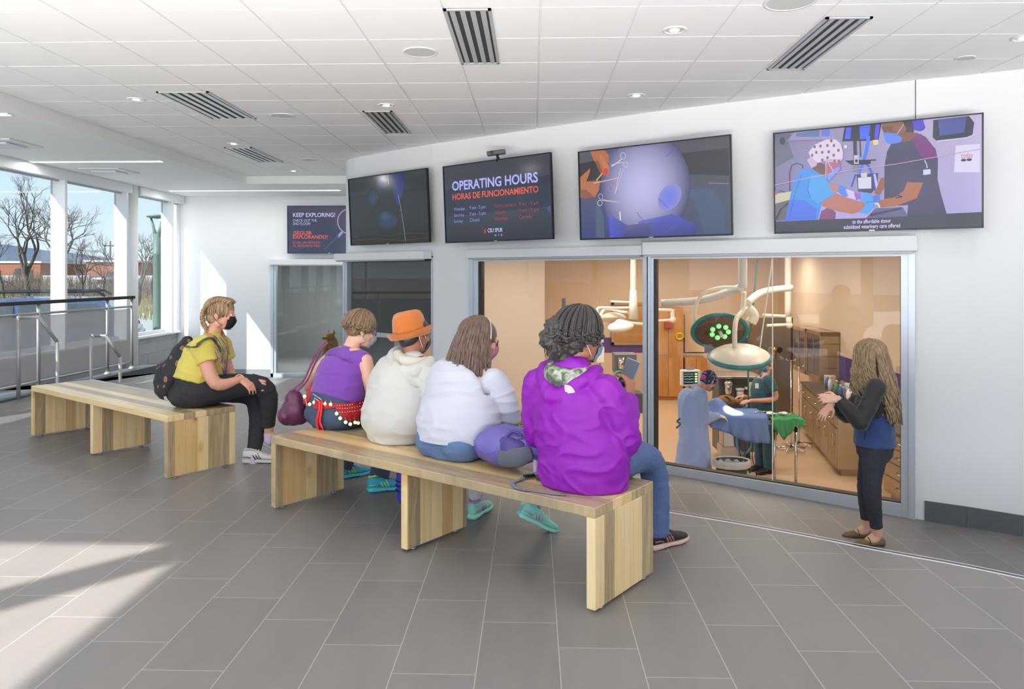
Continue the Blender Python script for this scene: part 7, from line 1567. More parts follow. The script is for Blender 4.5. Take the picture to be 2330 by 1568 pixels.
class Person:
    """joints in world space; body is one continuous surface, clothes and hair are children"""
    def __init__(s, label, base, torso, R, head, face, up=(0, 0, 1), hs=1.0, sk=None, arms=(), legs=(), girth=1.0, neck_r=0.052):
        s.t = tag(bpy.data.objects.new('person', None), label, 'person'); COL.objects.link(s.t); s.t.location = base; s.t.empty_display_size = 0.1
        s.torso, s.R, s.M, s.hs, s.arms, s.legs = torso, V(R), headframe(head, face, up), hs, arms, legs; s.sk = sk or M_SKIN
        b = B()
        limb(b, [p for p, r in torso], [(r[0]*0.86, r[1]*0.86) for p, r in torso], X=R, n=4, seg=28)
        nb = torso[-1][0]; limb(b, [nb-V(0, 0, 0.03), nb.lerp(s.M @ V(0, -0.02, -0.05), 0.6), s.M @ (V(0, -0.012, -0.02)*hs)], [neck_r*1.15, neck_r, neck_r], n=3)
        head_prims(b, s.M, hs)
        for a in arms:
            limb(b, [a['sh'], a['el'], a['wr']], [a.get('r', 0.048), a.get('r', 0.048)*0.80, 0.027], n=6)
            limb(b, [a['sh'], a['sh'].lerp(torso[-1][0], 0.6)], [a.get('r', 0.048)*0.98, 0.06], n=3)
            if a.get('hand', True): hand_prims(b, a['wr'], a['hd'], a['hn'], a['th'], a.get('curl', 0.4), a.get('hs', 1.0), a.get('sp', 0.05), a.get('curls'))
        for l in legs: limb(b, [l['hip'], l['kn'], l['an']], [0.080*girth, 0.055, 0.036], n=6); limb(b, [l['an'], l['an']+(V(l['toe'])-V(l['heel'])).normalized()*0.07+V(0, 0, -0.045)], [0.031, 0.024], n=2)
        s.body = obj('body', settle(skin(b, 0.0062, 3)), s.sk, s.t)
    def add(s, name, me, m, parent=None, smooth=False, label=None): return obj(name, me, m, parent or s.t, smooth=smooth, label=label)
    def top(s, rads, sleeves=None, voxel=0.008, name='shirt', m=None, amp=0.006, f=(7, 7, 14), extra=None, hem=None, seed=0.0, r0=False, it=4, n=5):
        b = B(); pts = [p for p, r in rads]; limb(b, pts, [r for p, r in rads], X=s.R, n=n, seg=32, r0=r0, r1=True)
        for q in sleeves or []: limb(b, q['p'], q['r'], n=5, r0=True, r1=q.get('round', False), seg=20)
        if extra: extra(b)
        me = skin(b, voxel, it); wrinkle(me, amp, f, seed)
        if hem: cutoff(me, *hem)
        return s.add(name, settle(me), m)
    def pants(s, m, seat, rk=0.066, ra=0.05, hip=0.095, amp=0.004, name='trousers', cuffs=None, extra=None, voxel=0.008, seed=3.0):
        b = B(); limb(b, [p for p, r in seat], [r for p, r in seat], X=s.R, n=4, seg=28)
        for l in s.legs: limb(b, [l['hip'], l['kn'], l['an']+(l['kn']-l['an']).normalized()*l.get('cuff', 0.03)], [hip, l.get('rk', rk), l.get('ra', ra)], n=7, r1=False)
        if extra: extra(b)
        me = skin(b, voxel, 4); wrinkle(me, amp, (9, 9, 20), seed); return s.add(name, settle(me), m)
# ================================================================ the people
UPV = V(0, 0, 1)
BUv, BNv = V(BU.x, BU.y, 0), V(BN.x, BN.y, 0)
# ---- A: magenta jacket, nearest the camera -------------------------------------------------
pel = W(1325, 1052, 3.53); ch = W(1298, 925, 3.56); nk = W(1300, 842, 3.57); hd = W(1322, 772, 3.60)
shR = nk+BUv*0.185+UPV*-0.065; shL = nk-BUv*0.185+UPV*-0.065
elR = W(1414, 992, 3.48); wrR = W(1434, 908, 3.60); elL = W(1236, 1000, 3.72); wrL = W(1345, 960, 3.98)
kR = W(1478, 1048, 3.86); anR = W(1497, 1216, 3.93); kL = W(1392, 1040, 4.0); anL = W(1400, 1190, 4.05)
phone_c = W(1430, 852, 3.66)
A = Person('person in a bright magenta hooded jacket and jeans looking at a phone', V(pel.x, pel.y, 0),
    [(pel, (0.17, 0.125)), (pel.lerp(ch, 0.5), (0.16, 0.12)), (ch, (0.17, 0.12)), (nk-UPV*0.05, (0.16, 0.09)), (nk, (0.07, 0.06))], BUv, hd, VD(0.86, 0.42, -0.16), hs=1.03, sk=M_SKIN2,
    arms=[dict(sh=shR, el=elR, wr=wrR, hd=VD(0.0, 0.2, 1), hn=VD(0.75, -0.65, 0.1), th=VD(-0.7, -0.7, 0.2), curls=[0.75, 0.8, 0.85, 0.9], r=0.05),
          dict(sh=shL, el=elL, wr=wrL, hd=VD(0.4, 0.3, 0.6), hn=VD(0.3, 0.8, 0), th=VD(0.6, -0.4, 0.5), curl=0.5)],
    legs=[dict(hip=pel+BUv*0.09-UPV*0.01, kn=kR, an=anR, heel=V(0, 0, 0), toe=VD(0.8, 0.5, 0), cuff=0.0, rk=0.072, ra=0.062), dict(hip=pel-BUv*0.09-UPV*0.01, kn=kL, an=anL, heel=V(0, 0, 0), toe=VD(0.7, 0.7, 0), cuff=0.02)], girth=1.05)
M_JK = mat('magenta_shell_fabric', srgb(128, 0, 156), 0.62, var=0.05, vs=8, bump=0.1, bs=500)
def A_hood(b):
    limb(b, [nk+BUv*0.13+UPV*0.01+BNv*0.03, nk+BUv*0.12-BNv*0.06-UPV*0.03, nk-BUv*0.01-BNv*0.135-UPV*0.115, nk-BUv*0.125-BNv*0.05-UPV*0.02, nk-BUv*0.135+UPV*0.03+BNv*0.04], [0.024, 0.034, 0.040, 0.034, 0.024], n=6)
    ball(b, nk-BNv*0.070-UPV*0.16, (0.11, 0.055, 0.085), 3, M=Matrix((BUv, BNv, UPV)).transposed())
A.top([(pel-UPV*0.075, (0.225, 0.175)), (pel+UPV*0.03, (0.235, 0.18)), (pel.lerp(ch, 0.55), (0.215, 0.165)), (ch+UPV*0.03, (0.222, 0.150)), (nk-UPV*0.075, (0.205, 0.112)), (nk-UPV*0.0, (0.105, 0.085))],
      [dict(p=[shR-UPV*0.02, shR.lerp(elR, 0.5)+BUv*0.01, elR+VD(0.01, 0, -0.02)], r=[0.088, 0.088, 0.082], round=True), dict(p=[elR+VD(0.01, 0, -0.02), elR.lerp(wrR, 0.5), wrR+VD(0, 0, 0.015)], r=[0.080, 0.062, 0.045]),
       dict(p=[shL-UPV*0.02, elL, wrL], r=[0.088, 0.075, 0.05])], m=M_JK, name='jacket', amp=0.014, f=(7, 7, 10), extra=A_hood, seed=2.0, voxel=0.0075, it=3, r0=True)
b = B(); ball(b, nk-BNv*0.02-UPV*0.035, (0.118, 0.115, 0.06), 3, M=Matrix((BUv, BNv, UPV)).transposed()); limb(b, [nk+BUv*0.10+BNv*0.02+UPV*0.01, nk+BUv*0.06-BNv*0.075-UPV*0.02, nk-BUv*0.05-BNv*0.085-UPV*0.01, nk-BUv*0.10+BNv*0.02+UPV*0.035], [0.022, 0.04, 0.042, 0.022], n=6)
me = skin(b, 0.006, 3); wrinkle(me, 0.006, (14, 14, 14), 1.0)
g = G('camo_fleece'); nn_ = g.noise(g.coord('Object'), 22, 2, 0.5, 1.2); g.bump(g.noise(g.coord('Object'), 300, 2), 0.4, 0.003); M_CAMO = g.fin(g.ramp(nn_, [(0.38, srgb(78, 86, 74)), (0.5, srgb(126, 134, 116)), (0.62, srgb(176, 180, 166))]), 0.95)
A.add('hood_lining', me, M_CAMO)
# small white mountain-arc emblem on the back
M_EMB = mat('emblem_white', srgb(232, 214, 240), 0.6); b = B(); ec = W(1300, 892, 3.40)
A_jk = [o for o in COL.objects if o.parent is A.t and o.name.startswith('jacket')][0]
dg = bpy.context.evaluated_depsgraph_get(); dg.update()
from mathutils.bvhtree import BVHTree
def bvh_of(o):
    me = o.data; mw = Matrix.Translation(rootloc(o).translation) if o.parent else Matrix.Translation(o.location)
    return BVHTree.FromPolygons([mw @ v.co for v in me.vertices], [tuple(p.vertices) for p in me.polygons])
tA = bvh_of(A_jk); camp = V(0, 0, CAMH)
def onto(tree, px, py, lift=0.002):
    far = W(px, py, 1.0); dr = (far-camp).normalized(); h = tree.ray_cast(camp, dr)
    return (h[0]+h[1]*lift if h[0] is not None else None)
for k in range(3):
    for j in range(9):
        r = 5+k*5.6
        q = [(1287+rr*math.cos(aa)*-1.0, 896-rr*math.sin(aa)*0.95) for rr, aa in ((r, math.pi-math.radians(j*10+8)), (r+4.7, math.pi-math.radians(j*10+8)), (r+4.7, math.pi-math.radians(j*10+18)), (r, math.pi-math.radians(j*10+18)))]
        P4 = [onto(tA, x, y, 0.0022) for x, y in q]
        if all(p is not None for p in P4): poly(b, P4)
A.add('emblem', b, M_EMB, parent=A_jk)
A.pants(M_DENIM('blue_denim', srgb(78, 98, 140)), [(pel-BUv*0.02-UPV*0.02, (0.17, 0.13)), (pel+UPV*0.06, (0.17, 0.13))], hip=0.105, amp=0.006)
b = B(); R3 = A.M.to_3x3(); scalp_cap(b, A.M, 1.03, 1.2, -0.01); q = lambda x, y, z: A.M @ V(x, y, z)
for c, r in (((-0.01, -0.11, -0.05), 0.062), ((-0.03, -0.15, -0.02), 0.055), ((0.0, -0.06, 0.09), 0.06), ((0.0, 0.03, 0.10), 0.05), ((-0.02, -0.13, 0.03), 0.06), ((0.0, -0.085, -0.085), 0.045)): ball(b, q(*c), r, 3)
me = skin(b, 0.006, 3); wrinkle(me, 0.018, (18, 18, 26), 5.0, fine=0.5); M_H1 = hairmat('dark_brown_hair', srgb(26, 21, 21), srgb(66, 55, 52)); hA = A.add('hair', me, M_H1)
b = locks(A.M, 150, 0.02, 1.03, 5, 60, 1.34, 0.006, 0.5, 0.02, 5); A.add('loose_strands', b, M_H1, parent=hA)
b = B(); rnd = random.Random(8)
for i in range(70):
    p0 = q(-0.02, -0.12, -0.02); d = V(rnd.uniform(-1, 1), rnd.uniform(-1, 1), rnd.uniform(-1, 1)).normalized(); p1 = p0+V(d.x*0.07, d.y*0.07, d.z*0.075); tube(b, smoothpath([p0+d*0.03, p1, p1+V(rnd.uniform(-.02, .02), rnd.uniform(-.02, .02), -0.03)], 3), [0.005, 0.005, 0.005, 0.004, 0.003, 0.002, 0.001], 5)
A.add('ponytail', b, M_H1, parent=hA)
mk = A.add('mask', mask_mesh(A.M, 1.03, True), mat('pale_blue_mask', srgb(150, 186, 216), 0.7))
for sx in (-1, 1): A.add('ear_loop', ear_loop(A.M, sx, 1.03), mat('white_elastic', srgb(232, 232, 236), 0.7), parent=mk)
eyes(A.M, A.t, 1.03)
b = B(); ball(b, A.M @ V(0.086, -0.012, -0.036), 0.005, 2); A.add('earring', b, mat('gold', srgb(214, 176, 110), 0.25, 0.9))
M_SHB = mat('black_mesh_shoe', srgb(34, 32, 34), 0.7, bump=0.4, bs=300); M_SOLEP = mat('pale_peach_sole', srgb(206, 172, 158), 0.6); M_LBK = mat('black_lace', srgb(20, 20, 22), 0.7); M_ROSE = mat('rose_trim', srgb(176, 110, 108), 0.6)
hl = F(1462, 1252, 0.0); tl = F(1534, 1250, 0.0); dt = VD(0.80, 0.60, 0)
def shoes(P, name_mats, feet, **kw):
    for hp, dr in feet:
        par = tag(bpy.data.objects.new('shoe', None), None, None); COL.objects.link(par); par.parent = P.t
        e = par; shoe('shoe', None, hp, V(hp)+V(dr), name_mats, parent=e, **kw)
def shoes(P, name_mats, feet, **kw):
    for hp, dr in feet: shoe('shoe', None, hp, V(hp)+V(dr), name_mats, parent=P.t, **kw)
shoes(A, (M_SHB, M_SOLEP, M_LBK, M_ROSE), [(V(anR.x, anR.y, 0)-dt*0.055, dt*0.27), (V(anL.x, anL.y, 0)-dt*0.055, dt*0.27)])
# phone
pd = (phone_c-wrR); pn = VD(-0.35, -0.9, 0.25).normalized(); pup = VD(0.42, 0.2, 0.88); pup = (pup-pn*pup.dot(pn)).normalized(); px_ = pup.cross(pn)
Mp = Matrix((px_, pn, pup)).transposed().to_4x4(); Mp.translation = phone_c
t = thing('phone', 'grey smartphone held up by the person in the magenta jacket', 'phone', phone_c)
b = B(); rbox(b, (-0.037, -0.005, -0.078), (0.037, 0.005, 0.078), 0.006, 3, M=Mp); obj('case', b, mat('phone_grey', srgb(128, 128, 136), 0.3), t)
b = B(); box(b, (-0.033, 0.005, -0.072), (0.033, 0.0058, 0.072), M=Mp); obj('screen', b, mat('phone_glass', srgb(70, 74, 84), 0.1), t)
b = B(); box(b, (-0.034, -0.0062, 0.045), (0.034, -0.005, 0.070), M=Mp); obj('camera_bar', b, mat('phone_dark', srgb(60, 62, 68), 0.3), t)

# ---- B: white shirt and long brown hair -----------------------------------------------------
pel = W(1043, 988, 4.12); ch = W(1050, 900, 4.18); nk = W(1068, 832, 4.20); hd = W(1092, 778, 4.24)
shR = nk+BUv*0.175-UPV*0.06; shL = nk-BUv*0.175-UPV*0.06
elR = W(1158, 948, 4.12); wrR = W(1160, 986, 4.34); elL = W(985, 930, 4.32); wrL = W(1040, 960, 4.6)
kR = W(1186, 1000, 4.5); anR = W(1204, 1136, 4.17); kL = W(1120, 990, 4.62); anL = W(1082, 1114, 4.44)
Bp = Person('woman with long brown hair, white headband and white shirt, beside the purple backpack', V(pel.x, pel.y, 0),
    [(pel, (0.19, 0.15)), (pel.lerp(ch, 0.5), (0.18, 0.14)), (ch, (0.18, 0.13)), (nk-UPV*0.05, (0.15, 0.09)), (nk, (0.07, 0.06))], BUv, hd, VD(0.93, 0.30, -0.20), hs=1.0, sk=M_SKIN3,
    arms=[dict(sh=shR, el=elR, wr=wrR, hd=VD(0.2, 0.6, -0.6), hn=VD(0.5, -0.5, 0.5), th=VD(-0.6, 0.4, 0), curl=0.5), dict(sh=shL, el=elL, wr=wrL, hd=VD(0.4, 0.7, 0), hn=UPV, th=VD(0.6, -0.4, 0), curl=0.4)],
    legs=[dict(hip=pel+BUv*0.10-UPV*0.01, kn=kR, an=anR, heel=V(0, 0, 0), toe=VD(0.9, 0.2, -0.4), cuff=0.07, ra=0.062), dict(hip=pel-BUv*0.10-UPV*0.01, kn=kL, an=anL, heel=V(0, 0, 0), toe=VD(0.2, 0.9, 0), cuff=0.05)], girth=1.2)
Bp.top([(pel-UPV*0.03, (0.240, 0.208)), (pel+UPV*0.07, (0.250, 0.205)), (ch-UPV*0.02, (0.238, 0.18)), (ch+UPV*0.07, (0.225, 0.155)), (nk-UPV*0.06, (0.19, 0.11)), (nk-UPV*0.01, (0.085, 0.07))],
       [dict(p=[shR-UPV*0.01, shR.lerp(elR, 0.5)+BUv*0.015, elR], r=[0.072, 0.074, 0.068], round=True), dict(p=[elR, elR.lerp(wrR, 0.5), wrR], r=[0.068, 0.056, 0.044]), dict(p=[shL-UPV*0.01, elL], r=[0.085, 0.078], round=True), dict(p=[elL, wrL], r=[0.07, 0.045])],
       m=cloth('white_jersey', srgb(196, 197, 208)), name='shirt', amp=0.012, f=(4, 4, 14), seed=7.0, hem=(V(0, 0, 0.545), V(0, 0, -1)))
Bp.pants(M_DENIM('mid_blue_denim', srgb(86, 110, 148)), [(pel-UPV*0.02-BUv*0.02, (0.215, 0.185)), (pel+UPV*0.05, (0.215, 0.18))], hip=0.115, amp=0.004, extra=lambda b: [ball(b, pel-BNv*0.065-UPV*0.03+BUv*x, (0.118, 0.13, 0.105), 3, M=Matrix((BUv, BNv, UPV)).transposed()) for x in (-0.095, 0.095)])
M_H2 = hairmat('chestnut_hair', srgb(52, 37, 31), srgb(138, 106, 86))
b = B(); scalp_cap(b, Bp.M, 1.0, 1.14, -0.01); hB = Bp.add('hair', wrinkle(skin(b, 0.006, 3), 0.003, (30, 30, 12), 2.0), M_H2)
b = locks(Bp.M, 420, 0.225, 1.0, 12, 66, 1.17, 0.0068, 0.55, 0.014, 5, back_dir=-BNv*0.8-BUv*0.2, tip=0.08, lvar=0.36); Bp.add('long_strands', b, M_H2, parent=hB)
b = B(); ring = [Bp.M @ V(0.094*math.sin(a), 0.030-0.012*math.cos(a), 0.035+0.104*math.cos(a)) for a in [math.radians(-100+k*10) for k in range(21)]]; tube(b, ring, 0.007, 8, flat=(Bp.M.to_3x3() @ V(0, 1, 0), 0.4)); Bp.add('headband', b, mat('white_elastic', srgb(232, 232, 236), 0.7))
mk = Bp.add('mask', mask_mesh(Bp.M, 1.0), mat('pink_mask', srgb(222, 158, 190), 0.7))
for sx in (-1, 1): Bp.add('ear_loop', ear_loop(Bp.M, sx), mat('white_elastic', srgb(232, 232, 236), 0.7), parent=mk)
eyes(Bp.M, Bp.t); glasses(Bp.M, Bp.t, M_BLACK)
M_MINT = mat('mint_mesh_shoe', srgb(140, 212, 196), 0.6, var=0.1, vs=40, bump=0.4, bs=300); M_MINTS = mat('mint_sole', srgb(160, 224, 206), 0.6); M_PINK = mat('mauve_trim', srgb(190, 132, 188), 0.6); M_MINTL = mat('mint_lace', srgb(150, 220, 202), 0.6)
he = W(1178, 1168, 4.13); to = W(1248, 1200, 4.2); shoe('shoe', None, he-V(0, 0, 0.015), he-V(0, 0, 0.015)+(to-he).normalized()*0.26, (M_MINT, M_MINTS, M_MINTL, M_PINK), parent=Bp.t, up=VD(0.35, 0, 1))
d2 = VD(0.35, 0.94, 0); shoe('shoe', None, V(anL.x, anL.y, 0)-d2*0.06, V(anL.x, anL.y, 0)+d2*0.20, (M_MINT, M_MINTS, M_MINTL, M_PINK), parent=Bp.t)
for p_, q_ in ((W(1200, 1130, 4.17), W(1205, 1166, 4.17)), (anL+UPV*0.05, anL-UPV*0.03)):
    b = B(); limb(b, [p_, q_], [0.046, 0.042], n=3, r0=False); Bp.add('sock', wrinkle(skin(b, 0.005, 2), 0.004, (20, 20, 60), 1.0), mat('grey_patterned_socks', srgb(206, 202, 206), 0.9, var=0.3, vs=60))

# ---- C: cream hoodie and orange hat ---------------------------------------------------------
pel = W(908, 958, 4.50); ch = W(915, 885, 4.55); nk = W(938, 818, 4.56); hd = W(944, 764, 4.62)
shR = nk+BUv*0.17-UPV*0.075; shL = nk-BUv*0.17-UPV*0.06
elR = W(985, 930, 4.4); wrR = W(1000, 950, 4.75); elL = W(872, 905, 4.8); wrL = W(905, 930, 5.0)
kR = W(1008, 960, 4.9); anR = W(955, 1090, 4.72); kL = W(945, 955, 5.0); anL = W(922, 1082, 4.66)
C = Person('person in a cream hooded sweatshirt and orange hat, seated on the bench', V(pel.x, pel.y, 0),
    [(pel, (0.18, 0.15)), (pel.lerp(ch, 0.5), (0.18, 0.15)), (ch, (0.17, 0.13)), (nk-UPV*0.05, (0.14, 0.09)), (nk, (0.065, 0.06))], BUv, hd, VD(0.74, 0.64, -0.18), hs=1.0, sk=M_SKIN2,
    arms=[dict(sh=shR, el=elR, wr=wrR, hd=VD(0.2, 0.9, 0), hn=UPV, th=VD(-0.6, 0.4, 0), curl=0.4), dict(sh=shL, el=elL, wr=wrL, hd=VD(0.4, 0.9, 0), hn=UPV, th=VD(0.6, -0.4, 0), curl=0.4)],
    legs=[dict(hip=pel+BUv*0.10-UPV*0.01, kn=kR, an=anR, heel=V(0, 0, 0), toe=VD(0.5, 0.8, 0), cuff=0.1), dict(hip=pel-BUv*0.10-UPV*0.01, kn=kL, an=anL, heel=V(0, 0, 0), toe=VD(0.3, 0.9, 0), cuff=0.12)], girth=1.15)
M_CRM = cloth('cream_fleece', srgb(200, 198, 192), bump=0.4, bs=350)
def C_hood(b):
    limb(b, [nk+BUv*0.14+BNv*0.02+UPV*0.0, nk+BUv*0.12-BNv*0.07-UPV*0.045, nk+BUv*0.01-BNv*0.125-UPV*0.065, nk-BUv*0.11-BNv*0.055+UPV*0.02, nk-BUv*0.12+BNv*0.03+UPV*0.05], [0.03, 0.04, 0.045, 0.04, 0.028], n=5)
    limb(b, [nk-BUv*0.07-BNv*0.08-UPV*0.02, nk+BUv*0.0-BNv*0.105-UPV*0.15, nk+BUv*0.13-BNv*0.05-UPV*0.11], [(0.06, 0.04), (0.085, 0.045), (0.05, 0.04)], n=5, X=BUv)
C.top([(pel-UPV*0.055, (0.205, 0.185)), (pel+UPV*0.01, (0.245, 0.215)), (pel.lerp(ch, 0.6), (0.242, 0.205)), (ch+UPV*0.05, (0.222, 0.17)), (nk-UPV*0.07, (0.185, 0.115)), (nk-UPV*0.01, (0.09, 0.075))],
      [dict(p=[shR-UPV*0.01, shR.lerp(elR, 0.5), elR], r=[0.085, 0.085, 0.08], round=True), dict(p=[elR, wrR], r=[0.075, 0.05]), dict(p=[shL-UPV*0.01, shL.lerp(elL, 0.5), elL], r=[0.085, 0.08, 0.075], round=True), dict(p=[elL, wrL], r=[0.07, 0.05])],
      m=M_CRM, name='hoodie', amp=0.012, f=(5, 5, 9), seed=11.0, extra=C_hood, r0=True)
b = B(); ball(b, nk-BNv*0.012-UPV*0.02, (0.105, 0.098, 0.055), 3, M=Matrix((BUv, BNv, UPV)).transposed()); limb(b, [nk+BUv*0.105+BNv*0.02+UPV*0.00, nk+BUv*0.05-BNv*0.075-UPV*0.005, nk-BUv*0.06-BNv*0.06+UPV*0.03, nk-BUv*0.09+BNv*0.03+UPV*0.045], [0.022, 0.034, 0.03, 0.02], n=6); C.add('hood_lining', wrinkle(skin(b, 0.006, 3), 0.006, (12, 12, 12), 4.0), cloth('oatmeal_lining', srgb(206, 200, 188)))
C.pants(mat('green_cotton', srgb(60, 112, 112), 0.85), [(pel-UPV*0.03, (0.17, 0.14)), (pel+UPV*0.03, (0.17, 0.14))], hip=0.10, amp=0.004)
b = B(); scalp_cap(b, C.M, 1.0, 1.05, -0.012); C.add('hair', skin(b, 0.006, 2), M_H1)
mk = C.add('mask', mask_mesh(C.M), mat('grey_mask', srgb(120, 124, 140), 0.7)); [C.add('ear_loop', ear_loop(C.M, sx), mat('white_elastic', srgb(232, 232, 236), 0.7), parent=mk) for sx in (-1, 1)]; eyes(C.M, C.t)
# hat: soft crown and turned-up brim
def hat_mesh(M, s=1.0):
    bm = B(); n = 64; rings = []
    prof = [(0.062, 0.165, 0), (0.080, 0.156, 0), (0.092, 0.125, 0), (0.099, 0.08, 0), (0.104, 0.035, 0), (0.107, 0.010, 0), (0.114, 0.001, 0.5), (0.124, 0.000, 1), (0.134, 0.010, 1.6), (0.139, 0.022, 2)]
    def R(r, z, w, a):
        dent = 0.018*math.exp(-((math.cos(a)*1.3)**2)*3)*(1 if z > 0.13 else 0)
        wav = w*(0.010+0.013*max(0, math.sin(a))**1.5+0.004*math.sin(3*a+0.6))
        return V(r*0.90*math.cos(a), r*1.06*math.sin(a), z-dent+wav)
    full = [(0.012, 0.160, 0), (0.038, 0.166, 0)]+prof; full += [(r-0.004 if w < 1 else r-0.001, z-0.004, w) for r, z, w in full[::-1]]
    for r, z, w in full: rings.append([M @ (R(r, z, w, 2*math.pi*k/n)*s) for k in range(n)])
    ring_tube(bm, rings, cap=True); return recalc(bm)
Mh = C.M @ Matrix.Translation((0, -0.022, -0.018)) @ Matrix.Rotation(math.radians(17), 4, 'X') @ Matrix.Rotation(math.radians(-9), 4, 'Y')
M_HAT = mat('orange_felt', srgb(188, 104, 40), 0.95, var=0.10, vs=30, bump=0.5, bs=260, sheen=0.4)
def fix_hat(me_bm): 
    return me_bm
hat = C.add('hat', hat_mesh(Mh, 1.03), M_HAT)
b = B(); n = 90
for k in range(n):
    a0, a1 = 2*math.pi*k/n, 2*math.pi*(k+0.72)/n
    if k % 5 == 4: continue
    q = [Mh @ (V(0.1105*0.9*math.cos(a)*1.03, 0.1105*1.06*math.sin(a)*1.03, 0.016+0.002*math.sin(k*2.1))) for a in (a0, a1)]; tube(b, q, 0.0052, 6, cap=True)
C.add('hat_band', b, mat('straw_braid', srgb(226, 190, 134), 0.8, var=0.2, vs=80), parent=hat)
M_BOOT = mat('cobalt_boot_nylon', srgb(52, 62, 176), 0.6, var=0.15, vs=30); b = B()
for an_ in (anL, anR):
    b = B(); limb(b, [an_+UPV*0.10, an_+UPV*0.02, V(an_.x, an_.y, 0.055)], [0.058, 0.055, 0.052], n=4); limb(b, [V(an_.x, an_.y, 0.045), V(an_.x, an_.y, 0.04)+VD(0.10, 0.12, 0), V(an_.x, an_.y, 0.035)+VD(0.13, 0.16, 0)], [(0.045, 0.04), (0.045, 0.035), (0.03, 0.025)], n=4)
    o = C.add('boot', skin(b, 0.006, 2), M_BOOT); b = B(); [tube(b, [V(an_.x+0.058*math.cos(a), an_.y+0.058*math.sin(a), z) for a in [k*2*math.pi/20 for k in range(21)]], 0.004, 6) for z in (0.10, 0.13, 0.16)]; C.add('boot_straps', b, M_BLACK, parent=o)

# ---- D: purple sleeveless top with a coin belt ---------------------------------------------
pel = W(765, 934, 4.90); ch = W(778, 865, 4.93); nk = W(792, 802, 4.96); hd = W(822, 753, 5.02)
shR = nk+BUv*0.165-UPV*0.045; shL = nk-BUv*0.165-UPV*0.045
elR = W(845, 890, 4.86); wrR = W(838, 925, 5.1); elL = W(705, 872, 5.08); wrL = W(740, 915, 5.3)
kR = W(878, 945, 5.28); anR = W(862, 1092, 4.97); kL = W(812, 930, 5.4); anL = W(781, 1068, 5.28)
D = Person('person with short brown hair, purple sleeveless top and red coin belt, seated', V(pel.x, pel.y, 0),
    [(pel, (0.17, 0.13)), (pel.lerp(ch, 0.5), (0.165, 0.125)), (ch, (0.17, 0.12)), (nk-UPV*0.04, (0.15, 0.09)), (nk, (0.065, 0.055))], BUv, hd, VD(0.86, 0.42, -0.30), hs=1.0, sk=M_SKIN,
    arms=[dict(sh=shR, el=elR, wr=wrR, hd=VD(0.3, 0.8, -0.2), hn=UPV, th=VD(-0.6, 0.4, 0), curl=0.4, r=0.052), dict(sh=shL, el=elL, wr=wrL, hd=VD(0.5, 0.7, -0.1), hn=UPV, th=VD(0.6, -0.4, 0), curl=0.4, r=0.052)],
    legs=[dict(hip=pel+BUv*0.10-UPV*0.01, kn=kR, an=anR, heel=V(0, 0, 0), toe=VD(0.95, 0.3, 0), cuff=0.0, ra=0.066), dict(hip=pel-BUv*0.10-UPV*0.01, kn=kL, an=anL, heel=V(0, 0, 0), toe=VD(0.7, 0.7, 0), cuff=0.0, ra=0.062)], girth=1.1)
D.top([(pel+UPV*0.075, (0.200, 0.160)), (pel.lerp(ch, 0.6)+UPV*0.03, (0.198, 0.158)), (ch+UPV*0.04, (0.192, 0.142)), (nk-UPV*0.085, (0.186, 0.128)), (nk-UPV*0.035, (0.14, 0.10)), (nk-UPV*0.008, (0.07, 0.062))],
      [], m=cloth('purple_cotton', srgb(116, 62, 158)), name='sleeveless_top', amp=0.009, f=(5, 5, 11), seed=4.0, extra=lambda b: limb(b, [shL.lerp(nk, 0.12)+UPV*0.0, nk-UPV*0.035-BUv*0.06, nk-UPV*0.035+BUv*0.06, shR.lerp(nk, 0.12)], [0.062, 0.074, 0.074, 0.062], n=5))
D.pants(M_DENIM('navy_denim', srgb(60, 76, 102)), [(pel-UPV*0.02, (0.195, 0.165)), (pel+UPV*0.09, (0.185, 0.15))], hip=0.112, amp=0.004, extra=lambda b: [ball(b, pel-BNv*0.05-UPV*0.02+BUv*x, (0.105, 0.105, 0.09), 3, M=Matrix((BUv, BNv, UPV)).transposed()) for x in (-0.10, 0.10)])
M_H3 = hairmat('short_brown_hair', srgb(88, 66, 44), srgb(168, 134, 96)); b = B(); scalp_cap(b, D.M, 1.0, 1.12, 0.012); hD = D.add('hair', wrinkle(skin(b, 0.006, 3), 0.008, (40, 40, 30), 2.0), M_H3)
D.add('short_strands', locks(D.M, 260, 0.015, 1.0, 3, 48, 1.16, 0.006, 0.8, 0.01, 4, tip=0.1, start=5), M_H3, parent=hD)
b = B(); rnd = random.Random(5)
for i in range(60):
    p0 = D.M @ V(rnd.uniform(-.05, .05), -0.10+rnd.uniform(-.01, .01), rnd.uniform(-.02, .09)); tube(b, [p0, p0+(D.M.to_3x3() @ V(rnd.uniform(-.02, .02), -0.03, rnd.uniform(-.01, .02)))], [0.004, 0.001], 5)
D.add('back_tufts', b, M_H3, parent=hD)
mk = D.add('mask', mask_mesh(D.M), mat('patterned_white_mask', srgb(214, 210, 220), 0.7, var=0.35, vs=70)); [D.add('ear_loop', ear_loop(D.M, sx), mat('white_elastic', srgb(232, 232, 236), 0.7), parent=mk) for sx in (-1, 1)]
eyes(D.M, D.t); glasses(D.M, D.t, mat('violet_frame', srgb(96, 72, 150), 0.3))
M_TEAL = mat('turquoise_mesh_shoe', srgb(52, 168, 196), 0.6, var=0.15, vs=50, bump=0.4, bs=300); M_TEALS = mat('turquoise_sole', srgb(92, 190, 208), 0.6); M_LIME = mat('lime_trim', srgb(200, 232, 70), 0.6); M_MARL = mat('maroon_lace', srgb(110, 60, 80), 0.6)
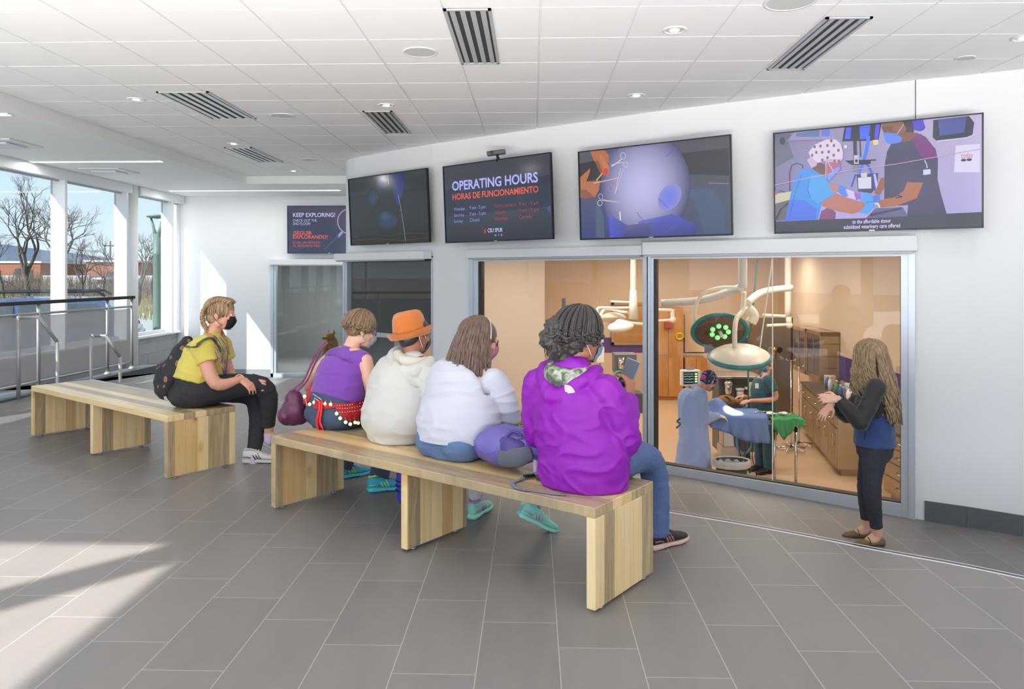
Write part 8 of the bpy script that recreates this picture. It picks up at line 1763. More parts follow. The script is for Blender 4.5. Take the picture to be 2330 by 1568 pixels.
d3 = VD(0.93, 0.36, 0).normalized(); shoes(D, (M_TEAL, M_TEALS, M_MARL, M_LIME), [(V(anR.x, anR.y, 0)-d3*0.07, d3*0.27), (V(anL.x, anL.y, 0)-VD(0.7, 0.7, 0)*0.06, VD(0.75, 0.66, 0)*0.27)])
# coin belt wrapped round the hips, following the trousers
trD = [o for o in COL.objects if o.parent is D.t and o.name.startswith('trousers')][0]; tD = bvh_of(trD)
topD = [o for o in COL.objects if o.parent is D.t and o.name.startswith('sleeveless_top')][0]; tD2 = bvh_of(topD)
def hit(px, py, lift):
    a = onto(tD, px, py, lift); b_ = onto(tD2, px, py, lift)
    c = [q for q in (a, b_) if q is not None]
    return min(c, key=lambda q: (q-camp).length) if c else None
def belt_low(px): # lower outline of the red mesh
    return 927+(29*math.sin(max(0, min(1, (px-762)/72))*math.pi) if px > 762 else 3)+max(0, (px-762))*0.02
def belt_top(px): return 908+10*math.sin((px-712)/125*math.pi)-max(0, px-790)*0.02
g = G('red_belt_mesh'); nn_ = g.noise(g.coord('Object'), 240, 2); g.bump(nn_, 0.6, 0.003); M_RED = g.fin(g.ramp(nn_, [(0.35, srgb(120, 16, 22)), (0.6, srgb(206, 28, 36))]), 0.8)
bt = tag(bpy.data.objects.new('belt_parent', None)); bpy.data.objects.remove(bt)
b = B(); xs_ = [715+k*3.0 for k in range(41)]; rows = []
for x in xs_:
    col = []
    for j in range(6):
        y = belt_top(x)+(belt_low(x)-belt_top(x))*j/5; p = hit(x, y, 0.006); col.append(p)
    rows.append(col)
for i in range(len(rows)-1):
    for j in range(5):
        q = (rows[i][j], rows[i+1][j], rows[i+1][j+1], rows[i][j+1])
        if all(p is not None for p in q) and max((q[0]-q[k]).length for k in range(4)) < 0.06: poly(b, q)
bmesh.ops.remove_doubles(b, verts=b.verts[:], dist=0.0004); bmesh.ops.solidify(b, geom=b.faces[:], thickness=0.002); bl = D.add('belt', recalc(b), M_RED)
M_COIN = mat('silver_gold_coin', srgb(226, 210, 160), 0.28, 0.8); M_BEAD = mat('silver_bead', srgb(228, 224, 220), 0.25, 0.6)
b = B()
for r in range(3):
    for k in range(13):
        x = 768+k*5.4; y = belt_top(x)+5+r*8.0
        if y < belt_low(x)-2:
            p = hit(x, y, 0.009)
            if p is not None: ball(b, p, 0.0042, 1)
for k in range(9):
    for r in range(2):
        p = hit(716+k*2.2+r*3, 897+k*1.6+r*9, 0.010)
        if p is not None: ball(b, p, 0.0048, 1)
D.add('beads', b, M_BEAD, parent=bl)
for px, py in ((718, 916), (742, 919), (754, 920), (767, 942), (774, 952), (785, 960), (795, 963), (806, 960), (813, 961), (823, 959), (799, 976), (819, 979), (708, 920)):
    p = hit(px, py, 0.010); q = hit(px, py-9, 0.008)
    if p is None: continue
    nrm = (camp-p).normalized(); m = B(); cyl(m, p-nrm*0.001, p+nrm*0.001, 0.0115, seg=18); cyl(m, p+nrm*0.001, p+nrm*0.0016, 0.0085, seg=16)
    if q is not None: tube(m, [p+UPV*0.01, q], 0.0015, 5)
    D.add('coin', m, M_COIN, parent=bl)
b = B()
for off in (0, 5):
    pts = [hit(730+off, 912, 0.012), hit(728+off+1, 935, 0.014), hit(724+off*1.4, 958, 0.014), hit(728+off*1.8, 975, 0.012), hit(735+off*1.2, 984, 0.010)]; pts = [p for p in pts if p is not None]
    if len(pts) > 2: tube(b, smoothpath(pts, 5), 0.011, 8, flat=(BNv, 0.4))
D.add('sash', b, mat('red_satin', srgb(216, 30, 34), 0.35))
# maroon bag hung from the shoulder
bc = W(668, 928, 5.02); t = thing('handbag', 'maroon slouchy handbag hanging left of the person in the purple top', 'bag', V(bc.x, bc.y, 0.45))
b = B(); Mb = Matrix((BUv, BNv, UPV)).transposed(); ball(b, bc-UPV*0.02, (0.095, 0.07, 0.095), 3, M=Mb); ball(b, bc+V(0, 0, 0.05), (0.07, 0.05, 0.07), 3, M=Mb); ball(b, bc+VD(-0.04, 0, -0.05), (0.07, 0.06, 0.06), 3, M=Mb); ball(b, bc+VD(0.05, 0, -0.05), (0.06, 0.06, 0.06), 3, M=Mb)
o = obj('pouch', wrinkle(skin(b, 0.006, 3), 0.016, (9, 9, 3), 1.0), mat('maroon_soft_leather', srgb(92, 38, 72), 0.4, var=0.15, vs=8), t)
b = B(); sp = W(742, 788, 4.93)
for off in (0, 0.022): tube(b, smoothpath([bc+VD(-0.02+off*2, -0.02, 0.11), W(690, 868, 4.98)+VD(off, 0, 0), W(708, 830, 4.94)+VD(off, 0, 0), sp+VD(-0.015+off, -0.03, 0.02), sp+VD(0.03+off, 0.04, 0.0)], 6), 0.008, 8, flat=(BNv, 0.35))
obj('shoulder_strap', b, mat('plum_strap', srgb(112, 44, 84), 0.5), t)
b = B(); limb(b, [W(712, 880, 4.95), W(704, 902, 4.95), W(696, 915, 4.95)], [(0.03, 0.02), (0.034, 0.02), (0.02, 0.02)], X=BUv, n=4); obj('red_scarf', wrinkle(skin(b, 0.006, 2), 0.01, (20, 20, 20), 3.0), mat('red_scarf_cloth', srgb(178, 40, 62), 0.8), t, label='red scarf tied to the bag')
b = B(); cyl(b, W(693, 902, 4.94), W(693, 902, 4.925), 0.012, seg=16); tube(b, [W(694, 905, 4.93), W(700, 925, 4.93), W(693, 948, 4.93)], 0.003, 6); obj('buckle', b, M_COIN, t)

# ---- E: yellow shirt, braids, on the left bench ---------------------------------------------
Fw = VD(0.95, 0.31, 0).normalized(); Rt = VD(0.31, -0.95, 0).normalized()
pel = W(446, 888, 5.66); ch = W(460, 818, 5.70); nk = W(482, 764, 5.72); hd = W(503, 718, 5.74)
shR = W(462, 792, 5.55); shL = W(500, 788, 5.90)
elR = W(490, 872, 5.50); wrR = W(548, 862, 5.62); elL = W(530, 862, 5.95); wrL = W(578, 862, 5.86)
kR = W(596, 880, 5.74); anR = W(612, 985, 5.80); kL = W(578, 908, 5.88); anL = W(577, 1052, 5.72)
E = Person('woman in a yellow t-shirt with blonde braids, seated on the left bench', V(pel.x, pel.y, 0),
    [(pel, (0.17, 0.14)), (pel.lerp(ch, 0.5)-Fw*0.02, (0.16, 0.14)), (ch, (0.165, 0.13)), (nk-UPV*0.045, (0.15, 0.09)), (nk, (0.062, 0.058))], Rt, hd, VD(0.985, 0.05, -0.10), hs=1.02, sk=M_SKIN3,
    arms=[dict(sh=shR, el=elR, wr=wrR, hd=VD(0.75, 0, -0.55), hn=VD(0.45, -0.5, 0.7), th=VD(0.5, 0.6, 0.3), curl=0.35, r=0.060), dict(sh=shL, el=elL, wr=wrL, hd=VD(0.9, -0.1, -0.25), hn=VD(0.2, -0.2, 1), th=VD(0.2, -0.9, 0), curl=0.45, r=0.056)],
    legs=[dict(hip=pel+Rt*0.10, kn=kR, an=anR, heel=V(0, 0, 0), toe=VD(1, 0.1, -0.2), cuff=0.05, rk=0.078, ra=0.052), dict(hip=pel-Rt*0.09, kn=kL, an=anL, heel=V(0, 0, 0), toe=VD(1, 0.1, 0), cuff=0.05, rk=0.074, ra=0.052)], girth=1.25)
M_YEL = cloth('yellow_cotton', srgb(208, 190, 88), var=0.04)
E.top([(pel+UPV*0.045-Fw*0.015, (0.20, 0.172)), (pel.lerp(ch, 0.5)-Fw*0.01, (0.205, 0.178)), (ch+UPV*0.02+Fw*0.01, (0.20, 0.165)), (nk-UPV*0.07, (0.175, 0.112)), (nk-UPV*0.02, (0.09, 0.075))],
      [dict(p=[shR+UPV*0.01, shR.lerp(elR, 0.42)], r=[0.090, 0.080]), dict(p=[shL+UPV*0.01, shL.lerp(elL, 0.42)], r=[0.088, 0.078])], m=M_YEL, name='t_shirt', amp=0.010, f=(8, 8, 11), seed=9.0)
M_BJ = M_DENIM('black_denim', srgb(40, 40, 44))
E.pants(M_BJ, [(pel-UPV*0.0, (0.20, 0.175)), (pel+UPV*0.07, (0.185, 0.16))], hip=0.118, rk=0.08, ra=0.055, amp=0.006, extra=lambda b: (ball(b, pel-Fw*0.05-UPV*0.02, (0.19, 0.15, 0.115), 3, M=Matrix((Rt, Fw, UPV)).transposed()), limb(b, [pel+Fw*0.08, pel+Fw*0.2+UPV*0.01], [(0.17, 0.10), (0.14, 0.085)], X=Rt)))
b = B()
for k in range(4):   # rips over the crossed knee: bare skin strips
    c = kR+VD(0.012, -0.052, 0.052-k*0.022); limb(b, [c+VD(-0.035, 0.0, 0.004), c+VD(0.0, -0.012, 0), c+VD(0.03, -0.004, -0.004)], [(0.008, 0.012), (0.010, 0.014), (0.006, 0.01)], n=3)
E.add('knee_rips', skin(b, 0.004, 2), M_SKIN3, label='skin showing through rips in the knee')
M_H4 = hairmat('honey_blonde_hair', srgb(112, 82, 54), srgb(214, 180, 132)); b = B(); scalp_cap(b, E.M, 1.02, 1.10, -0.005); hE = E.add('hair', wrinkle(skin(b, 0.006, 3), 0.007, (22, 22, 40), 2.0), M_H4)
def braid(pts, r, turns=9, taper=0.5):
    P = smoothpath(pts, 14); bm = B(); n = len(P); L_ = [0]
    for i in range(1, n): L_.append(L_[-1]+(P[i]-P[i-1]).length)
    for s_ in range(3):
        q = []; rr = []
        for i in range(n):
            f = L_[i]/L_[-1]; a = turns*2*math.pi*f+s_*2*math.pi/3; d = (P[min(i+1, n-1)]-P[max(i-1, 0)]).normalized(); x, y = frame_from(d); sc = r*(1-taper*f)
            q.append(P[i]+x*math.sin(a)*sc+y*math.sin(2*a)*sc*0.55); rr.append(sc*0.62)
        tube(bm, q, rr, 8)
    return bm
q = lambda x, y, z: E.M @ V(x, y, z)
E.add('braid', braid([q(0.03, 0.07, 0.105), q(0.055, 0.0, 0.125), q(0.07, -0.07, 0.09), q(0.072, -0.112, 0.02), q(0.066, -0.105, -0.06), q(0.05, -0.075, -0.12), W(486, 782, 5.56), W(500, 812, 5.52), W(507, 838, 5.52)], 0.020, 13, 0.55), M_H4, parent=hE)
E.add('braid', braid([q(-0.03, 0.07, 0.105), q(-0.055, 0.0, 0.125), q(-0.07, -0.07, 0.09), q(-0.072, -0.10, 0.02), q(-0.062, -0.07, -0.06), q(-0.05, -0.01, -0.12), W(514, 776, 5.72), W(521, 806, 5.70)], 0.019, 12, 0.6), M_H4, parent=hE)
E.add('front_strands', locks(E.M, 90, 0.0, 1.02, 6, 44, 1.11, 0.007, 0.3, 0.004, 4, az=(40, 320), tip=0.2, start=5), M_H4, parent=hE)
mk = E.add('mask', mask_mesh(E.M, 1.02), mat('black_cotton_mask', srgb(52, 46, 50), 0.85)); [E.add('ear_loop', ear_loop(E.M, sx, 1.02), M_BLACK, parent=mk) for sx in (-1, 1)]; eyes(E.M, E.t, 1.02)
b = B(); 
for x0_, y0_ in ((502, 5.55), (512, 5.62)): tube(b, smoothpath([nk+VD(0.02, 0.0, 0.02)+VD(0, (y0_-5.6)*0.8, 0), W(x0_+4, 790, y0_), W(x0_+4, 830, y0_-0.03), W(509, 858, 5.60)], 6), 0.008, 6, flat=(V(1, 0, 0), 0.25))
E.add('lanyard', b, mat('blue_lanyard', srgb(48, 70, 160), 0.6))
b = B(); c = wrR.lerp(elR, 0.06); tube(b, [c+V(0.033*math.cos(a), 0.01*math.cos(a), 0.033*math.sin(a)) for a in [k*2*math.pi/20 for k in range(21)]], 0.0035, 6); E.add('bracelet', b, M_COIN)
b = B(); c = wrL.lerp(elL, 0.06); [ball(b, c+V(0.006*math.sin(a), 0.03*math.cos(a), 0.032*math.sin(a)), 0.011, 1) for a in [k*2*math.pi/12 for k in range(12)]]; E.add('scrunchie', b, mat('olive_scrunchie', srgb(110, 112, 84), 0.9))
M_WSH = mat('white_leather_shoe', srgb(206, 200, 194), 0.5); M_WSO = mat('white_sole', srgb(200, 194, 188), 0.6); M_STR = mat('dark_stripe', srgb(48, 50, 60), 0.5)
d4 = VD(0.99, 0.1, 0); shoe('shoe', None, V(anL.x, anL.y, 0)-d4*0.075, V(anL.x, anL.y, 0)+d4*0.2, (M_WSH, M_WSO, M_WSH, M_STR), parent=E.t, trim=M_WSH)
d5 = VD(0.55, 0.45, -0.5).normalized(); h5 = anR-UPV*0.085-VD(0.06, 0, 0); shoe('shoe', None, h5, h5+d5*0.265, (M_WSH, M_WSO, M_WSH, M_STR), parent=E.t, up=VD(0.4, 0, 1), trim=mat('pink_heel', srgb(206, 90, 130), 0.6))
for p_, q_ in ((anL+UPV*0.04, anL-UPV*0.03), (anR, anR-UPV*0.06)): b = B(); limb(b, [p_, q_], [0.041, 0.039], n=3, r0=False); E.add('sock', skin(b, 0.005, 2), mat('lilac_socks', srgb(200, 184, 206), 0.9, var=0.2, vs=80))
# patterned backpack on her back
bc = W(398, 842, 5.66); t = thing('backpack', 'black backpack with gold leaf pattern worn by the woman in yellow', 'backpack', V(bc.x, bc.y, 0.45))
g = G('leaf_pattern_canvas'); vo = g.n('ShaderNodeTexVoronoi'); g.l(g.coord('Object', (1, 1, 0.62)), vo.inputs['Vector']); vo.inputs['Scale'].default_value = 17; wv = g.noise(g.coord('Object'), 160, 2)
lf = g.math('MULTIPLY', g.math('LESS_THAN', vo.outputs['Distance'], 0.26), g.math('GREATER_THAN', wv, 0.42)); M_LEAF = g.fin(g.mix(lf, srgb(36, 36, 40), srgb(150, 112, 66)), 0.8)
Mb = Matrix((Rt, VD(0.86, 0.2, 0.42).normalized(), VD(-0.42, 0, 0.9).normalized())).transposed(); ax = VD(0.36, 0.1, 0.92).normalized(); bx = VD(-0.92, -0.2, 0.36).normalized()
b = B(); limb(b, [bc-ax*0.15, bc-ax*0.03, bc+ax*0.11, bc+ax*0.235], [(0.13, 0.085), (0.145, 0.100), (0.125, 0.08), (0.07, 0.04)], X=Rt, n=5, seg=28); pk = obj('main_pouch', wrinkle(skin(b, 0.007, 3), 0.008, (8, 8, 10), 2.0), M_LEAF, t)
b = B(); limb(b, [bc-ax*0.13+bx*0.06, bc-ax*0.03+bx*0.075, bc+ax*0.03+bx*0.055], [(0.10, 0.045), (0.11, 0.05), (0.08, 0.03)], X=Rt, n=4); obj('front_pocket', wrinkle(skin(b, 0.006, 3), 0.006, (10, 10, 14), 3.0), M_LEAF, pk)
b = B(); tube(b, smoothpath([bc-ax*0.02+bx*0.125-Rt*0.09, bc+ax*0.005+bx*0.128, bc-ax*0.02+bx*0.12+Rt*0.1], 6), 0.004, 6); obj('zip', b, mat('zip_dark', srgb(70, 72, 76), 0.4), pk)
tT = bvh_of([o for o in COL.objects if o.parent is E.t and o.name.startswith('t_shirt')][0])
pts = [onto(tT, *p, 0.010) for p in ((446, 790), (455, 780), (467, 773), (478, 771), (487, 777), (492, 788), (494, 802))]; pts = [bc+ax*0.20+Rt*0.05]+[p for p in pts if p is not None]
b = B(); tube(b, smoothpath(pts, 5), 0.020, 8, flat=(V(0, 0, 1), 0.28)); obj('shoulder_strap', b, mat('olive_strap', srgb(78, 82, 62), 0.8), t)
b = B(); [tube(b, smoothpath([bc-ax*0.14+Rt*0.1+VD(0.02, 0, 0), bc-ax*0.165+Rt*0.105+VD(0.01*k, 0, -0.02), bc-ax*0.2+Rt*0.10+VD(0.03+0.012*k, 0, -0.03)], 4), 0.006, 6) for k in (0, 1)]; obj('webbing_ends', b, mat('pale_webbing', srgb(176, 176, 172), 0.7), t)

# ---- F: the standing interpreter -------------------------------------------------------------
dF = 5.74; zf = zlow(F(1990, 1248, -0.67).x)
Ff = VD(-0.93, 0.36, 0).normalized(); Rf = VD(0.36, 0.93, 0).normalized()     # her right side is away from the camera
pel = W(1990, 1010, dF); ch = W(1988, 905, dF); nk = W(1992, 862, dF+0.02); hd = W(1976, 814, dF)
shL = W(1995, 882, dF-0.16); shR = W(1982, 880, dF+0.17)
elL = W(1958, 962, dF-0.20); wrL = W(1908, 908, dF-0.16); elR = W(1925, 945, dF+0.20); wrR = W(1892, 921, dF+0.02)
an1 = W(1996, 1218, dF-0.05); an1.z = zf+0.085; an2 = W(1972, 1205, dF+0.13); an2.z = zf+0.085
k1 = (pel+an1)/2+Ff*0.03+V(0, 0, 0.02)-Rf*0.06; k2 = (pel+an2)/2+Ff*0.03+Rf*0.05+V(0, 0, 0.02)
Fp = Person('woman with very long wavy hair standing by the wide window, hands raised', V(pel.x, pel.y, zf),
    [(pel, (0.15, 0.11)), (pel.lerp(ch, 0.5), (0.125, 0.10)), (ch, (0.145, 0.11)), (nk-UPV*0.04, (0.13, 0.08)), (nk, (0.055, 0.05))], Rf, hd, VD(-0.90, 0.40, -0.12), hs=0.98, sk=M_SKIN,
    arms=[dict(sh=shL, el=elL, wr=wrL, hd=VD(-1.0, 0.1, 0.05), hn=VD(0, -0.8, 0.5), th=VD(0.0, 0.2, 0.9), curl=0.30, r=0.042, hs=0.95), dict(sh=shR, el=elR, wr=wrR, hd=VD(-0.75, -0.25, -0.62), hn=VD(-0.5, -0.3, 0.6), th=VD(0.5, -0.7, -0.2), curl=0.22, r=0.042, sp=0.12, hs=0.98)],
    legs=[dict(hip=pel-Rf*0.08, kn=k1, an=an1, heel=V(0, 0, 0), toe=VD(-1, 0.1, 0), cuff=0.055, rk=0.064, ra=0.046), dict(hip=pel+Rf*0.08, kn=k2, an=an2, heel=V(0, 0, 0), toe=VD(-1, 0.1, 0), cuff=0.055, rk=0.062, ra=0.045)], girth=1.0, neck_r=0.045)
M_NAVY = cloth('navy_softshell', srgb(42, 62, 112)); M_BLKJ = cloth('black_softshell', srgb(32, 31, 33), rough=0.7)
Fp.top([(pel-UPV*0.005, (0.185, 0.152)), (pel+UPV*0.09, (0.175, 0.145)), (pel.lerp(ch, 0.55), (0.162, 0.135)), (ch-UPV*0.02, (0.165, 0.130))], [], m=M_NAVY, name='jacket_body', amp=0.006, f=(9, 9, 9), seed=5.0)
def strapx(b): limb(b, [elL+VD(0.03, 0.02, 0.0), ch-UPV*0.13-Rf*0.10, ch-UPV*0.10-Rf*0.02-Ff*0.1], [(0.05, 0.045), (0.06, 0.03), (0.05, 0.025)], n=4)
Fp.top([(ch-UPV*0.165, (0.150, 0.128)), (ch-UPV*0.05, (0.172, 0.136)), (nk-UPV*0.06, (0.155, 0.10)), (nk-UPV*0.01, (0.07, 0.06))], [dict(p=[shL, shL.lerp(elL, 0.5), elL], r=[0.070, 0.066, 0.060], round=True), dict(p=[elL, elL.lerp(wrL, 0.55), wrL+VD(0.012, 0, 0)], r=[0.065, 0.055, 0.038]), dict(p=[shR, elR], r=[0.074, 0.062], round=True), dict(p=[elR, wrR], r=[0.06, 0.038])], m=M_BLKJ, name='jacket_yoke_and_sleeves', amp=0.007, f=(9, 9, 12), seed=8.0)
Fp.pants(M_DENIM('charcoal_denim', srgb(48, 50, 60)), [(pel-UPV*0.03, (0.165, 0.135)), (pel+UPV*0.03, (0.16, 0.13))], hip=0.098, rk=0.066, ra=0.048, amp=0.005)
tz = W(1967, 985, dF-0.17); b = B(); tube(b, [W(1968, 966, dF-0.165), W(1967, 1000, dF-0.17)], 0.0035, 6); Fp.add('pocket_zip', b, M_BLACK); 
M_H5 = hairmat('wavy_light_brown_hair', srgb(86, 66, 46), srgb(206, 174, 128)); b = B(); scalp_cap(b, Fp.M, 0.98, 1.15, -0.01); hF = Fp.add('hair', wrinkle(skin(b, 0.006, 3), 0.005, (20, 20, 20), 2.0), M_H5)
b = locks(Fp.M, 360, 0.45, 0.98, 22, 50, 1.17, 0.0085, 0.30, 0.030, 11, back_dir=(-Ff*0.75-Rf*0.15), tip=0.12, lvar=0.2, az=(50, 250)); b2 = locks(Fp.M, 170, 0.26, 0.98, 23, 20, 1.17, 0.0075, 0.12, 0.030, 12, back_dir=(-Rf*0.7+Ff*0.3), tip=0.2, lvar=0.2, az=(255, 338)); join(b, b2); Fp.add('wavy_strands', b, M_H5, parent=hF)
eyes(Fp.M, Fp.t, 0.98)
b = B(); c = wrL+VD(0.02, 0, 0); tube(b, [c+V(0.004*math.sin(a), 0.032*math.cos(a), 0.032*math.sin(a)) for a in [k*2*math.pi/20 for k in range(21)]], 0.007, 6); Fp.add('watch', b, M_BLACK)
M_BRS = mat('brown_suede', srgb(112, 94, 68), 0.9, var=0.1, vs=40); 
def flat_shoe(P, an, dr, k=1.0):
    dr = V(dr).normalized(); z = UPV; x = dr.cross(z); M = Matrix((x, dr, z)).transposed().to_4x4(); M.translation = V(an.x, an.y, zf)-dr*0.055
    def rg(y, w, z0, z1): return [M @ V(w*math.cos(a), y, (z0+z1)/2+(z1-z0)/2*math.sin(a)) for a in [i*2*math.pi/20 for i in range(20)]]
    b = B(); ring_tube(b, [rg(-0.004, 0.014, 0.004, 0.05), rg(0.006, 0.028, 0.0, 0.058), rg(0.05, 0.033, 0.0, 0.048), rg(0.10, 0.034, 0.0, 0.044), rg(0.15, 0.040, 0.0, 0.052), rg(0.20, 0.036, 0.0, 0.040), rg(0.232, 0.022, 0.002, 0.028), rg(0.242, 0.008, 0.006, 0.018)]); u_ = P.add('flat_shoe', recalc(b), M_BRS)
    b = B(); tube(b, [M @ V(-0.036, 0.125, 0.02), M @ V(-0.024, 0.125, 0.05), M @ V(0, 0.128, 0.060), M @ V(0.024, 0.125, 0.05), M @ V(0.036, 0.125, 0.02)], 0.010, 8, flat=(dr, 0.35)); P.add('strap', b, mat('dark_brown_strap', srgb(72, 58, 44), 0.6), parent=u_)
    for sx in (-1, 1):
        b = B(); c = M @ V(sx*0.030, 0.125, 0.044); tube(b, [c+dr*0.009*math.cos(a)+z*0.009*math.sin(a) for a in [math.pi/4+i*math.pi/2 for i in range(5)]], 0.002, 5); P.add('buckle', b, M_COIN, parent=u_)
    b = B(); limb(b, [M @ V(0, 0.05, 0.09), M @ V(0, 0.075, 0.05), M @ V(0, 0.13, 0.03)], [0.034, 0.033, 0.028], n=3); P.add('foot', skin(b, 0.006, 2), P.sk)
flat_shoe(Fp, an1, VD(-0.97, -0.05, 0)); flat_shoe(Fp, an2, VD(-0.97, 0.05, 0))

# ---- G and H: the clinicians -----------------------------------------------------------------
dG = 9.32; pel = W(1578, 985, dG); ch = W(1572, 915, dG); nk = W(1584, 883, dG+0.02); hd = W(1612, 868, dG+0.08); Fg = VD(0.86, 0.5, 0).normalized(); Rg = VD(0.5, -0.86, 0).normalized()
shR = W(1592, 897, dG-0.13); shL = W(1582, 897, dG+0.2); elR = W(1600, 955, dG-0.10); wrR = W(1634, 946, dG+0.10); elL = W(1600, 950, dG+0.28); wrL = W(1640, 940, dG+0.30)
an1 = V((pel-Rg*-0.08).x, (pel+Rg*0.08).y, ZOR+0.08); an2 = V((pel-Rg*0.08).x, (pel-Rg*0.08).y, ZOR+0.08)
Gp = Person('surgeon in a blue gown and patterned cap bent over the operating table', V(pel.x, pel.y, ZOR), [(pel, (0.16, 0.12)), (pel.lerp(ch, 0.5), (0.15, 0.12)), (ch, (0.16, 0.12)), (nk-UPV*0.04, (0.14, 0.09)), (nk, (0.06, 0.055))], Rg, hd, VD(0.72, 0.42, -0.62), hs=0.98, sk=M_SKIN3,
    arms=[dict(sh=shR, el=elR, wr=wrR, hd=VD(1, 0.3, -0.3), hn=VD(0, -0.3, 1), th=VD(0.3, 1, 0), curl=0.4), dict(sh=shL, el=elL, wr=wrL, hd=VD(1, 0.0, -0.3), hn=VD(0, -0.3, 1), th=VD(0.3, -1, 0), curl=0.4)],
    legs=[dict(hip=pel+Rg*0.08, kn=(pel+Rg*0.08+an1)/2, an=an1, heel=V(0, 0, 0), toe=Fg), dict(hip=pel-Rg*0.08, kn=(pel-Rg*0.08+an2)/2, an=an2, heel=V(0, 0, 0), toe=Fg)])
M_GOWN = cloth('blue_surgical_gown', srgb(150, 172, 222), bump=0.1)
Gp.top([(V(pel.x, pel.y, ZOR+0.22)-Fg*0.02, (0.255, 0.23)), (pel-UPV*0.25, (0.225, 0.20)), (pel-UPV*0.02, (0.195, 0.17)), (pel.lerp(ch, 0.6), (0.18, 0.155)), (ch+UPV*0.02, (0.185, 0.15)), (nk-UPV*0.06, (0.165, 0.11)), (nk-UPV*0.01, (0.075, 0.065))],
       [dict(p=[shR, shR.lerp(elR, 0.5), elR], r=[0.088, 0.085, 0.08], round=True), dict(p=[elR, wrR], r=[0.075, 0.045]), dict(p=[shL, elL], r=[0.085, 0.075], round=True), dict(p=[elL, wrL], r=[0.07, 0.045])], m=M_GOWN, name='gown', amp=0.014, f=(8, 8, 2.5), seed=3.0, voxel=0.011)
b = B(); c = W(1548, 965, dG-0.16); tube(b, smoothpath([c+VD(0, 0, 0.07), c+VD(-0.04, 0, 0.03), c, c+VD(-0.05, 0, -0.05)], 5), 0.012, 6, flat=(Fg, 0.3)); Gp.add('waist_tie', b, M_NAVY)
b = B(); scalp_cap(b, Gp.M, 1.0, 1.2, -0.005); g = G('patterned_cap'); vo = g.n('ShaderNodeTexVoronoi'); g.l(g.coord('Object'), vo.inputs['Vector']); vo.inputs['Scale'].default_value = 45; M_CAP = g.fin(g.mix(g.math('LESS_THAN', vo.outputs['Distance'], 0.3), srgb(52, 58, 96), srgb(226, 220, 230)), 0.85); Gp.add('surgical_cap', wrinkle(skin(b, 0.007, 2), 0.006, (15, 15, 15), 1.0), M_CAP)
b = B(); R3 = Gp.M.to_3x3(); ball(b, Gp.M @ V(0, -0.10, 0.0), (0.05, 0.03, 0.04), 2, M=R3); Gp.add('cap_band', b, mat('magenta_cap_band', srgb(200, 66, 140), 0.8))
mk = Gp.add('mask', mask_mesh(Gp.M, 1.0, True), mat('bright_blue_mask', srgb(96, 180, 222), 0.7)); [Gp.add('ear_loop', ear_loop(Gp.M, sx), mat('white_elastic', srgb(232, 232, 236), 0.7), parent=mk) for sx in (-1, 1)]; eyes(Gp.M, Gp.t)
for w_, d_ in ((wrR, VD(1, 0.3, -0.3)), (wrL, VD(1, 0, -0.3))):
    b = B(); hand_prims(b, w_, d_, VD(0, -0.3, 1), VD(0.3, 1, 0) if w_ is wrR else VD(0.3, -1, 0), 0.4, 1.09); Gp.add('glove', skin(b, 0.006, 1), mat('latex_glove', srgb(226, 214, 200), 0.5))
dH = 10.38; pel = W(1740, 975, dH); ch = W(1736, 895, dH); nk = W(1738, 856, dH); hd = W(1746, 828, dH); Fh = VD(-0.93, -0.36, 0).normalized(); Rh = VD(-0.36, 0.93, 0).normalized()
shL = W(1748, 868, dH-0.18); shR = W(1730, 868, dH+0.18); elL = W(1764, 906, dH-0.2); wrL = W(1708, 912, dH-0.22); elR = W(1718, 905, dH+0.2); wrR = W(1692, 902, dH-0.02)
an1 = V((pel-Rh*0.09).x, (pel-Rh*0.09).y, ZOR+0.08); an2 = V((pel+Rh*0.09).x, (pel+Rh*0.09).y, ZOR+0.08)
H = Person('helper in dark teal scrubs standing behind the operating table', V(pel.x, pel.y, ZOR), [(pel, (0.16, 0.12)), (pel.lerp(ch, 0.5), (0.155, 0.12)), (ch, (0.17, 0.12)), (nk-UPV*0.04, (0.15, 0.09)), (nk, (0.06, 0.055))], Rh, hd, VD(-0.9, -0.3, -0.3), hs=0.98, sk=M_SKIN3,
    arms=[dict(sh=shL, el=elL, wr=wrL, hd=VD(-1, 0, -0.2), hn=VD(0, -0.3, 1), th=VD(0, 1, 0.2), curl=0.3), dict(sh=shR, el=elR, wr=wrR, hd=VD(-1, -0.2, -0.1), hn=VD(0, 0.2, 1), th=VD(0, -1, 0), curl=0.3)],
    legs=[dict(hip=pel-Rh*0.09, kn=(pel-Rh*0.09+an1)/2, an=an1, heel=V(0, 0, 0), toe=Fh, ra=0.07, rk=0.085, cuff=-0.02), dict(hip=pel+Rh*0.09, kn=(pel+Rh*0.09+an2)/2, an=an2, heel=V(0, 0, 0), toe=Fh, ra=0.07, rk=0.085, cuff=-0.02)])
M_SCR = cloth('dark_teal_scrubs', srgb(38, 84, 98))
H.top([(pel-UPV*0.06, (0.20, 0.16)), (pel.lerp(ch, 0.5), (0.19, 0.155)), (ch+UPV*0.03, (0.195, 0.15)), (nk-UPV*0.05, (0.165, 0.105)), (nk-UPV*0.015, (0.07, 0.06))], [dict(p=[shL, shL.lerp(elL, 0.6)], r=[0.088, 0.085]), dict(p=[shR, shR.lerp(elR, 0.6)], r=[0.088, 0.085])], m=M_SCR, name='scrub_top', amp=0.009, f=(8, 8, 9), seed=6.0, voxel=0.010)
H.pants(M_SCR, [(pel-UPV*0.02, (0.175, 0.14)), (pel+UPV*0.04, (0.17, 0.14))], hip=0.11, rk=0.09, ra=0.075, amp=0.008, voxel=0.010, name='scrub_trousers')
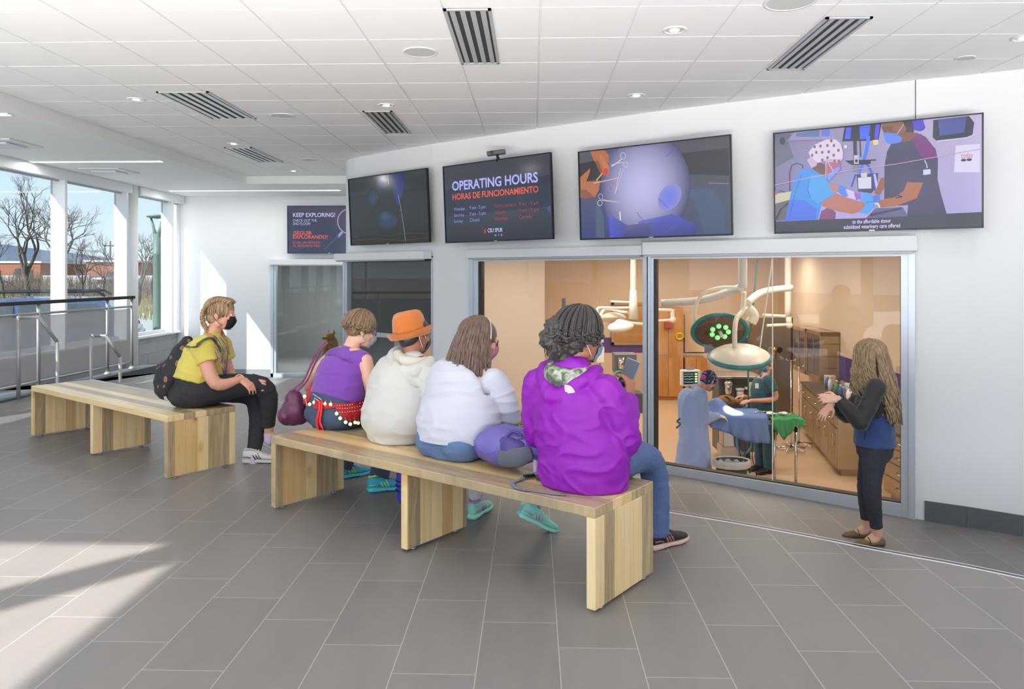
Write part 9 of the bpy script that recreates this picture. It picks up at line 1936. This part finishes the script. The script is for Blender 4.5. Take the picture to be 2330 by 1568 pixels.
b = B(); scalp_cap(b, H.M, 1.0, 1.12, -0.005); H.add('hair', wrinkle(skin(b, 0.007, 2), 0.005, (25, 25, 25), 1.0), hairmat('brown_hair', srgb(70, 50, 36), srgb(120, 90, 66)))
mk = H.add('mask', mask_mesh(H.M, 1.0, True), mat('bright_blue_mask', srgb(96, 180, 222), 0.7)); [H.add('ear_loop', ear_loop(H.M, sx), mat('white_elastic', srgb(232, 232, 236), 0.7), parent=mk) for sx in (-1, 1)]; eyes(H.M, H.t)
b = B(); c = W(1722, 878, dH-0.16); rbox(b, (c.x-0.025, c.y-0.01, c.z-0.035), (c.x+0.025, c.y, c.z+0.035), 0.003); H.add('badge', b, mat('badge_white', srgb(232, 228, 220), 0.5))
for P_, ans, Fd in ((Gp, None, Fg), (H, (an1, an2), Fh)):
    if ans: shoes(P_, (M_BLACK, M_BLACK, M_BLACK, M_BLACK), [(V(a.x, a.y, ZOR)-Fd*0.06, Fd*0.27) for a in ans])
q1 = [l['an'] for l in Gp.legs]; shoes(Gp, (M_BLACK, M_BLACK, M_BLACK, M_BLACK), [(V(a.x, a.y, ZOR)-Fg*0.06, Fg*0.27) for a in q1])

# ---------------------------------------------------------------- purple backpack on the bench
bc = F(1160, 1065, 0.45)+UPV*0.115; ax = (BUv*0.97+BNv*0.1).normalized(); ay = V(-ax.y, ax.x, 0); t = thing('backpack', 'purple backpack lying on the bench beside the magenta jacket', 'backpack', V(bc.x, bc.y, 0.45))
M_PU = mat('purple_nylon', srgb(96, 86, 158), 0.5, var=0.08, vs=6, bump=0.15, bs=500); M_DPU = mat('dark_purple_nylon', srgb(66, 50, 118), 0.5, var=0.08, vs=8)
b = B(); c0 = bc; limb(b, [c0-ax*0.10, c0-ax*0.02, c0+ax*0.07, c0+ax*0.17], [(0.125, 0.088), (0.140, 0.105), (0.128, 0.092), (0.085, 0.055)], X=ay, n=5, seg=28); me = wrinkle(skin(b, 0.0065, 3), 0.010, (6, 6, 12), 4.0)
me = cutoff(me, V(0, 0, 0.4515), V(0, 0, -1)); pk = obj('main_pouch', me, M_PU, t)
b = B(); limb(b, [c0-ax*0.0-ay*0.085+UPV*0.02, c0+ax*0.06-ay*0.10+UPV*0.01, c0+ax*0.12-ay*0.08], [(0.05, 0.03), (0.06, 0.04), (0.05, 0.03)], X=UPV, n=4); obj('side_pocket', wrinkle(skin(b, 0.006, 3), 0.006, (9, 9, 14), 2.0), M_DPU, pk)
b = B(); limb(b, [c0+ax*0.03-ay*0.125-UPV*0.035, c0+ax*0.12-ay*0.12-UPV*0.02, c0+ax*0.17-ay*0.09], [(0.045, 0.022), (0.05, 0.025), (0.04, 0.02)], X=UPV, n=4); obj('mesh_panel', skin(b, 0.006, 3), mat('grey_back_mesh', srgb(84, 88, 100), 0.8, bump=0.5, bs=600), pk)
tP = bvh_of(pk); b = B(); pts = [onto(tP, x, y, 0.004) for x, y in ((1156, 1033), (1163, 1012), (1178, 1001), (1196, 998), (1212, 1002))]; pts = [p for p in pts if p is not None]
if len(pts) > 2: tube(b, smoothpath(pts, 5), 0.004, 6)
obj('zip', b, mat('zip_dark', srgb(70, 72, 76), 0.4), pk)
p = onto(tP, 1172, 1012, 0.004); b = B(); rbox(b, (p.x-0.012, p.y-0.003, p.z-0.012), (p.x+0.012, p.y+0.003, p.z+0.012), 0.002); obj('logo_patch', b, mat('badge_white', srgb(232, 228, 220), 0.5), pk)
b = B(); pts = [W(1162, 980, 3.98), W(1140, 988, 3.97), W(1175, 984, 3.94)]; limb(b, [onto(tP, 1150, 995, 0.0) or bc, (onto(tP, 1168, 990, 0) or bc)+UPV*0.02, onto(tP, 1186, 992, 0.0) or bc], [0.008, 0.008, 0.008], n=4); obj('grab_loop', b, M_DPU, pk)
s0 = F(1176, 1094, 0.452); b = B(); tube(b, smoothpath([W(1232, 1070, 3.62), W(1205, 1080, 3.64), F(1182, 1092, 0.458), F(1168, 1098, 0.455), F(1172, 1108, 0.455), F(1190, 1114, 0.455), F(1220, 1118, 0.455), F(1262, 1124, 0.455), F(1288, 1126, 0.455)], 6), 0.011, 6, flat=(V(0, 0, 1), 0.16)); obj('waist_strap', b, mat('slate_webbing', srgb(112, 116, 136), 0.7), t)
b = B(); c = F(1205, 1084, 0.462); [box(b, (-0.004+k*0.012, -0.014, 0), (0.002+k*0.012, 0.014, 0.008), M=Matrix.Translation(c) @ Matrix.Rotation(0.35, 4, 'Z')) for k in range(-2, 3)]; rbox(b, (-0.03, -0.016, -0.004), (0.032, 0.016, 0.002), 0.002, M=Matrix.Translation(c) @ Matrix.Rotation(0.35, 4, 'Z')); obj('buckle', b, M_BLACK, t)
b = B(); c = F(1236, 1088, 0.462); rbox(b, (-0.035, -0.02, -0.006), (0.035, 0.02, 0.012), 0.004, M=Matrix.Translation(c)); tube(b, [c+V(-0.03, 0, 0.01), c+V(0, 0.01, 0.03), c+V(0.03, 0, 0.012)], 0.006, 6); obj('strap_clips', b, mat('dark_webbing', srgb(58, 58, 62), 0.7), t)
# leaflet standing against the pack
lp = F(1224, 1082, 0.452); t = thing('leaflet', 'pale lilac printed leaflet leaning between the purple backpack and the magenta jacket', 'leaflet', lp)
Ml = Matrix.Translation(lp) @ Matrix.Rotation(0.15, 4, 'Z') @ Matrix.Rotation(-0.10, 4, 'X'); b = B(); box(b, (-0.022, 0, 0), (0.060, 0.0012, 0.155), M=Ml); obj('sheet', b, mat('lilac_paper', srgb(222, 206, 226), 0.7), t)
b = B(); 
for k in range(15): box(b, (-0.010, -0.0008, 0.012+k*0.0085), (0.052 if k % 4 else 0.03, -0.0002, 0.0145+k*0.0085), M=Ml)
obj('print', b, mat('grey_print', srgb(120, 112, 130), 0.7), t)
